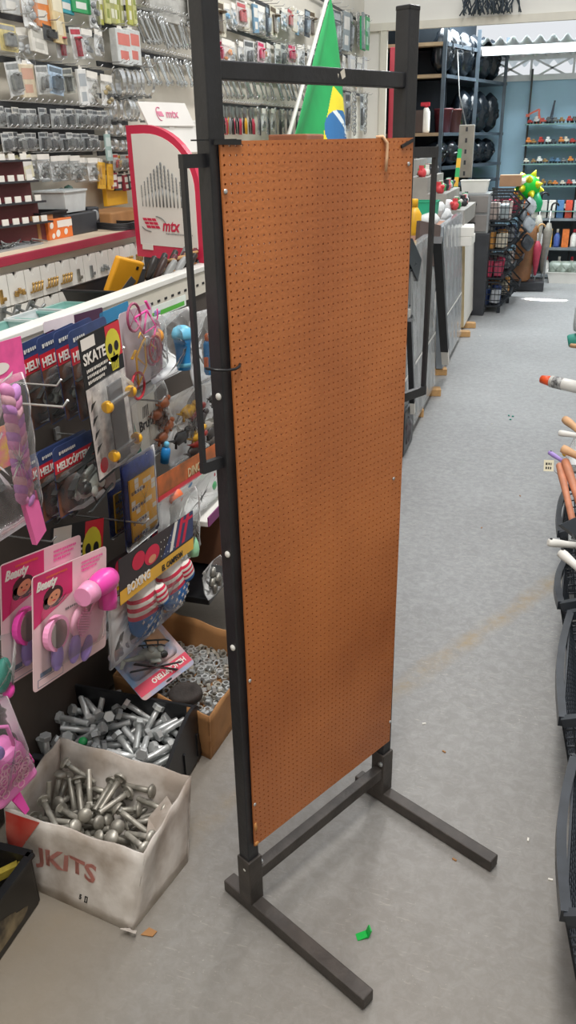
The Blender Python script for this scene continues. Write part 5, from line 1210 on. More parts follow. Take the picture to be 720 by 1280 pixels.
# ------------------------------------------------------------------ hardware hung on the left wall
PX_ = WX+.075
rail_no = [0]
M_CLIP = mat('silver_product', 'a8aaa9', .35, .4, .3, 50)
def pv(px, py): return onX(px, py, PX_)
def hpx(px, py, h): return (pv(px, py)-pv(px, py+h)).z
def P_blister(h, w, card, prod, kind=0):
    e = bpy.data.objects.new('blister_pack', None); COL.objects.link(e); e['category'] = 'blister pack'
    mc = mat('card_'+card, card, .5, 0, .2, 60); mp = mat('prod_'+prod, prod, .4, .2, .3, 60)
    b = MB().box((0, 0, -h/2), (w, .002, h)); rect(b, -w*.42, -h*.22, w*.42, -h*.06, -.0016, 1)
    part('card', b, [mc, mat('hdr_'+prod, prod, .5, 0, .2, 50)], e)
    g = MB()
    if kind == 0: g.tube([(-w*.2, -.008, -h*.85), (-w*.1, -.010, -h*.4)], w*.09, 6).tube([(w*.15, -.008, -h*.8), (w*.18, -.010, -h*.36)], w*.08, 6).box((0, -.008, -h*.6), (w*.25, .008, h*.2))
    elif kind == 1: g.box((0, -.009, -h*.6), (w*.6, .014, h*.45), bev=w*.04).lathe([(w*.1, 0), (w*.14, h*.05), (w*.06, h*.1)], 8, (0, -.012, -h*.4))
    else: g.bar((0, -.008, -h*.92), (0, -.008, -h*.3), w*.3, .01).lathe([(w*.2, -h*.02), (w*.24, 0), (w*.2, h*.05)], 10, (0, -.010, -h*.35))
    part('product', g, mp, e)
    blister(w*.8, h*.68, .016, 0, -h*.94, parent=e)
    return e
def P_bag(h, w, prod):
    e = bpy.data.objects.new('bagged_fitting', None); COL.objects.link(e); e['category'] = 'bag'
    rnd = random.Random(prod); mp = mat('prod_'+prod, prod, .4, .2, .3, 60); g = MB()
    for k in range(5): g.ball((rnd.uniform(-.25, .25)*w, -.004, -h*rnd.uniform(.4, .85)), (w*.18, .006, h*.08), k=8, lump=.4, seed=k)
    part('contents', g, mp, e); o = bag(w, h*.8, .012, -h, M_FILM, 'bag', e); part('label', MB().box((0, -.001, -h*.12), (w*.9, .002, h*.2)), M_PAPER, e)
    return e
def P_spanner(h):
    e = bpy.data.objects.new('combination_spanner', None); COL.objects.link(e); e['category'] = 'spanner'
    w = h*.1
    part('shaft', MB().prism([(-w*.35, -h*.86), (w*.35, -h*.86), (w*.42, -h*.12), (-w*.42, -h*.12)], -.003, .003), M_CHROME, e)
    part('ring_end', MB().tube([(w*.75*math.cos(a*PI/6), 0, -h*.06+w*.75*math.sin(a*PI/6)) for a in range(12)], w*.34, 6, closed=True), M_CHROME, e)
    part('open_end', MB().prism([(-w*.35, -h*.84), (w*.35, -h*.84), (w*.95, -h*.91), (w*.8, -h*1.0), (w*.42, -h*1.0), (w*.4, -h*.93), (-w*.25, -h*.92), (-w*.4, -h*.98), (-w*.85, -h*.97), (-w*.9, -h*.89)], -.004, .004), M_CHROME, e)
    return e
def P_clamp(h):
    e = bpy.data.objects.new('hose_clamp', None); COL.objects.link(e); e['category'] = 'hose clamp'
    r = h/2; mb = MB(); n = 24; vs = []
    for i in range(n):
        a = 2*PI*i/n
        for y_, q in ((-.006, 0), (.006, 0), (.006, -.0012), (-.006, -.0012)): vs.append(((r+q)*math.cos(a), y_, -r+(r+q)*math.sin(a)))
    mb.add(vs, [(i*4+k, i*4+(k+1) % 4, ((i+1) % n)*4+(k+1) % 4, ((i+1) % n)*4+k) for i in range(n) for k in range(4)])
    part('band', mb, M_CHROME, e); part('screw_housing', MB().box((0, 0, -2*r), (r*.5, .016, r*.22), bev=.001).tube([(r*.2, 0, -2*r), (r*.5, 0, -2*r)], r*.09, 6), M_GREYM, e)
    return e
def P_pliers(h, col):
    e = bpy.data.objects.new('pliers', None); COL.objects.link(e); e['category'] = 'pliers'
    mh = mat('grip_'+col, col, .4, 0, .1); w = h*.14
    part('jaws', MB().prism([(-w*.35, -h*.0), (w*.35, 0), (w*.7, -h*.22), (w*.4, -h*.4), (-w*.4, -h*.4), (-w*.7, -h*.22)], -.005, .005), M_GREYM, e)
    for s in (-1, 1): part('grip', MB().tube([(s*w*.2, 0, -h*.36), (s*w*.75, 0, -h*.6), (s*w*.6, 0, -h*1.0)], [w*.18, w*.28, w*.22], 7), mh, e)
    return e
def P_flat(h, w, col, d=.012, col2=None, cat='box pack', name='boxed_fitting'):
    e = bpy.data.objects.new(name, None); COL.objects.link(e); e['category'] = cat
    b = MB().box((0, 0, -h/2), (w, d, h), bev=min(.002, d*.2)); rect(b, -w*.4, -h*.45, w*.4, -h*.12, -d/2-.0005, 1); rect(b, -w*.3, -h*.85, w*.25, -h*.6, -d/2-.0005, 1)
    part('pack', b, [mat('pack_'+col, col, .45, 0, .15, 40), mat('pack_'+(col2 or 'd8d6d0'), col2 or 'd8d6d0', .5)], e)
    part('hang_tab', MB().prism([(-w*.2, -.002), (w*.2, -.002), (w*.12, .012), (-w*.12, .012)], -.001, .001), M_PAPER, e)
    return e
def P_strip(h, w, col):
    e = bpy.data.objects.new('hanging_chain', None); COL.objects.link(e); e['category'] = 'chain'
    mb = MB()
    for k in range(int(h/.03)): mb.tube([(w*.3*math.cos(a*PI/4), (.005 if k % 2 else -.005)*math.sin(a*PI/4), -.015-k*.03+.018*math.sin(a*PI/4)) for a in range(8)], .0035, 5, closed=True)
    part('links', mb, mat('prod_'+col, col, .35, .5, .3, 50), e); part('card', MB().box((0, .006, -.03), (w, .002, .06)), M_PAPER, e)
    return e
TMP = []
def row(protos, p0, p1, n, where, descs, group, rail=True, rh=.018, jit=.12, tilt=.0, seed=0, yaw=.0, start=0, sway=0.0):
    """n things hung in a line along the wall between two pixels read on the hanging plane"""
    rnd = random.Random(seed); a, b_ = pv(*p0), pv(*p1)
    trees = [snap(p) for p in protos]; TMP.extend(trees)
    if rail:
        r = thing('hook_rail', 'narrow hook rail carrying %s' % where, 'hook rail', ((a.x+WX)/2-.015, (a.y+b_.y)/2, (a.z+b_.z)/2+.008), (0, 0, R90))
        ln = abs(b_.y-a.y)+.06; part('bar', MB().box((0, -.012, .009-rh/2), (ln, .008, rh)), M_DARK, r)
    for i in range(n):
        u = (i+.5)/n; p = a.lerp(b_, u)
        p = p+Vector((rnd.uniform(-.012, .012), rnd.uniform(-jit, jit)*abs(b_.y-a.y)/n, rnd.uniform(-.004, .004)))
        k = i % len(trees)
        dup(trees[k], p, (rnd.uniform(-.04, .04), rnd.uniform(-sway, sway)+tilt, R90+yaw+rnd.uniform(-.15, .15)), '%s, %s from left in %s' % (descs[k % len(descs)], ORD[i+start], where), group)
        if rail: part('hook', MB().tube([(0, 0, .008), (0, -.075, .006), (0, -.088, .016)], .002, 5), M_CHROME, r).location = (p.y-r.location.y, -.012, 0)
sil = ['c5c7c6', 'b2b4b2', '8f9190', 'd9d8d2']
# left block: two rows of small blister cards
h = hpx(0, 132, 26); w = .046
row([P_blister(h, w, c, p, k) for c, p, k in (('d3d4d2', '75787a', 0), ('b9bcbd', '5c6063', 1), ('dddad2', '8b8d8c', 2), ('c2c5c4', '6a6d70', 0), ('d8d9d6', '9a9c9b', 1))], (-4, 133), (136, 139), 20, 'the upper small-card row', ['small silver blister card', 'small grey blister card', 'small pale blister card', 'small dull blister card', 'small white blister card'], 'small cards in the upper row', seed=1, rh=.05)
h = hpx(0, 163, 24)
row([P_blister(h, w, c, p, k) for c, p, k in (('c9cbca', '6d7073', 1), ('d6d6d2', '7f8283', 0), ('aeb2b4', '54585b', 2), ('dcdcd9', '8c8f8e', 1))], (-4, 165), (124, 168), 18, 'the lower small-card row', ['small grey blister card', 'small pale blister card', 'small dark blister card', 'small white blister card'], 'small cards in the lower row', seed=2, rh=.05)
row([P_flat(hpx(128, 166, 34), .045, '9fb8b4', .006, 'c5d2cf')], (124, 167), (136, 168), 1, 'the lower small-card row end', ['pale green hanging card'], 'pale green hanging card', rail=False)
h = hpx(0, 193, 30)
row([P_flat(h, .075, 'd8d3b6', .006), P_flat(h, .075, 'd5cfa8', .006)], (-2, 194), (34, 195), 3, 'the lowest wall row', ['yellowish card pack', 'cream card pack'], 'yellowish card packs', rail=False, seed=3, tilt=-.1)
row([P_bag(hpx(50, 192, 34), .075, c) for c in ('b4b6b5', '9b9d9c', 'c9cac8')], (36, 192), (122, 197), 11, 'the bag row over the counter', ['clear bag of grey fittings', 'clear bag of dull fittings', 'clear bag of pale fittings'], 'clear bags over the counter', seed=4)
row([P_flat(hpx(125, 203, 34), .04, 'e2b23a', .008, 'c9962a')], (119, 203), (141, 205), 3, 'the row over the counter', ['yellow hanging pack'], 'yellow hanging packs', rail=False, seed=5, tilt=.1)
# third row of bigger packs
protos = [P_blister(hpx(8, 74, 42), .085, 'cfd1d0', '8d908f', 1), P_flat(hpx(25, 76, 42), .10, 'd9cbb0', .012, 'c99f8a'), P_blister(hpx(45, 80, 36), .08, 'd0d2d0', '8f9190', 0), P_blister(hpx(58, 76, 36), .085, 'b9cfe4', '6d7b86', 1), P_blister(hpx(72, 82, 32), .08, 'b7b8ae', '6f7270', 2), P_flat(hpx(88, 73, 48), .07, 'e4e4e1', .010, 'aab0b4'), P_bag(hpx(115, 94, 42), .10, 'b5b2a8'), P_bag(hpx(115, 94, 42), .09, 'c9b68a')]
row(protos, (0, 76), (136, 92), 8, 'the middle row of large packs', ['clear pack of grey fittings', 'tan boxed pack', 'clear pack of silver fittings', 'blue-topped blister pack', 'olive blister pack', 'long white pack', 'clear bag of metal parts', 'clear bag of tan parts'], 'large packs in the middle row', seed=6, sway=.12, jit=.05)
protos = [P_blister(hpx(8, 30, 34), .09, 'd9c98a', '9a9c9b', 1), P_bag(hpx(20, 20, 50), .10, 'c8cacb'), P_flat(hpx(35, 38, 33), .12, 'dcd9d0', .012, 'b9b7ae'), P_blister(hpx(55, 40, 20), .08, '5a5c5e', '2f3133', 1), P_blister(hpx(70, 20, 38), .07, 'c4c6c6', 'b03a4a', 2), P_blister(hpx(80, 17, 40), .07, 'd5d6d4', 'b8384a', 2), P_bag(hpx(100, 20, 38), .08, 'b9bcc0'), P_bag(hpx(115, 22, 34), .08, '9da0a2')]
row(protos, (0, 30), (126, 36), 8, 'the second wall row', ['yellow backed blister pack', 'crinkled clear bag', 'large white card pack', 'black blister pack', 'red handled tool pack', 'long red tool pack', 'clear bag of fittings', 'clear bag of grey parts'], 'packs in the second wall row', seed=7, sway=.1, jit=.05)
protos = [P_flat(hpx(5, -25, 40), .09, 'c5c7c6', .01), P_bag(hpx(20, -25, 60), .10, 'd4d6d8'), P_flat(hpx(36, -25, 53), .09, 'e0853f', .012, 'd8d2c6'), P_flat(hpx(52, -25, 74), .10, 'd9c392', .012, 'e3d9bd'), P_flat(hpx(68, -30, 34), .11, '2f9aa6', .012), P_flat(hpx(84, -30, 34), .11, '2f9d5c', .012, 'd8e0d6'), P_bag(hpx(104, -25, 50), .10, '8f9295')]
row(protos, (0, -26), (120, -14), 7, 'the top wall row', ['grey boxed pack', 'long clear bag', 'orange boxed pack', 'tall tan pack', 'teal boxed pack', 'green boxed pack', 'clear bag of dark parts'], 'packs in the top wall row', seed=8, jit=.04)
row([P_flat(hpx(130, -20, 46), .035, c, .01, d2) for c, d2 in (('b8b95a', 'e0dfc8'), ('c7c884', '8a9440'), ('a8a86a', 'd8d8c0'))], (120, -18), (170, -12), 9, 'the green-edged pack row', ['slim green-edged pack', 'slim pale green pack', 'slim olive pack'], 'slim green-edged packs', seed=9)
row([P_flat(hpx(150, 36, 44), .12, 'cfd2d0', .03, 'd2756a')], (138, 36), (168, 38), 2, 'the gap beside the spanners', ['clear box pack with red fittings'], 'clear box packs with red fittings', rail=True)
row([P_clamp(hpx(150, 84, 36))], (138, 84), (184, 88), 7, 'the large clamp row', ['large steel hose clamp'], 'large hose clamps', yaw=.9, seed=2)
row([P_clamp(hpx(150, 122, 27))], (138, 122), (178, 126), 6, 'the medium clamp row', ['medium steel hose clamp'], 'medium hose clamps', yaw=.9, seed=3)
row([P_clamp(hpx(150, 154, 14))], (136, 154), (166, 157), 5, 'the small clamp row', ['small steel hose clamp'], 'small hose clamps', yaw=.9, seed=4)
row([P_clamp(hpx(150, 174, 14))], (138, 174), (166, 176), 5, 'the lowest clamp row', ['small dull hose clamp'], 'small hose clamps, lowest', yaw=.9, seed=5)
row([P_blister(hpx(150, 192, 20), .05, 'b9bbb8', c, 3 % 3) for c in ('b5443a', 'c9a13a', '8a8c8b')], (138, 192), (166, 195), 5, 'the small row beside the red board', ['small red fitting card', 'small yellow fitting card', 'small grey fitting card'], 'small fitting cards beside the red board', seed=6)
row([P_flat(hpx(150, 216, 20), .06, c, .012) for c in ('8e2f3c', '3f4247')], (138, 216), (166, 219), 4, 'the lowest row beside the red board', ['small dark red pack', 'small dark grey pack'], 'small dark packs beside the red board', seed=7)
# spanners, two rows left of the stand upright and one right of it
row([P_spanner(hpx(180, 15, 46))], (165, 14), (196, 18), 9, 'the top spanner row, near group', ['silver combination spanner'], 'top row spanners', tilt=-.72, jit=.2, seed=1)
row([P_spanner(hpx(210, 22, 44))], (192, 22), (256, 30), 17, 'the top spanner row, far group', ['silver combination spanner'], 'top row spanners', tilt=-.72, jit=.2, seed=2)
row([P_spanner(hpx(200, 72, 42))], (170, 70), (256, 80), 26, 'the second spanner row', ['silver combination spanner'], 'second row spanners', tilt=-.72, jit=.2, seed=3)
row([P_flat(hpx(210, -30, 52), .24, 'b9b8b2', .02, 'a9a8a2', 'pad', 'pad')], (192, -28), (250, -22), 3, 'the pad row at the top edge', ['grey flat pad'], 'grey pads at the top edge', seed=3)
row([P_spanner(hpx(290, 94, 34))], (268, 93), (322, 98), 22, 'the near spanner row right of the upright', ['silver combination spanner'], 'long row spanners', tilt=-.7, jit=.25, seed=4)
row([P_spanner(hpx(330, 98, 33))], (323, 98), (396, 104), 24, 'the far spanner row right of the upright', ['silver combination spanner'], 'long row spanners', tilt=-.7, jit=.25, seed=14)
row([P_pliers(hpx(300, 130, 34), c) for c in ('d9a62a', '2c2c2f', 'c9385c', '2c2c2f', 'c23a52', '8e9092')], (268, 131), (318, 135), 18, 'the pliers row', ['yellow handled pliers', 'black handled pliers', 'pink handled pliers', 'black gripped pliers', 'red handled pliers', 'grey handled pliers'], 'pliers above the pegboard', seed=5)
row([P_spanner(hpx(330, 134, 34)), P_pliers(hpx(330, 134, 34), '4a4d50'), P_bag(hpx(330, 134, 30), .08, '9a9d9c')], (318, 134), (400, 141), 24, 'the grey tool row', ['steel spanner', 'dark gripped pliers', 'clear bag of steel parts'], 'grey tools above the pegboard', seed=6)
protos = [P_blister(hpx(275, 0, 44), .16, 'd9d3bf', '5a4a34', 2), P_bag(hpx(290, 6, 32), .14, '6fa6c8'), P_bag(hpx(290, 6, 34), .12, '9fb6c6'), P_blister(hpx(300, 4, 30), .13, 'c9c4c0', 'c05a5e', 1), P_flat(hpx(330, 5, 32), .12, 'd6d0bd', .012), P_flat(hpx(345, 0, 34), .07, '6f93ac', .012), P_bag(hpx(360, 2, 32), .12, 'b9c4cc'), P_blister(hpx(360, 0, 36), .12, '3e4750', '8fa0ae', 0)]
row(protos, (268, 0), (392, 14), 17, 'the upper packs right of the upright', ['cream knife pack', 'clear bag with blue tool', 'clear bag of grey-blue parts', 'red topped blister pack', 'tan boxed pack', 'slim blue pack', 'clear bag of pale parts', 'dark blister pack'], 'upper packs right of the upright', seed=7, jit=.04)
protos = [P_blister(hpx(275, 50, 28), .15, 'e0c3cc', 'd83a6a', 1), P_bag(hpx(300, 42, 34), .16, 'e39a5c'), P_bag(hpx(300, 42, 34), .13, 'a9adb0'), P_spanner(hpx(330, 45, 34)), P_bag(hpx(330, 45, 30), .11, '7f8386'), P_blister(hpx(340, 45, 32), .12, 'c9cbca', '5f6366', 0), P_strip(hpx(340, 45, 32), .07, '9da0a0')]
row(protos, (268, 48), (396, 58), 21, 'the lower packs right of the upright', ['pink blister pack', 'clear bag with orange tool', 'clear bag of grey parts', 'steel spanner', 'clear bag of dark parts', 'grey blister pack', 'steel chain'], 'lower packs right of the upright', seed=8, jit=.04)
row([P_strip(hpx(440, 10, 48), .10, '9a9d9c'), P_flat(hpx(440, 10, 48), .16, '8f9a9e', .02), P_blister(hpx(440, 10, 48), .18, '4c5458', 'a9b0b2', 0)], (400, 12), (462, 18), 9, 'the far upper wall row', ['steel chain', 'grey boxed pack', 'dark blister pack'], 'far upper wall packs', seed=9)
row([P_bag(hpx(440, 64, 38), .16, 'b5bfc8'), P_flat(hpx(440, 64, 38), .14, 'c9ccd0', .02), P_strip(hpx(440, 64, 40), .1, '8a8d8d')], (400, 66), (460, 72), 8, 'the far middle wall row', ['clear bag of pale parts', 'pale boxed pack', 'steel chain'], 'far middle wall packs', seed=10)
row([P_strip(hpx(440, 110, 50), .10, 'a3a6a6'), P_strip(hpx(440, 110, 56), .10, '6e7172'), P_blister(hpx(440, 110, 48), .14, '9da0a0', '4c4f51', 0)], (400, 112), (462, 118), 11, 'the far lower wall row', ['bright steel chain', 'dark steel chain', 'grey blister pack'], 'far lower wall packs', seed=11)
row([P_flat(hpx(455, 18, 42), .16, '2fae6a', .012, 'bfe6d0')], (448, 20), (462, 22), 2, 'the green pair by the white column', ['green clip pack'], 'green clip packs', rail=False)
for t_ in TMP:
    def kill(t2):
        for k in t2[1]: kill(k)
        bpy.data.objects.remove(t2[0])
    kill(t_)

# ------------------------------------------------------------------ flag of Brazil draped on its pole
fb = onX(392, 168, -1.45)
fl = thing('national_flag', 'green flag with yellow lozenge and blue star disc hanging on a white pole', 'flag', fb)
ap, bl_, br_ = onX(413, -4, -1.45), onX(352, 190, -1.45), onX(436, 190, -1.45)
def fpt(u, v):
    q = ap.lerp(bl_, v)*(1-u)+ap.lerp(br_, v)*u
    q = q+Vector((math.sin(u*9+v*2)*.05*v+.04*u*v, 0, 0)); return q-fb
def fmat(u, v):
    y = -4+194*v; x_ = (413-61*v)*(1-u)+(413+23*v)*u+(math.sin(u*9+v*2)*.05*v+.04*u*v)*180
    r2 = ((x_-420)/20)**2+((y-160)/25)**2
    if r2 < 1:
        k = (x_-420)*.80-(y-160)*.6+ .006*(x_-420)**2
        return 3 if abs(k-9) < 2.6 else 2
    if y > 103+(x_-411)*1.05 and x_ > 413-(y-103)*.22: return 1
    return 0
fm = MB(); N1, N2 = 130, 170
vs = [fpt(i/N1, j/N2) for j in range(N2+1) for i in range(N1+1)]
for j in range(N2):
    for i in range(N1):
        q = [j*(N1+1)+i, j*(N1+1)+i+1, (j+1)*(N1+1)+i+1, (j+1)*(N1+1)+i]
        fm.add([vs[k] for k in q], [(0, 1, 2, 3)], None, fmat((i+.5)/N1, (j+.5)/N2), True)
def cloth(name, col):
    return mat(name, col, .7, 0, .1, 6)
cl = part('cloth', fm, [cloth('flag_green', '1f9c54'), cloth('flag_yellow', 'e8d62e'), cloth('flag_blue', '2f6fa8'), cloth('flag_white', 'dfe8ea')], fl)
so = cl.modifiers.new('thickness', 'SOLIDIFY'); so.thickness = .003
st = MB(); rnd = random.Random(2)
for k in range(11):
    u, v = rnd.uniform(.70, .92), rnd.uniform(.80, .92); q = fpt(u, v)+Vector((.012, -.012, 0))
    st.ball(q, .005, k=6)
part('star', st, MATS['flag_white'], cl)
part('pole', MB().tube([ap-fb+Vector((0, -.01, .05)), bl_-fb+Vector((0, -.01, -.05)), Vector((bl_.x-fb.x, bl_.y-fb.y, -fb.z))], .012, 10), mat('white_pole', 'd9dad2', .5), fl)
q = onX(371, 168, -1.30); solo('wooden_box', MB().box((0, 0, (q.z-1.041)/2), (.34, .2, q.z-1.041), bev=.008), mat('reddish_wood', '9a5d3e', .55, 0, .2, 6), 'reddish wooden box just above the pegboard under the flag', 'box', (q.x, q.y, 1.041), (0, 0, R90))
# ------------------------------------------------------------------ wrapped panels standing along the aisle, right of the pegboard
SX = -.63
M_WRAP = mat('wrapped_grey_panel', 'bcc0c3', .18, .45, .2, 3, .25, 14)
M_WRAP2 = mat('wrapped_bluish_panel', 'aab4be', .16, .45, .25, 3, .3, 12)
M_WPAN = mat('white_board_panel', 'e4e0d8', .5, 0, .06)
def pan(label, pa, pb, ztop, m, lean=.05, thick=.045, wrap=True):
    a = onX(*pa, SX); b = onX(*pb, SX); y0, y1 = a.y, b.y; z0 = .05
    t = thing('wrapped_panel', label, 'panel', (SX, (y0+y1)/2, z0), (-lean, 0, R90))
    L_ = y1-y0; H_ = ztop-z0
    part('board', MB().box((0, thick/2, H_/2), (L_, thick, H_), bev=.004), m, t)
    if wrap:
        part('plastic_wrap', MB().grid(lambda u, v: ((u-.5)*(L_+.01), -.005+.003*math.sin(u*31+v*9)*math.sin(v*17), -.004+v*(H_+.02)), 30, 30), M_FILM, t)
        part('tape', MB().box((0, -.010, H_*.36), (L_*.9, .002, .012)), M_WHITE, t)
    else:
        part('edge_strip', MB().box((-L_/2-.004, thick/2, H_/2), (.008, thick, H_)), M_TAN, t)
    return t
pan('wrapped grey panel nearest the pegboard stand', (495, 545), (512, 518), .98, M_WRAP)
pan('second wrapped grey panel along the aisle, with the thin black bar in front', (517, 512), (544, 466), 1.0, M_WRAP)
pan('third wrapped bluish panel along the aisle, behind the thick black bar', (553, 455), (575, 425), .99, M_WRAP2)
pan('white bare panel at the far end of the panel row', (579, 418), (590, 405), .75, M_WPAN, wrap=False)
for i, (px, py) in enumerate(((523, 521), (545, 495), (553, 469), (583, 421), (590, 410))):
    q = onZ(px, py, 0); solo('wooden_block', MB().box((0, 0, .022), (.15, .08, .044), bev=.003), M_WOOD, 'pale wooden block under the panels, %s from the pegboard' % ORD[i], 'block', (q.x-.05, q.y+.02, 0), (0, 0, .2), 'wooden blocks under the panels')
def lbar(label, pt, pb, wd, X):
    a = onX(*pt, X); b = onX(*pb, X)
    t = thing('black_bar', label, 'bar', b)
    d = a-b; part('bar', MB().bar(d*.13, d, wd, wd), M_BLACKP, t); part('end_piece', MB().bar((0, 0, 0), d*.13, wd*.9, wd*.9), M_WPAN, t, 'white wooden end')
    return t
lbar('thick black bar with white ends leaning on the third panel', (547, 300), (557, 453), .05, -.60)
lbar('thin black bar leaning on the second panel', (511, 400), (516, 516), .026, -.60)
# heap of goods behind the panels
M_TABLE = mat('display_table_top', 'b9b4aa', .5, 0, .1)
t = thing('display_table', 'low goods table behind the wrapped panels', 'table', (-1.06, 6.38, 0))
part('top', MB().box((0, 0, .86), (.70, 3.3, .04)), M_TABLE, t)
for sx in (-1, 1):
    for sy in (-1, 1): part('leg', MB().box((sx*.29, sy*1.5, .42), (.05, .05, .84)), M_DARK, t)
TZ = .88
def tp_(px, py, z=TZ):
    return onZ(px, py, z)
def tx(px, py, X, z=None):
    q = onX(px, py, X)
    if z is not None: q.z = z
    return q
crate('green_crate', 'bright green plastic crate on the goods right of the pegboard', 'crate', tx(529, 252, -.85, TZ+.10), 0, .20, .16, .15, mat('crate_green', '2fae86', .4, 0, .08))
solo('carton', MB().box((0, 0, .05), (.40, .4, .10), bev=.003), mat('pinkish_carton', 'b98d7a', .8, 0, .1), 'pale brown flat carton under the green crate', 'box', tx(522, 262, -.90, TZ))
t = thing('yellow_bottle', 'yellow bottle standing just right of the pegboard edge', 'bottle', tx(518, 258, -.80, TZ+.101))
part('body', MB().lathe([(.04, 0), (.045, .02), (.045, .12), (.02, .16)], 16), M_YEL, t); part('cap', MB().lathe([(.022, .16), (.022, .20), (.018, .205)], 12), M_YEL, t)
rnd = random.Random(21)
for i, (px, py) in enumerate(((548, 262), (560, 258), (541, 270), (555, 270), (567, 266), (547, 280), (560, 276), (535, 276))):
    q = tx(px, py, -.78-.02*(i % 3))
    q.z = max(q.z, TZ+.03)
    o = []
    for a in range(20): o.append((.075*math.cos(a*PI/10)*(1+.1*rnd.random()), .05*math.sin(a*PI/10)*(1+.1*rnd.random())))
    solo('white_pouch', puffy(o, .035, 0, 5, pw=.6, lump=.15, seed=i), mat('white_soft_plastic', 'dfe1e2', .4, 0, .08, 20), 'white soft pouch in the heap behind the panels, %s of the heap' % ORD[i], 'pouch', q, (rnd.uniform(-.3, .3), rnd.uniform(-.3, .3), rnd.uniform(.2, 1.2)), 'white pouches behind the panels')
solo('brown_board', MB().box((0, 0, .10), (.22, .03, .24), bev=.003), mat('dark_taupe_board', '5d4e4a', .6), 'dark brown board leaning behind the thick black bar', 'board', tx(534, 300, -.70, .84), (-.1, .2, 1.1))
# grey cabinet box and white cartons
q = tx(588, 292, -.70); q0c = q.copy()
t = thing('grey_cabinet', 'grey translucent drawer cabinet left of the black basket towers', 'cabinet', (q.x, q.y, q.z))
part('body', MB().box((0, .15, .17), (.30, .3, .34), bev=.006), M_SILVERP, t)
for k in range(2): d = part('drawer', MB().box((0, -.006, .09+.16*k), (.27, .02, .14), bev=.004), mat('smoky_plastic', '8a8582', .3), t); part('handle', MB().box((0, -.02, .09+.16*k), (.08, .012, .015)), M_DARK, d)
solo('pedestal', MB().box((0, 0, q.z/2), (.34, .34, q.z-.002), bev=.004), M_DARK, 'dark pedestal under the grey drawer cabinet', 'pedestal', (q.x, q.y+.15, 0))
q = onX(583, 308, SX); 
for k in range(2): solo('white_carton', MB().box((0, 0, .035), (.14, .30, .068), bev=.003), M_PAPER, ('lower white carton of the two stacked on the bare white panel', 'upper white carton of the two stacked on the bare white panel')[k], 'box', (SX-.02, q.y, .751+.07*k), (0, 0, .1*k), 'white cartons on the bare panel')
crate('white_basket', 'white slotted basket on the grey cabinet', 'basket', (q0c.x, q0c.y+.15, q0c.z+.341), 0, .24, .2, .10, M_WHITE)
rnd = random.Random(4)
gc = ['d94a4f', '3f9b5a', 'e9e4dc', '2f2f33', 'd8747a', 'e8e8e6', '57b07a', '4a4c50']
ts = thing('tiered_stand', 'white tiered stand of trinkets at the far end of the goods table', 'stand', (-.98, 7.35, TZ))
for k in range(4): part('tier', MB().box((.24-.15*k, 0, .06+.06*k), (.15, 1.0, .12+.12*k)), mat('tier_grey', '9a9690', .6), ts)
n_ = 0
for k in range(4):
    for i in range(8):
        c_ = gc[n_ % len(gc)]; n_ += 1
        solo('trinket', MB().ball((0, 0, .03), (.035, .035, .035), lump=.5, seed=n_, k=10).box((.01, 0, .06), (.03, .03, .05)).ball((-.03, 0, .05), .016, k=8), mat('trinket_'+c_, c_, .45), 'small bright trinket on the %s tier, %s from the near end' % (('lowest', 'second', 'third', 'top')[k], ORD[i]), 'trinket', (-.98+.24-.15*k+rnd.uniform(-.02, .02), 6.92+.125*i+rnd.uniform(-.03, .03), TZ+.12+.12*k), (0, 0, n_), 'trinkets on the tiered stand')
t = thing('striped_pole', 'upright yellow and green pole among the goods', 'pole', tx(567, 258, -.88))
a = tx(575, 187, -.88)-tx(567, 258, -.88)
for k in range(6): part('band', MB().bar(a*(k/6), a*((k+1)/6), .035, .035), (M_YEL, M_GREEN)[k % 2], t)
q = tx(637, 234, -.62); solo('carton', MB().box((0, 0, .05), (.2, .16, .10), bev=.003), mat('tan_carton', 'b18a6a', .8), 'small tan carton on the basket towers left of the spiky ball', 'box', (-.42, 8.62, 1.09))
# black wire rack with hanging bits, right behind the pegboard edge
t = thing('wire_rack', 'black wire rack with small goods just behind the pegboard edge', 'rack', tx(508, 420, -.66, 0))
q0 = t.location.copy()
for (p1, p2) in (((520, 330), (503, 305)), ((520, 330), (500, 348)), ((515, 395), (496, 418)), ((517, 400), (500, 424)), ((512, 382), (496, 392)), ((516, 398), (512, 380)), ((504, 380), (506, 470)), ((503, 300), (505, 400))):
    part('wire', MB().tube([onX(*p1, -.66)-q0, onX(*p2, -.70)-q0], .007, 6), M_BLACKP, t)
part('tray', MB().bar(onX(506, 312, -.70)-q0, onX(518, 338, -.68)-q0, .06, .12), M_BLACKP, t)
part('post', MB().bar((-.06, .0, 0), (-.06, .0, 1.1), .03, .03), M_BLACKP, t)
part('price_card', MB().box(onX(507, 392, -.69)-q0, (.05, .01, .05)), M_PAPER, t); part('red_tag', MB().box(onX(501, 405, -.69)-q0, (.04, .01, .04)), M_RED, t)
b = MB().ball((0, 0, 0), (.06, .09, .10), lump=.5, seed=3, k=14)
solo('dark_bag', b, mat('dark_shiny_bag', '4a3f44', .25, .2, .4, 14), 'crumpled dark shiny bag low down at the pegboard edge', 'bag', tx(499, 535, -.66))
solo('black_tray', MB().box((0, 0, .12), (.25, .3, .24), bev=.01), M_BLACKP, 'black tub on the floor under the dark bag', 'tub', (-.74, onX(495, 560, -.66).y+.12, 0))

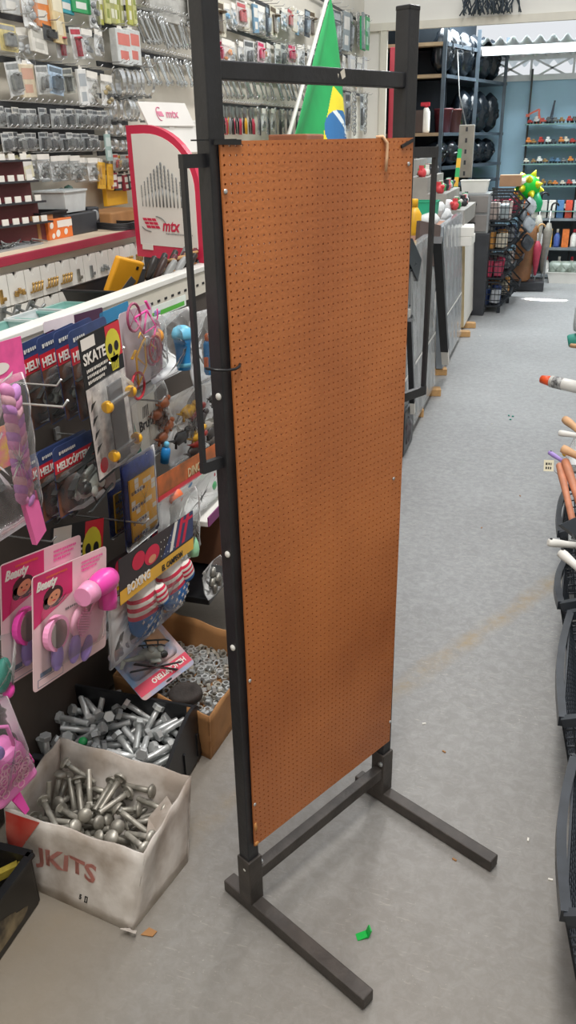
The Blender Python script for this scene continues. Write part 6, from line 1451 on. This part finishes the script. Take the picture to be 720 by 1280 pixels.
# ------------------------------------------------------------------ black stacking basket towers
M_BSK = mat('basket_black', '20262c', .4, 0, .2)
def basket():
    """slanted open front towards +x, long side towards the camera"""
    e = bpy.data.objects.new('stacking_basket', None); COL.objects.link(e); e['category'] = 'basket'
    w_, d_, h_ = .31, .42, .22; r = .006
    for y_ in (-d_/2, d_/2):
        mb = MB()
        def side_x(z): return w_/2+.07*max(0, (z/h_-.35))/.65
        mb.bar((-w_/2, y_, 0), (w_/2-.02, y_, 0), .012, .014).bar((-w_/2, y_, h_), (w_/2-.04, y_, h_), .014, .016)
        mb.bar((-w_/2, y_, 0), (-w_/2, y_, h_), .016, .014).bar((w_/2-.04, y_, h_), (w_/2+.07, y_, h_*.5), .012, .014).bar((w_/2+.07, y_, h_*.5), (w_/2-.02, y_, 0), .012, .014)
        for k in range(1, 9): x_ = -w_/2+k*w_/9; mb.bar((x_, y_, 0), (x_, y_, h_ if x_ < w_/2-.04 else h_*.9), .005, .007)
        for k in range(1, 4): mb.bar((-w_/2, y_, h_*k/4), (w_/2+(.05 if k < 3 else -.02), y_, h_*k/4), .007, .008)
        part('side_grid', mb, M_BSK, e)
    bk = MB()
    for k in range(12): y_ = -d_/2+d_*k/11; bk.bar((-w_/2, y_, 0), (-w_/2, y_, h_), .005, .006)
    for k in range(5): bk.bar((-w_/2, -d_/2, h_*k/4), (-w_/2, d_/2, h_*k/4), .006, .008)
    part('back_grid', bk, M_BSK, e)
    ft = MB()
    for k in range(12): y_ = -d_/2+d_*k/11; ft.bar((w_/2-.02, y_, 0), (w_/2+.07, y_, h_*.5), .005, .006)
    ft.bar((w_/2+.07, -d_/2, h_*.5), (w_/2+.07, d_/2, h_*.5), .016, .014)
    part('front_grid', ft, M_BSK, e)
    part('base', MB().box((-.01, 0, .0), (w_-.02, d_, .012)), M_BSK, e)
    return e
bt = snap(basket())
fills = [['d9dbd8', 'c9b8b0', 'b9c4c8', 'e4e2dc'], ['5a9a5c', 'd99a4a', 'e6dcc8', 'd8603f'], ['d03a5c', 'c9385c', 'c24a66', '57505a'], ['dfe3e8', '2f4a8a', 'c8ccd2', 'e8e8e6']]
for tw, (bx_, by_) in enumerate(((-.505, 8.25), (-.45, 8.78))):
    for k in range(4):
        z_ = .06+.255*(3-k)
        where = ('the near tower', 'the far tower')[tw]
        lev = ('top', 'second', 'third', 'bottom')[k]
        c = dup(bt, (bx_-.02*k*.5, by_, z_), (0, 0, 0), 'black stacking basket, %s one in %s' % (lev, where), 'black stacking baskets')
        rnd = random.Random(k+tw*7)
        for i in range(6):
            col_ = fills[(k+tw*2) % 4][i % 4]
            solo('goods_pack', MB().box((0, 0, .065), (.075, .12, .12+.03*(i % 2)), bev=.008), mat('pack_'+col_, col_, .45, 0, .15, 40), 'small pack in the %s basket of %s' % (lev, where), 'pack', (bx_-.11+.095*(i % 3)-.01*k, by_-.11+.2*(i//3), z_+.012), (rnd.uniform(-.1, .1), rnd.uniform(-.1, .1), rnd.uniform(-.3, .3)), 'packs in the %s basket of %s' % (lev, where))
    t = thing('basket_stand', 'black stand carrying the %s basket tower' % ('near', 'far')[tw], 'stand', (bx_-.02, by_, 0))
    for sy in (-1, 1): part('post', MB().box((-.13, sy*.232, .53), (.03, .02, 1.06)), M_BSK, t)
    for sx, sy in ((-.13, -.2), (.12, -.2), (-.13, .2), (.12, .2)): part('foot', MB().box((sx, sy, .025), (.03, .03, .05)), M_BSK, t)
def kill(t2):
    for k in t2[1]: kill(k)
    bpy.data.objects.remove(t2[0])
kill(bt)
for i in range(3):
    solo('spare_bag', puffy(rounded(.16, .13, .04), .03, 0, 4, lump=.3, seed=i), mat('grey_bag_%d' % (i % 3), ['cfd6dd', 'b9c2ca', '3a4048'][i % 3], .35), 'soft pack hanging out of the far tower fronts, %s from the top' % ORD[i], 'pack', (-.24, 8.62, .86-.17*i), (0, .6, .8), 'soft packs at the tower fronts')
# spiky green ball
q = onY(660, 234, 8.75)
t = thing('spiky_ball', 'bright green inflatable ball with yellow spikes on top of the basket towers', 'ball', q)
part('body', MB().ball((0, 0, 0), .115, k=20), mat('vivid_green', '14c832', .4, 0, .06), t)
wp = MB()
part('patch', MB().ball((-.05, -.06, .05), (.055, .05, .036), k=12), M_PAPER, t, 'white patch')
rnd = random.Random(3)
for k in range(14):
    a = k*2.399; zz = 1-2*(k+.5)/14; rr = math.sqrt(1-zz*zz); d = Vector((rr*math.cos(a), rr*math.sin(a), zz))
    part('spike', MB().tube([d*.105, d*.165], [.038, .002], 10), mat('vivid_yellow', 'e6e32a', .4, 0, .06), t)
part('tail', MB().tube([(.05, -.02, -.08), (.1, -.03, -.16), (.11, -.03, -.22)], [.07, .06, .03], 12), mat('vivid_teal_green', '18a868', .4), t)

# umbrellas and rolls behind the towers
t = thing('umbrella_stand', 'dark low stand holding the roll and umbrellas', 'stand', (-.20, 9.45, 0))
part('base', MB().box((0, 0, .05), (.36, .26, .10), bev=.01), M_DARK, t)
for sx in (-1, 1): part('post', MB().box((sx*.17, 0, .25), (.02, .02, .4)), M_GREYM, t)
t = thing('leather_roll', 'tall brown roll standing beside the basket towers', 'roll', (-.27, 9.36, .11), (0, .08, 0))
part('body', MB().lathe([(.07, 0), (.10, .03), (.105, .45), (.09, .56), (.0, .58)], 18), mat('tan_brown', '8a5c38', .5, 0, .3, 8), t); part('strap', MB().lathe([(.107, .40), (.107, .43)], 18), M_BROWN, t)
def umbrella(label, loc, col, rot, h_=.62):
    t = thing('umbrella', label, 'umbrella', loc, rot)
    part('canopy', MB().tube([(0, 0, .06), (0, 0, .18), (0, 0, h_*.7), (0, 0, h_*.82)], [.012, .032, .05, .02], 10), mat('cloth_'+col, col, .6, 0, .2, 20), t)
    part('shaft', MB().tube([(0, 0, 0), (0, 0, h_)], .007, 6), M_CHROME, t); part('handle', MB().tube([(0, 0, h_)]+[(.035-.035*math.cos(a*.5), 0, h_+.04+.035*math.sin(a*.5)) for a in range(7)], .010, 6), M_WOOD if col == 'b43a52' else M_BLACKP, t)
umbrella('folded crimson umbrella right of the brown roll', (-.12, 9.33, .11), 'b43a52', (0, -.03, .3), .5)
umbrella('folded grey umbrella behind the crimson one', (-.15, 9.45, .11), 'a9a69e', (0, .02, .3), .80)
umbrella('folded black umbrella leaning right above the brown roll', (-.33, 9.52, .11), '2f3338', (-.1, .06, .1), .85)
umbrella('folded pale umbrella leaning right', (-.06, 9.50, .11), '8f8b82', (0, .05, .1), .7)

# ------------------------------------------------------------------ glass shelves on the far wall
YS = 10.28
t = thing('glass_shelving', 'wall of thin glass shelves with small models at the far end', 'shelving', (.5, YS, 0))
M_GLASS = mat('green_glass', '7fa39c', .1, 0, .05, alpha=.75)
x0 = onY(656, 160, YS).x
lv = [onY(690, y, YS).z for y in (155, 181, 205, 233, 264)]
for z in lv: part('glass_shelf', MB().box(((x0+1.6)/2-.5, .12, z), (1.6-x0, .28, .012)), M_GLASS, t)
for xx in (x0+.02, x0+.62, 1.5): part('upright', MB().box((xx-.5, .27, 1.1), (.02, .03, 2.2)), M_DARK, t)
lw = [onY(690, y, YS).z for y in (302, 342)]
for z in (onY(690, 272, YS).z-.02, onY(690, 311, YS).z, onY(690, 346, YS).z): part('lower_shelf', MB().box(((x0+1.7)/2-.42, .12, max(z, .03)), (1.5-x0, .3, .025)), mat('grey_shelf', '7d858a', .5), t)
part('lower_back', MB().box(((x0+1.7)/2-.42, .28, .42), (1.5-x0, .02, .82)), mat('dark_back', '4a545c', .6), t)
vc = ['b9463f', 'd8d8d6', '3c4148', '8a6a3a', '5a7a96', 'c97a3a', '6a6e70', 'd0c8b8', '2e3136']
rnd = random.Random(31)
protos = []
for c_ in vc:
    e = bpy.data.objects.new('model_vehicle', None); COL.objects.link(e); e['category'] = 'model vehicle'
    part('body', MB().box((0, 0, .028), (.085, .04, .022), bev=.005).box((-.008, 0, .048), (.045, .035, .022), bev=.006), mat('model_'+c_, c_, .35), e)
    for sx in (-.026, .026): part('wheel', MB().lathe([(.011, -.021), (.011, .021)], 10, M=Matrix.Translation((sx, 0, .012)) @ Matrix.Rotation(R90, 4, 'X')), M_BLACKP, e)
    protos.append(snap(e))
for si, z in enumerate(lv):
    n = 13
    for i in range(n):
        tr_ = protos[rnd.randrange(len(protos))]
        dup(tr_, (x0+.05+i*.068+rnd.uniform(-.01, .01), YS+.06+rnd.uniform(-.02, .05), z+.0065), (0, 0, rnd.uniform(-.5, .5)), 'small model vehicle on the %s glass shelf, %s from the left end' % (('top', 'second', 'third', 'fourth', 'lowest')[si], ORD[i]), 'models on the %s glass shelf' % ('top', 'second', 'third', 'fourth', 'lowest')[si], (.72, .8, rnd.uniform(.7, 1.3)))
for p in protos: kill(p)
def crane(label, px, py0, py1, col, tilt):
    b = onY(px, py0, YS+.08); h_ = b.z*0+(onY(px, py1, YS+.08).z-lv[0])
    t = thing('model_crane', label, 'model crane', (b.x, YS+.2, lv[0]+.0065))
    m = mat('crane_'+col, col, .4); part('base', MB().box((0, 0, .03), (.09, .06, .06), bev=.006), m, t)
    part('boom', MB().bar((0, 0, .05), (tilt, 0, h_), .02, .02).bar((.02, 0, .05), (tilt, 0, h_*.9), .010, .010), m, t)
    if col != '2f3a4a': part('arm', MB().bar((tilt, 0, h_), (tilt-.10, 0, h_*.7), .018, .018).box((tilt-.12, 0, h_*.6), (.04, .03, .03)), m, t)
crane('orange model excavator on the top glass shelf', 672, 156, 137, 'c9604a', .0)
crane('dark model crane with a tall boom on the top glass shelf', 687, 156, 126, '2f3a4a', .03)
bc = ['e07a3a', 'e8e6e0', 'd8d6d0', 'e8e6e0', '5a86b8', 'd8543f', 'c8cacc', 'e8b23a', '4a62a8']
z1_ = onY(690, 272, YS).z-.02+.0135; z2_ = onY(690, 311, YS).z+.0135; z3_ = max(onY(690, 346, YS).z, .03)+.0135
for r, (zz, n, hh) in enumerate(((z1_, 9, .19), (z2_, 9, .20), (z3_, 6, .2))):
    for i in range(n):
        c_ = bc[(i+r*4) % len(bc)]; x_ = x0+.10+i*(.092 if n == 9 else .14)
        if r == 1 and i % 2 == 0 or r == 2:
            t = thing('bottle', 'bottle on the %s shelf of the far wall, %s from the left' % (('upper plain', 'middle plain', 'lowest')[r], ORD[i]), 'bottle', (x_, YS+.06, zz), (0, 0, 0), 'bottles on the far shelves')
            part('body', MB().lathe([(.034, 0), (.036, .02), (.036, hh*.6), (.014, hh*.8)], 14), mat('pack_'+c_, c_, .45, 0, .15, 40), t); part('cap', MB().lathe([(.014, hh*.8), (.014, hh)], 10), M_PAPER if c_ != 'e8e6e0' else M_RED, t)
        else:
            solo('boxed_goods', MB().box((0, 0, hh/2), (.075, .08, hh*(1-.15*(i % 3)) if False else hh), bev=.004).box((0, -.041, hh*.6), (.05, .002, hh*.3)), mat('pack_'+c_, c_, .45, 0, .15, 40), 'boxed goods on the %s shelf of the far wall, %s from the left' % (('upper plain', 'middle plain', 'lowest')[r], ORD[i]), 'box', (x_, YS+.06, zz), (0, 0, 0), 'boxed goods on the far shelves')
q = onZ(700, 350, 0)
crate('white_crate', 'low white crate of bagged goods on the floor under the far shelves', 'crate', (q.x+.1, q.y-.15, 0), 0, .5, .25, .12, M_WHITE)
for i in range(4): solo('bagged_goods', puffy(rounded(.16, .2, .04), .05, 0, 4, lump=.3, seed=i+40), mat('grey_green_bag', '8f9a90', .35, 0, .3, 20), 'clear bagged goods standing in the white crate', 'bag', (q.x-.06+.11*i, q.y-.15, .03), (-.1, 0, 0), 'bags in the white crate')

# ------------------------------------------------------------------ dark storage rack in the far room
M_RACK = mat('rack_steel', '4c5863', .4, .3, .2); M_DKB = mat('rack_back_navy', '15222d', .7, 0, .2, 2); M_SACK = mat('glossy_black_sack', '141c24', .22, 0, .3, 6)
YR = 8.72; XR = -1.12
t = thing('storage_rack', 'tall dark steel rack full of black goods beyond the header', 'rack', (XR, YR, 0))
rz = [onY(540, y, YR).z for y in (95, 168, 211, 234)]+[2.32]
WD = Vector((.46, 1.68, 0)); WN = Vector((-WD.y, WD.x, 0)).normalized(); WA = math.atan2(WD.y, WD.x)
for z in rz:
    part('shelf_board', MB().box((-.33, .2, z), (.66, .42, .03)), mat('rack_wood', '9a8468', .6, 0, .2), t)
    part('shelf_board', MB().box((.95, .2, z), (1.75, .40, .03), M=Matrix.Rotation(WA, 4, 'Z')), M_RACK, t)
for (x_, y_) in ((0, 0), (-.62, 0), (.23, .84), (.46, 1.68)): part('post', MB().box((x_, y_, 1.25), (.035, .035, 2.5)), M_RACK, t)
part('back_panel', MB().box((.9, .42, 1.35), (1.9, .02, 2.7), M=Matrix.Rotation(WA, 4, 'Z')).box((-.35, .43, 1.35), (.66, .02, 2.7)), M_DKB, t)
rnd = random.Random(14)
k_ = 0
base_ = Vector((XR, YR, 0))
for z in rz[:3]:
    for i in range(6):
        hh = .40 if z > 1.5 else .25
        if z == rz[1] and i < 2: continue
        o = [(.13*math.cos(a*PI/12)*(1+.12*rnd.random()), hh/2+hh/2*math.sin(a*PI/12)*(1+.05*rnd.random())) for a in range(24)]
        q = base_+WD*((i+.6)/6.3)+WN*.10
        solo('black_sack', puffy(o, .10, 0, 6, pw=.6, lump=.35, seed=k_), M_SACK, 'glossy black sack on the %s board of the dark rack, %s from the front' % (('top', 'middle', 'lower')[rz.index(z)], ORD[i]), 'sack', (q.x, q.y, z+.016), (0, rnd.uniform(-.15, .15), WA), 'black sacks on the dark rack'); k_ += 1
for i, (px, m, nm) in enumerate(((556, mat('maroon_bucket', '6a3038', .4), 'maroon'), (570, mat('brown_bucket', '6a3a34', .4), 'brown'))):
    q = onY(px, 166, YR+.35+.2*i); t = thing('bucket', '%s bucket on the middle board of the dark rack' % nm, 'bucket', (*(base_+WD*(.16+.15*i)+WN*.10)[:2], rz[1]+.016))
    part('body', MB().lathe([(.07, 0), (.09, .2), (.095, .2), (.095, .215)], 16), m, t); part('handle', MB().tube([(.09*math.cos(a*.35), 0, .2-.07*math.sin(a*.35)) for a in range(10)], .004, 5), M_GREYM, t)
q = onY(531, 166, YR+.05); t = thing('spray_bottle', 'white bottle with red trigger cap on the dark rack', 'bottle', (q.x, YR+.08, rz[1]+.016))
part('body', MB().lathe([(.035, 0), (.04, .02), (.04, .18), (.02, .22)], 14), M_PAPER, t); part('trigger', MB().box((-.01, 0, .25), (.09, .03, .035), bev=.006).lathe([(.018, .22), (.018, .25)], 10), M_RED, t)
for i, (px, c_) in enumerate(((514, '2a5a48'), (523, '4a3a34'))):
    q = onY(px, 166, YR+.08); solo('boxed_goods', MB().box((0, 0, .10), (.09, .12, .2), bev=.004), mat('dk_'+c_, c_, .5), '%s box on the dark rack beside the white bottle' % ('dark green', 'dark brown')[i], 'box', (q.x, YR+.10, rz[1]+.016))
for i in range(4):
    q = onY(512+i*8, 209, YR+.05); solo('pale_jar', MB().lathe([(.04, 0), (.045, .02), (.045, .12), (.03, .14), (.03, .16), (0, .16)], 14), mat('milky_plastic', 'b9c0c4', .4), 'pale jar on the lower board of the dark rack, %s from the left' % ORD[i], 'jar', (q.x, YR+.06, rz[2]+.016), (0, 0, 0), 'pale jars on the dark rack')
a = onY(584, 156, 8.95); b_ = onY(580, 222, 8.95)
t = thing('slotted_post', 'beige slotted board hanging in front of the dark rack', 'board', (a+b_)/2)
part('board', MB().box((0, 0, 0), (.15, .03, a.z-b_.z), bev=.005), mat('beige_slotted', '9a948a', .5, 0, .15, 8), t)
for k in range(5): part('slot', MB().box((0, -.016, -.2+.1*k), (.02, .003, .04)), M_DARK, t)
part('hanger', MB().tube([(0, 0, .2), (-.1, .05, .5), (-.15, .1, .9)], .006, 5), M_GREYM, t)
# ------------------------------------------------------------------ row of black mesh bins at the right edge of the aisle
M_BINB = mat('mesh_bin_black', '2f343b', .35, 0, .25, 20)
t = thing('bin_rack', 'low black rack under the mesh bins at the right edge', 'rack', (.42, 2.1, 0))
part('deck', MB().box((0, 0, .05), (.40, 2.4, .05)), M_DARK, t)
for sy in (-1, 1): part('foot', MB().box((0, sy*1.1, .014), (.36, .06, .026)), M_DARK, t)
def meshbin(label, nx_, ny_, fx, fy, z, group='black mesh bins at the right edge', tiltz=.0):
    """near and far ends of the front rim, at height z"""
    a = Vector((nx_, ny_, z)); b = Vector((fx, fy, z)); L_ = (b-a).length; ang = math.atan2(b.y-a.y, b.x-a.x)
    t = thing('mesh_bin', label, 'bin', (a.x, a.y, .076), (0, 0, ang), group)
    # local x along the rim away from the camera, -y towards the basket inside (to the right of the aisle)
    H_ = z-.076; D_ = .30
    rim = [(0, 0, H_), (L_, 0, H_), (L_, -D_, H_+.12), (0, -D_, H_+.12)]
    arc = [Vector((L_*k/10, .016*math.sin(PI*k/10), H_)) for k in range(11)]
    rb = MB()
    for k in range(10): rb.bar(arc[k], arc[k+1], .018, .026)
    for i in (1, 2, 3): rb.bar(rim[i], rim[(i+1) % 4], .018, .022)
    part('rim', rb, M_BINB, t)
    def wall(p, q, r_, s_, n1, n2):
        p, q, r_, s_ = map(Vector, (p, q, r_, s_)); mb = MB()
        for k in range(n1+1): u = k/n1; mb.bar(p.lerp(q, u), s_.lerp(r_, u), .0045, .004)
        for k in range(n2+1): v = k/n2; mb.bar(p.lerp(s_, v), q.lerp(r_, v), .0045, .004)
        return mb
    b0 = [(.03, -.05, 0), (L_-.03, -.05, 0), (L_-.03, -D_+.03, 0), (.03, -D_+.03, 0)]
    part('front_mesh', wall(b0[0], b0[1], rim[1], rim[0], 26, 9), M_BINB, t)
    part('end_mesh', wall(b0[0], b0[3], rim[3], rim[0], 14, 9), M_BINB, t)
    part('end_mesh', wall(b0[1], b0[2], rim[2], rim[1], 14, 9), M_BINB, t)
    part('back_mesh', wall(b0[3], b0[2], rim[2], rim[3], 26, 9), M_BINB, t)
    part('base', MB().box((L_/2, -.165, .006), (L_-.05, .24, .012)), M_BINB, t)
    return t
z = .30
def rp(px, py, zz=.30): q = onZ(px, py, zz); return q.x, q.y
meshbin('nearest black mesh bin at the bottom right edge', *rp(707, 1146), *rp(717, 952), z)
meshbin('second black mesh bin from the camera at the right edge', *rp(703, 902), *rp(713, 768), z)
meshbin('third black mesh bin at the right edge, under the white handles', *rp(701, 757), *rp(706, 703), z)
meshbin('farthest black mesh bin at the right edge, under the clear bag', *rp(700, 668), *rp(709, 610), z)
def tool(label, p0, p1, z0, z1, m, r, name='hand_tool', cat='tool', hole=True, flat=False, group=None):
    a = onZ(*p0, z0); b = onZ(*p1, z1); t = thing(name, label, cat, a, group=group); d = b-a
    if flat:
        part('handle', MB().tube([d*k for k in (0, .04, .3, .7, 1)], [r*.7, r, r, r*.85, r*1.2], 10), m, t)
    else: part('handle', MB().tube([d*k for k in (0, .03, .2, .6, 1)], [r*.5, r*.9, r, r*.8, r*.8], 10), m, t)
    if hole: part('hang_hole', MB().ball(d*.09+Vector((0, 0, r*.95)), (r*.35, r*.35, r*.2), k=8), M_INK, t)
    part('head', MB().box(d*1.25, (.05, .06, .012), bev=.003), M_CHROME, t)
    return t
tool('upper white plastic tool handle poking out over the right bins', (685, 678), (722, 682), .42, .40, M_WHITE, .013)
tool('lower white plastic tool handle poking out over the right bins', (700, 690), (726, 712), .42, .40, M_WHITE, .015)
M_TERRA = mat('terracotta_wood', 'c98464', .55, 0, .2, 20); M_PEACH = mat('pale_peach_wood', 'd9ab80', .55, 0, .15, 20)
tool('long terracotta wooden handle at the right edge, left one', (699, 580), (716, 652), .44, .38, M_TERRA, .014, hole=False)
tool('long terracotta wooden handle at the right edge, right one', (706, 575), (728, 640), .46, .38, M_TERRA, .016, hole=False)
tool('pale wooden handle at the right edge, uppermost', (706, 524), (726, 540), .5, .5, M_PEACH, .017, hole=False)
tool('pale wooden handle inside the clear bag at the right edge', (702, 560), (726, 572), .5, .48, M_PEACH, .016, hole=False)
tool('white roller handle at the right edge', (698, 541), (726, 545), .5, .5, M_WHITE, .012, hole=False)
t = tool('small lilac and yellow brush above the terracotta handles', (686, 565), (712, 582), .46, .44, M_PURPLE, .009)
part('ferrule', MB().ball((.06, .03, -.01), .014, k=10), M_YEL, t)
def crumple(label, TLpx, BRpx, zz, seed, m=None):
    a = onZ(*TLpx, zz); b = onZ(*BRpx, zz)
    o = []; w_ = abs(b.x-a.x)+.12; h_ = abs(a.y-b.y)
    t = thing('clear_bag', label, 'bag', ((a.x+b.x)/2+.115, (a.y+b.y)/2, zz-.02), (-R90+.2, 0, -.2))
    bag(w_, h_, .05, -h_/2, m or M_FILM, 'film', t)
    part('label_card', MB().box((.02, -.01, 0), (.06, .004, .08)), M_DARK, t)
    return t
crumple('crinkled clear bag over the wooden handles at the right edge', (697, 520), (722, 572), .5, 1)
crumple('crinkled clear bag on the farthest mesh bin at the right edge', (702, 615), (724, 660), .42, 2)
solo('black_holder', MB().prism([(0, 0), (.10, .03), (.12, -.10), (.06, -.06)], -.01, .01).tube([(.07, -.012, -.01), (.09, -.012, -.03), (.07, -.012, -.05)], .006, 6), M_BINB, 'black angled plastic holder under the clear bag at the right edge', 'holder', onZ(699, 656, .42), (-.6, 0, .5))
# sealant tube with orange tip and its gun
a = onZ(677, 474, .5); b = onZ(722, 484, .5); d = b-a
t = thing('sealant_tube', 'white sealant tube with bright orange tip poking into the aisle', 'tube', a)
part('tip', MB().tube([(0, 0, 0), d*.28], [.018, .024], 14), mat('tip_orange', 'ef5a2a', .4), t)
part('body', MB().tube([d*.28, d*1.1], .027, 16), M_WHITE, t)
part('print', MB().tube([d*.36, d*.62], .0273, 16, cap=False), mat('tube_print', 'c8c8c6', .5, 0, .5, 60, col2='3a3a3c'), t)
c = onZ(712, 486, .48)
t = thing('caulking_gun', 'silver caulking gun behind the sealant tube', 'caulking gun', c+Vector((.07, .02, .02)))
part('cradle', MB().box((0, 0, -.01), (.10, .09, .03), bev=.006), M_STEEL, t); part('knob', MB().lathe([(.02, 0), (.028, .01), (.02, .03)], 14, (-.03, -.05, -.02)), M_STEEL, t); part('rod', MB().tube([(0, 0, .02), (.15, .05, .03)], .006, 6), M_STEEL, t)
solo('green_roller', MB().lathe([(.03, -.05), (.036, -.04), (.036, .05), (.03, .06)], 14, M=Matrix.Rotation(1.3, 4, 'Y')), M_TEAL, 'teal paint roller sleeve at the far right edge', 'roller', onZ(717, 424, .5)+Vector((.02, 0, 0)))
solo('clear_jar', MB().lathe([(.05, 0), (.055, .03), (.055, .12), (.05, .13), (0, .13)], 16), M_CLEARP, 'clear jar at the far right edge above the teal roller', 'jar', onZ(722, 418, .55)+Vector((.03, .1, 0)))
solo('tan_stick', MB().tube([(0, 0, 0), (.1, -.12, .02)], .012, 8), M_PEACH, 'tan stick below the teal roller at the right edge', 'stick', onZ(714, 432, .5))
# back rack carrying these goods
t = thing('goods_rack', 'grey goods rack along the right edge behind the mesh bins', 'rack', (.84, 3.7, 0))
part('shelf', MB().box((-.06, 0, .36), (.50, 2.6, .03)), M_DARK, t); part('shelf', MB().box((.06, 0, .02), (.44, 2.6, .03)), M_DARK, t)
for sy in (-1, 1): part('post', MB().box((.2, sy*1.25, .6), (.04, .04, 1.2)), M_GREYM, t)
part('front_post', MB().box((-.29, 1.2, .18), (.03, .03, .36)), M_DARK, t)

# ------------------------------------------------------------------ small things on the floor
q = onZ(686, 582, .45)
t = thing('price_tag', 'small cream price tag with dark print beside the terracotta handles', 'tag', q, (-.5, 0, .12))
part('card', MB().box((0, 0, 0), (.034, .001, .040)), mat('cream_card', 'e6dfc4', .7), t)
part('print', scribble(-.011, .010, .022, .009, 2, 6), M_INK, t)
part('wire', MB().tube([(.015, .002, -.012), (.05, .03, -.04), (.09, .05, -.16)], .0015, 5), M_CHROME, t)
q = onZ(456, 1170, 0)
t = thing('green_clip', 'bright green bent plastic clip on the floor between the stand feet', 'clip', (q.x, q.y, 0), (0, 0, .5))
part('tab', MB().box((-.006, 0, .004), (.022, .016, .003), M=Matrix.Rotation(-.25, 4, 'Y')), mat('clip_green', '13b24a', .35), t)
part('upright_tab', MB().box((.0035, 0, .013), (.003, .016, .020), M=Matrix.Rotation(.35, 4, 'Y')), MATS['clip_green'], t)
for i, (px, py) in enumerate(((636, 520), (641, 521), (638, 525))):
    q = onZ(px, py, 0); solo('green_bead', MB().ball((0, 0, .004), (.006, .008, .004), k=8), M_TEAL, 'tiny dark green bit in the middle of the aisle', 'bead', (q.x, q.y, 0), (0, 0, i), 'tiny green bits on the aisle floor')
rnd = random.Random(9)
for i, (px, py) in enumerate(((602, 660), (615, 530), (530, 905), (555, 940), (688, 1100), (660, 1050), (568, 1075), (600, 420), (586, 408), (650, 620))):
    q = onZ(px, py, 0); solo('litter_speck', MB().box((0, 0, .0015), (.010, .004, .003)), M_CARD if i % 3 == 0 else M_PAPER, 'tiny pale speck of litter on the grey floor', 'litter', (q.x, q.y, 0), (0, 0, rnd.uniform(0, 3)), 'litter specks on the floor')
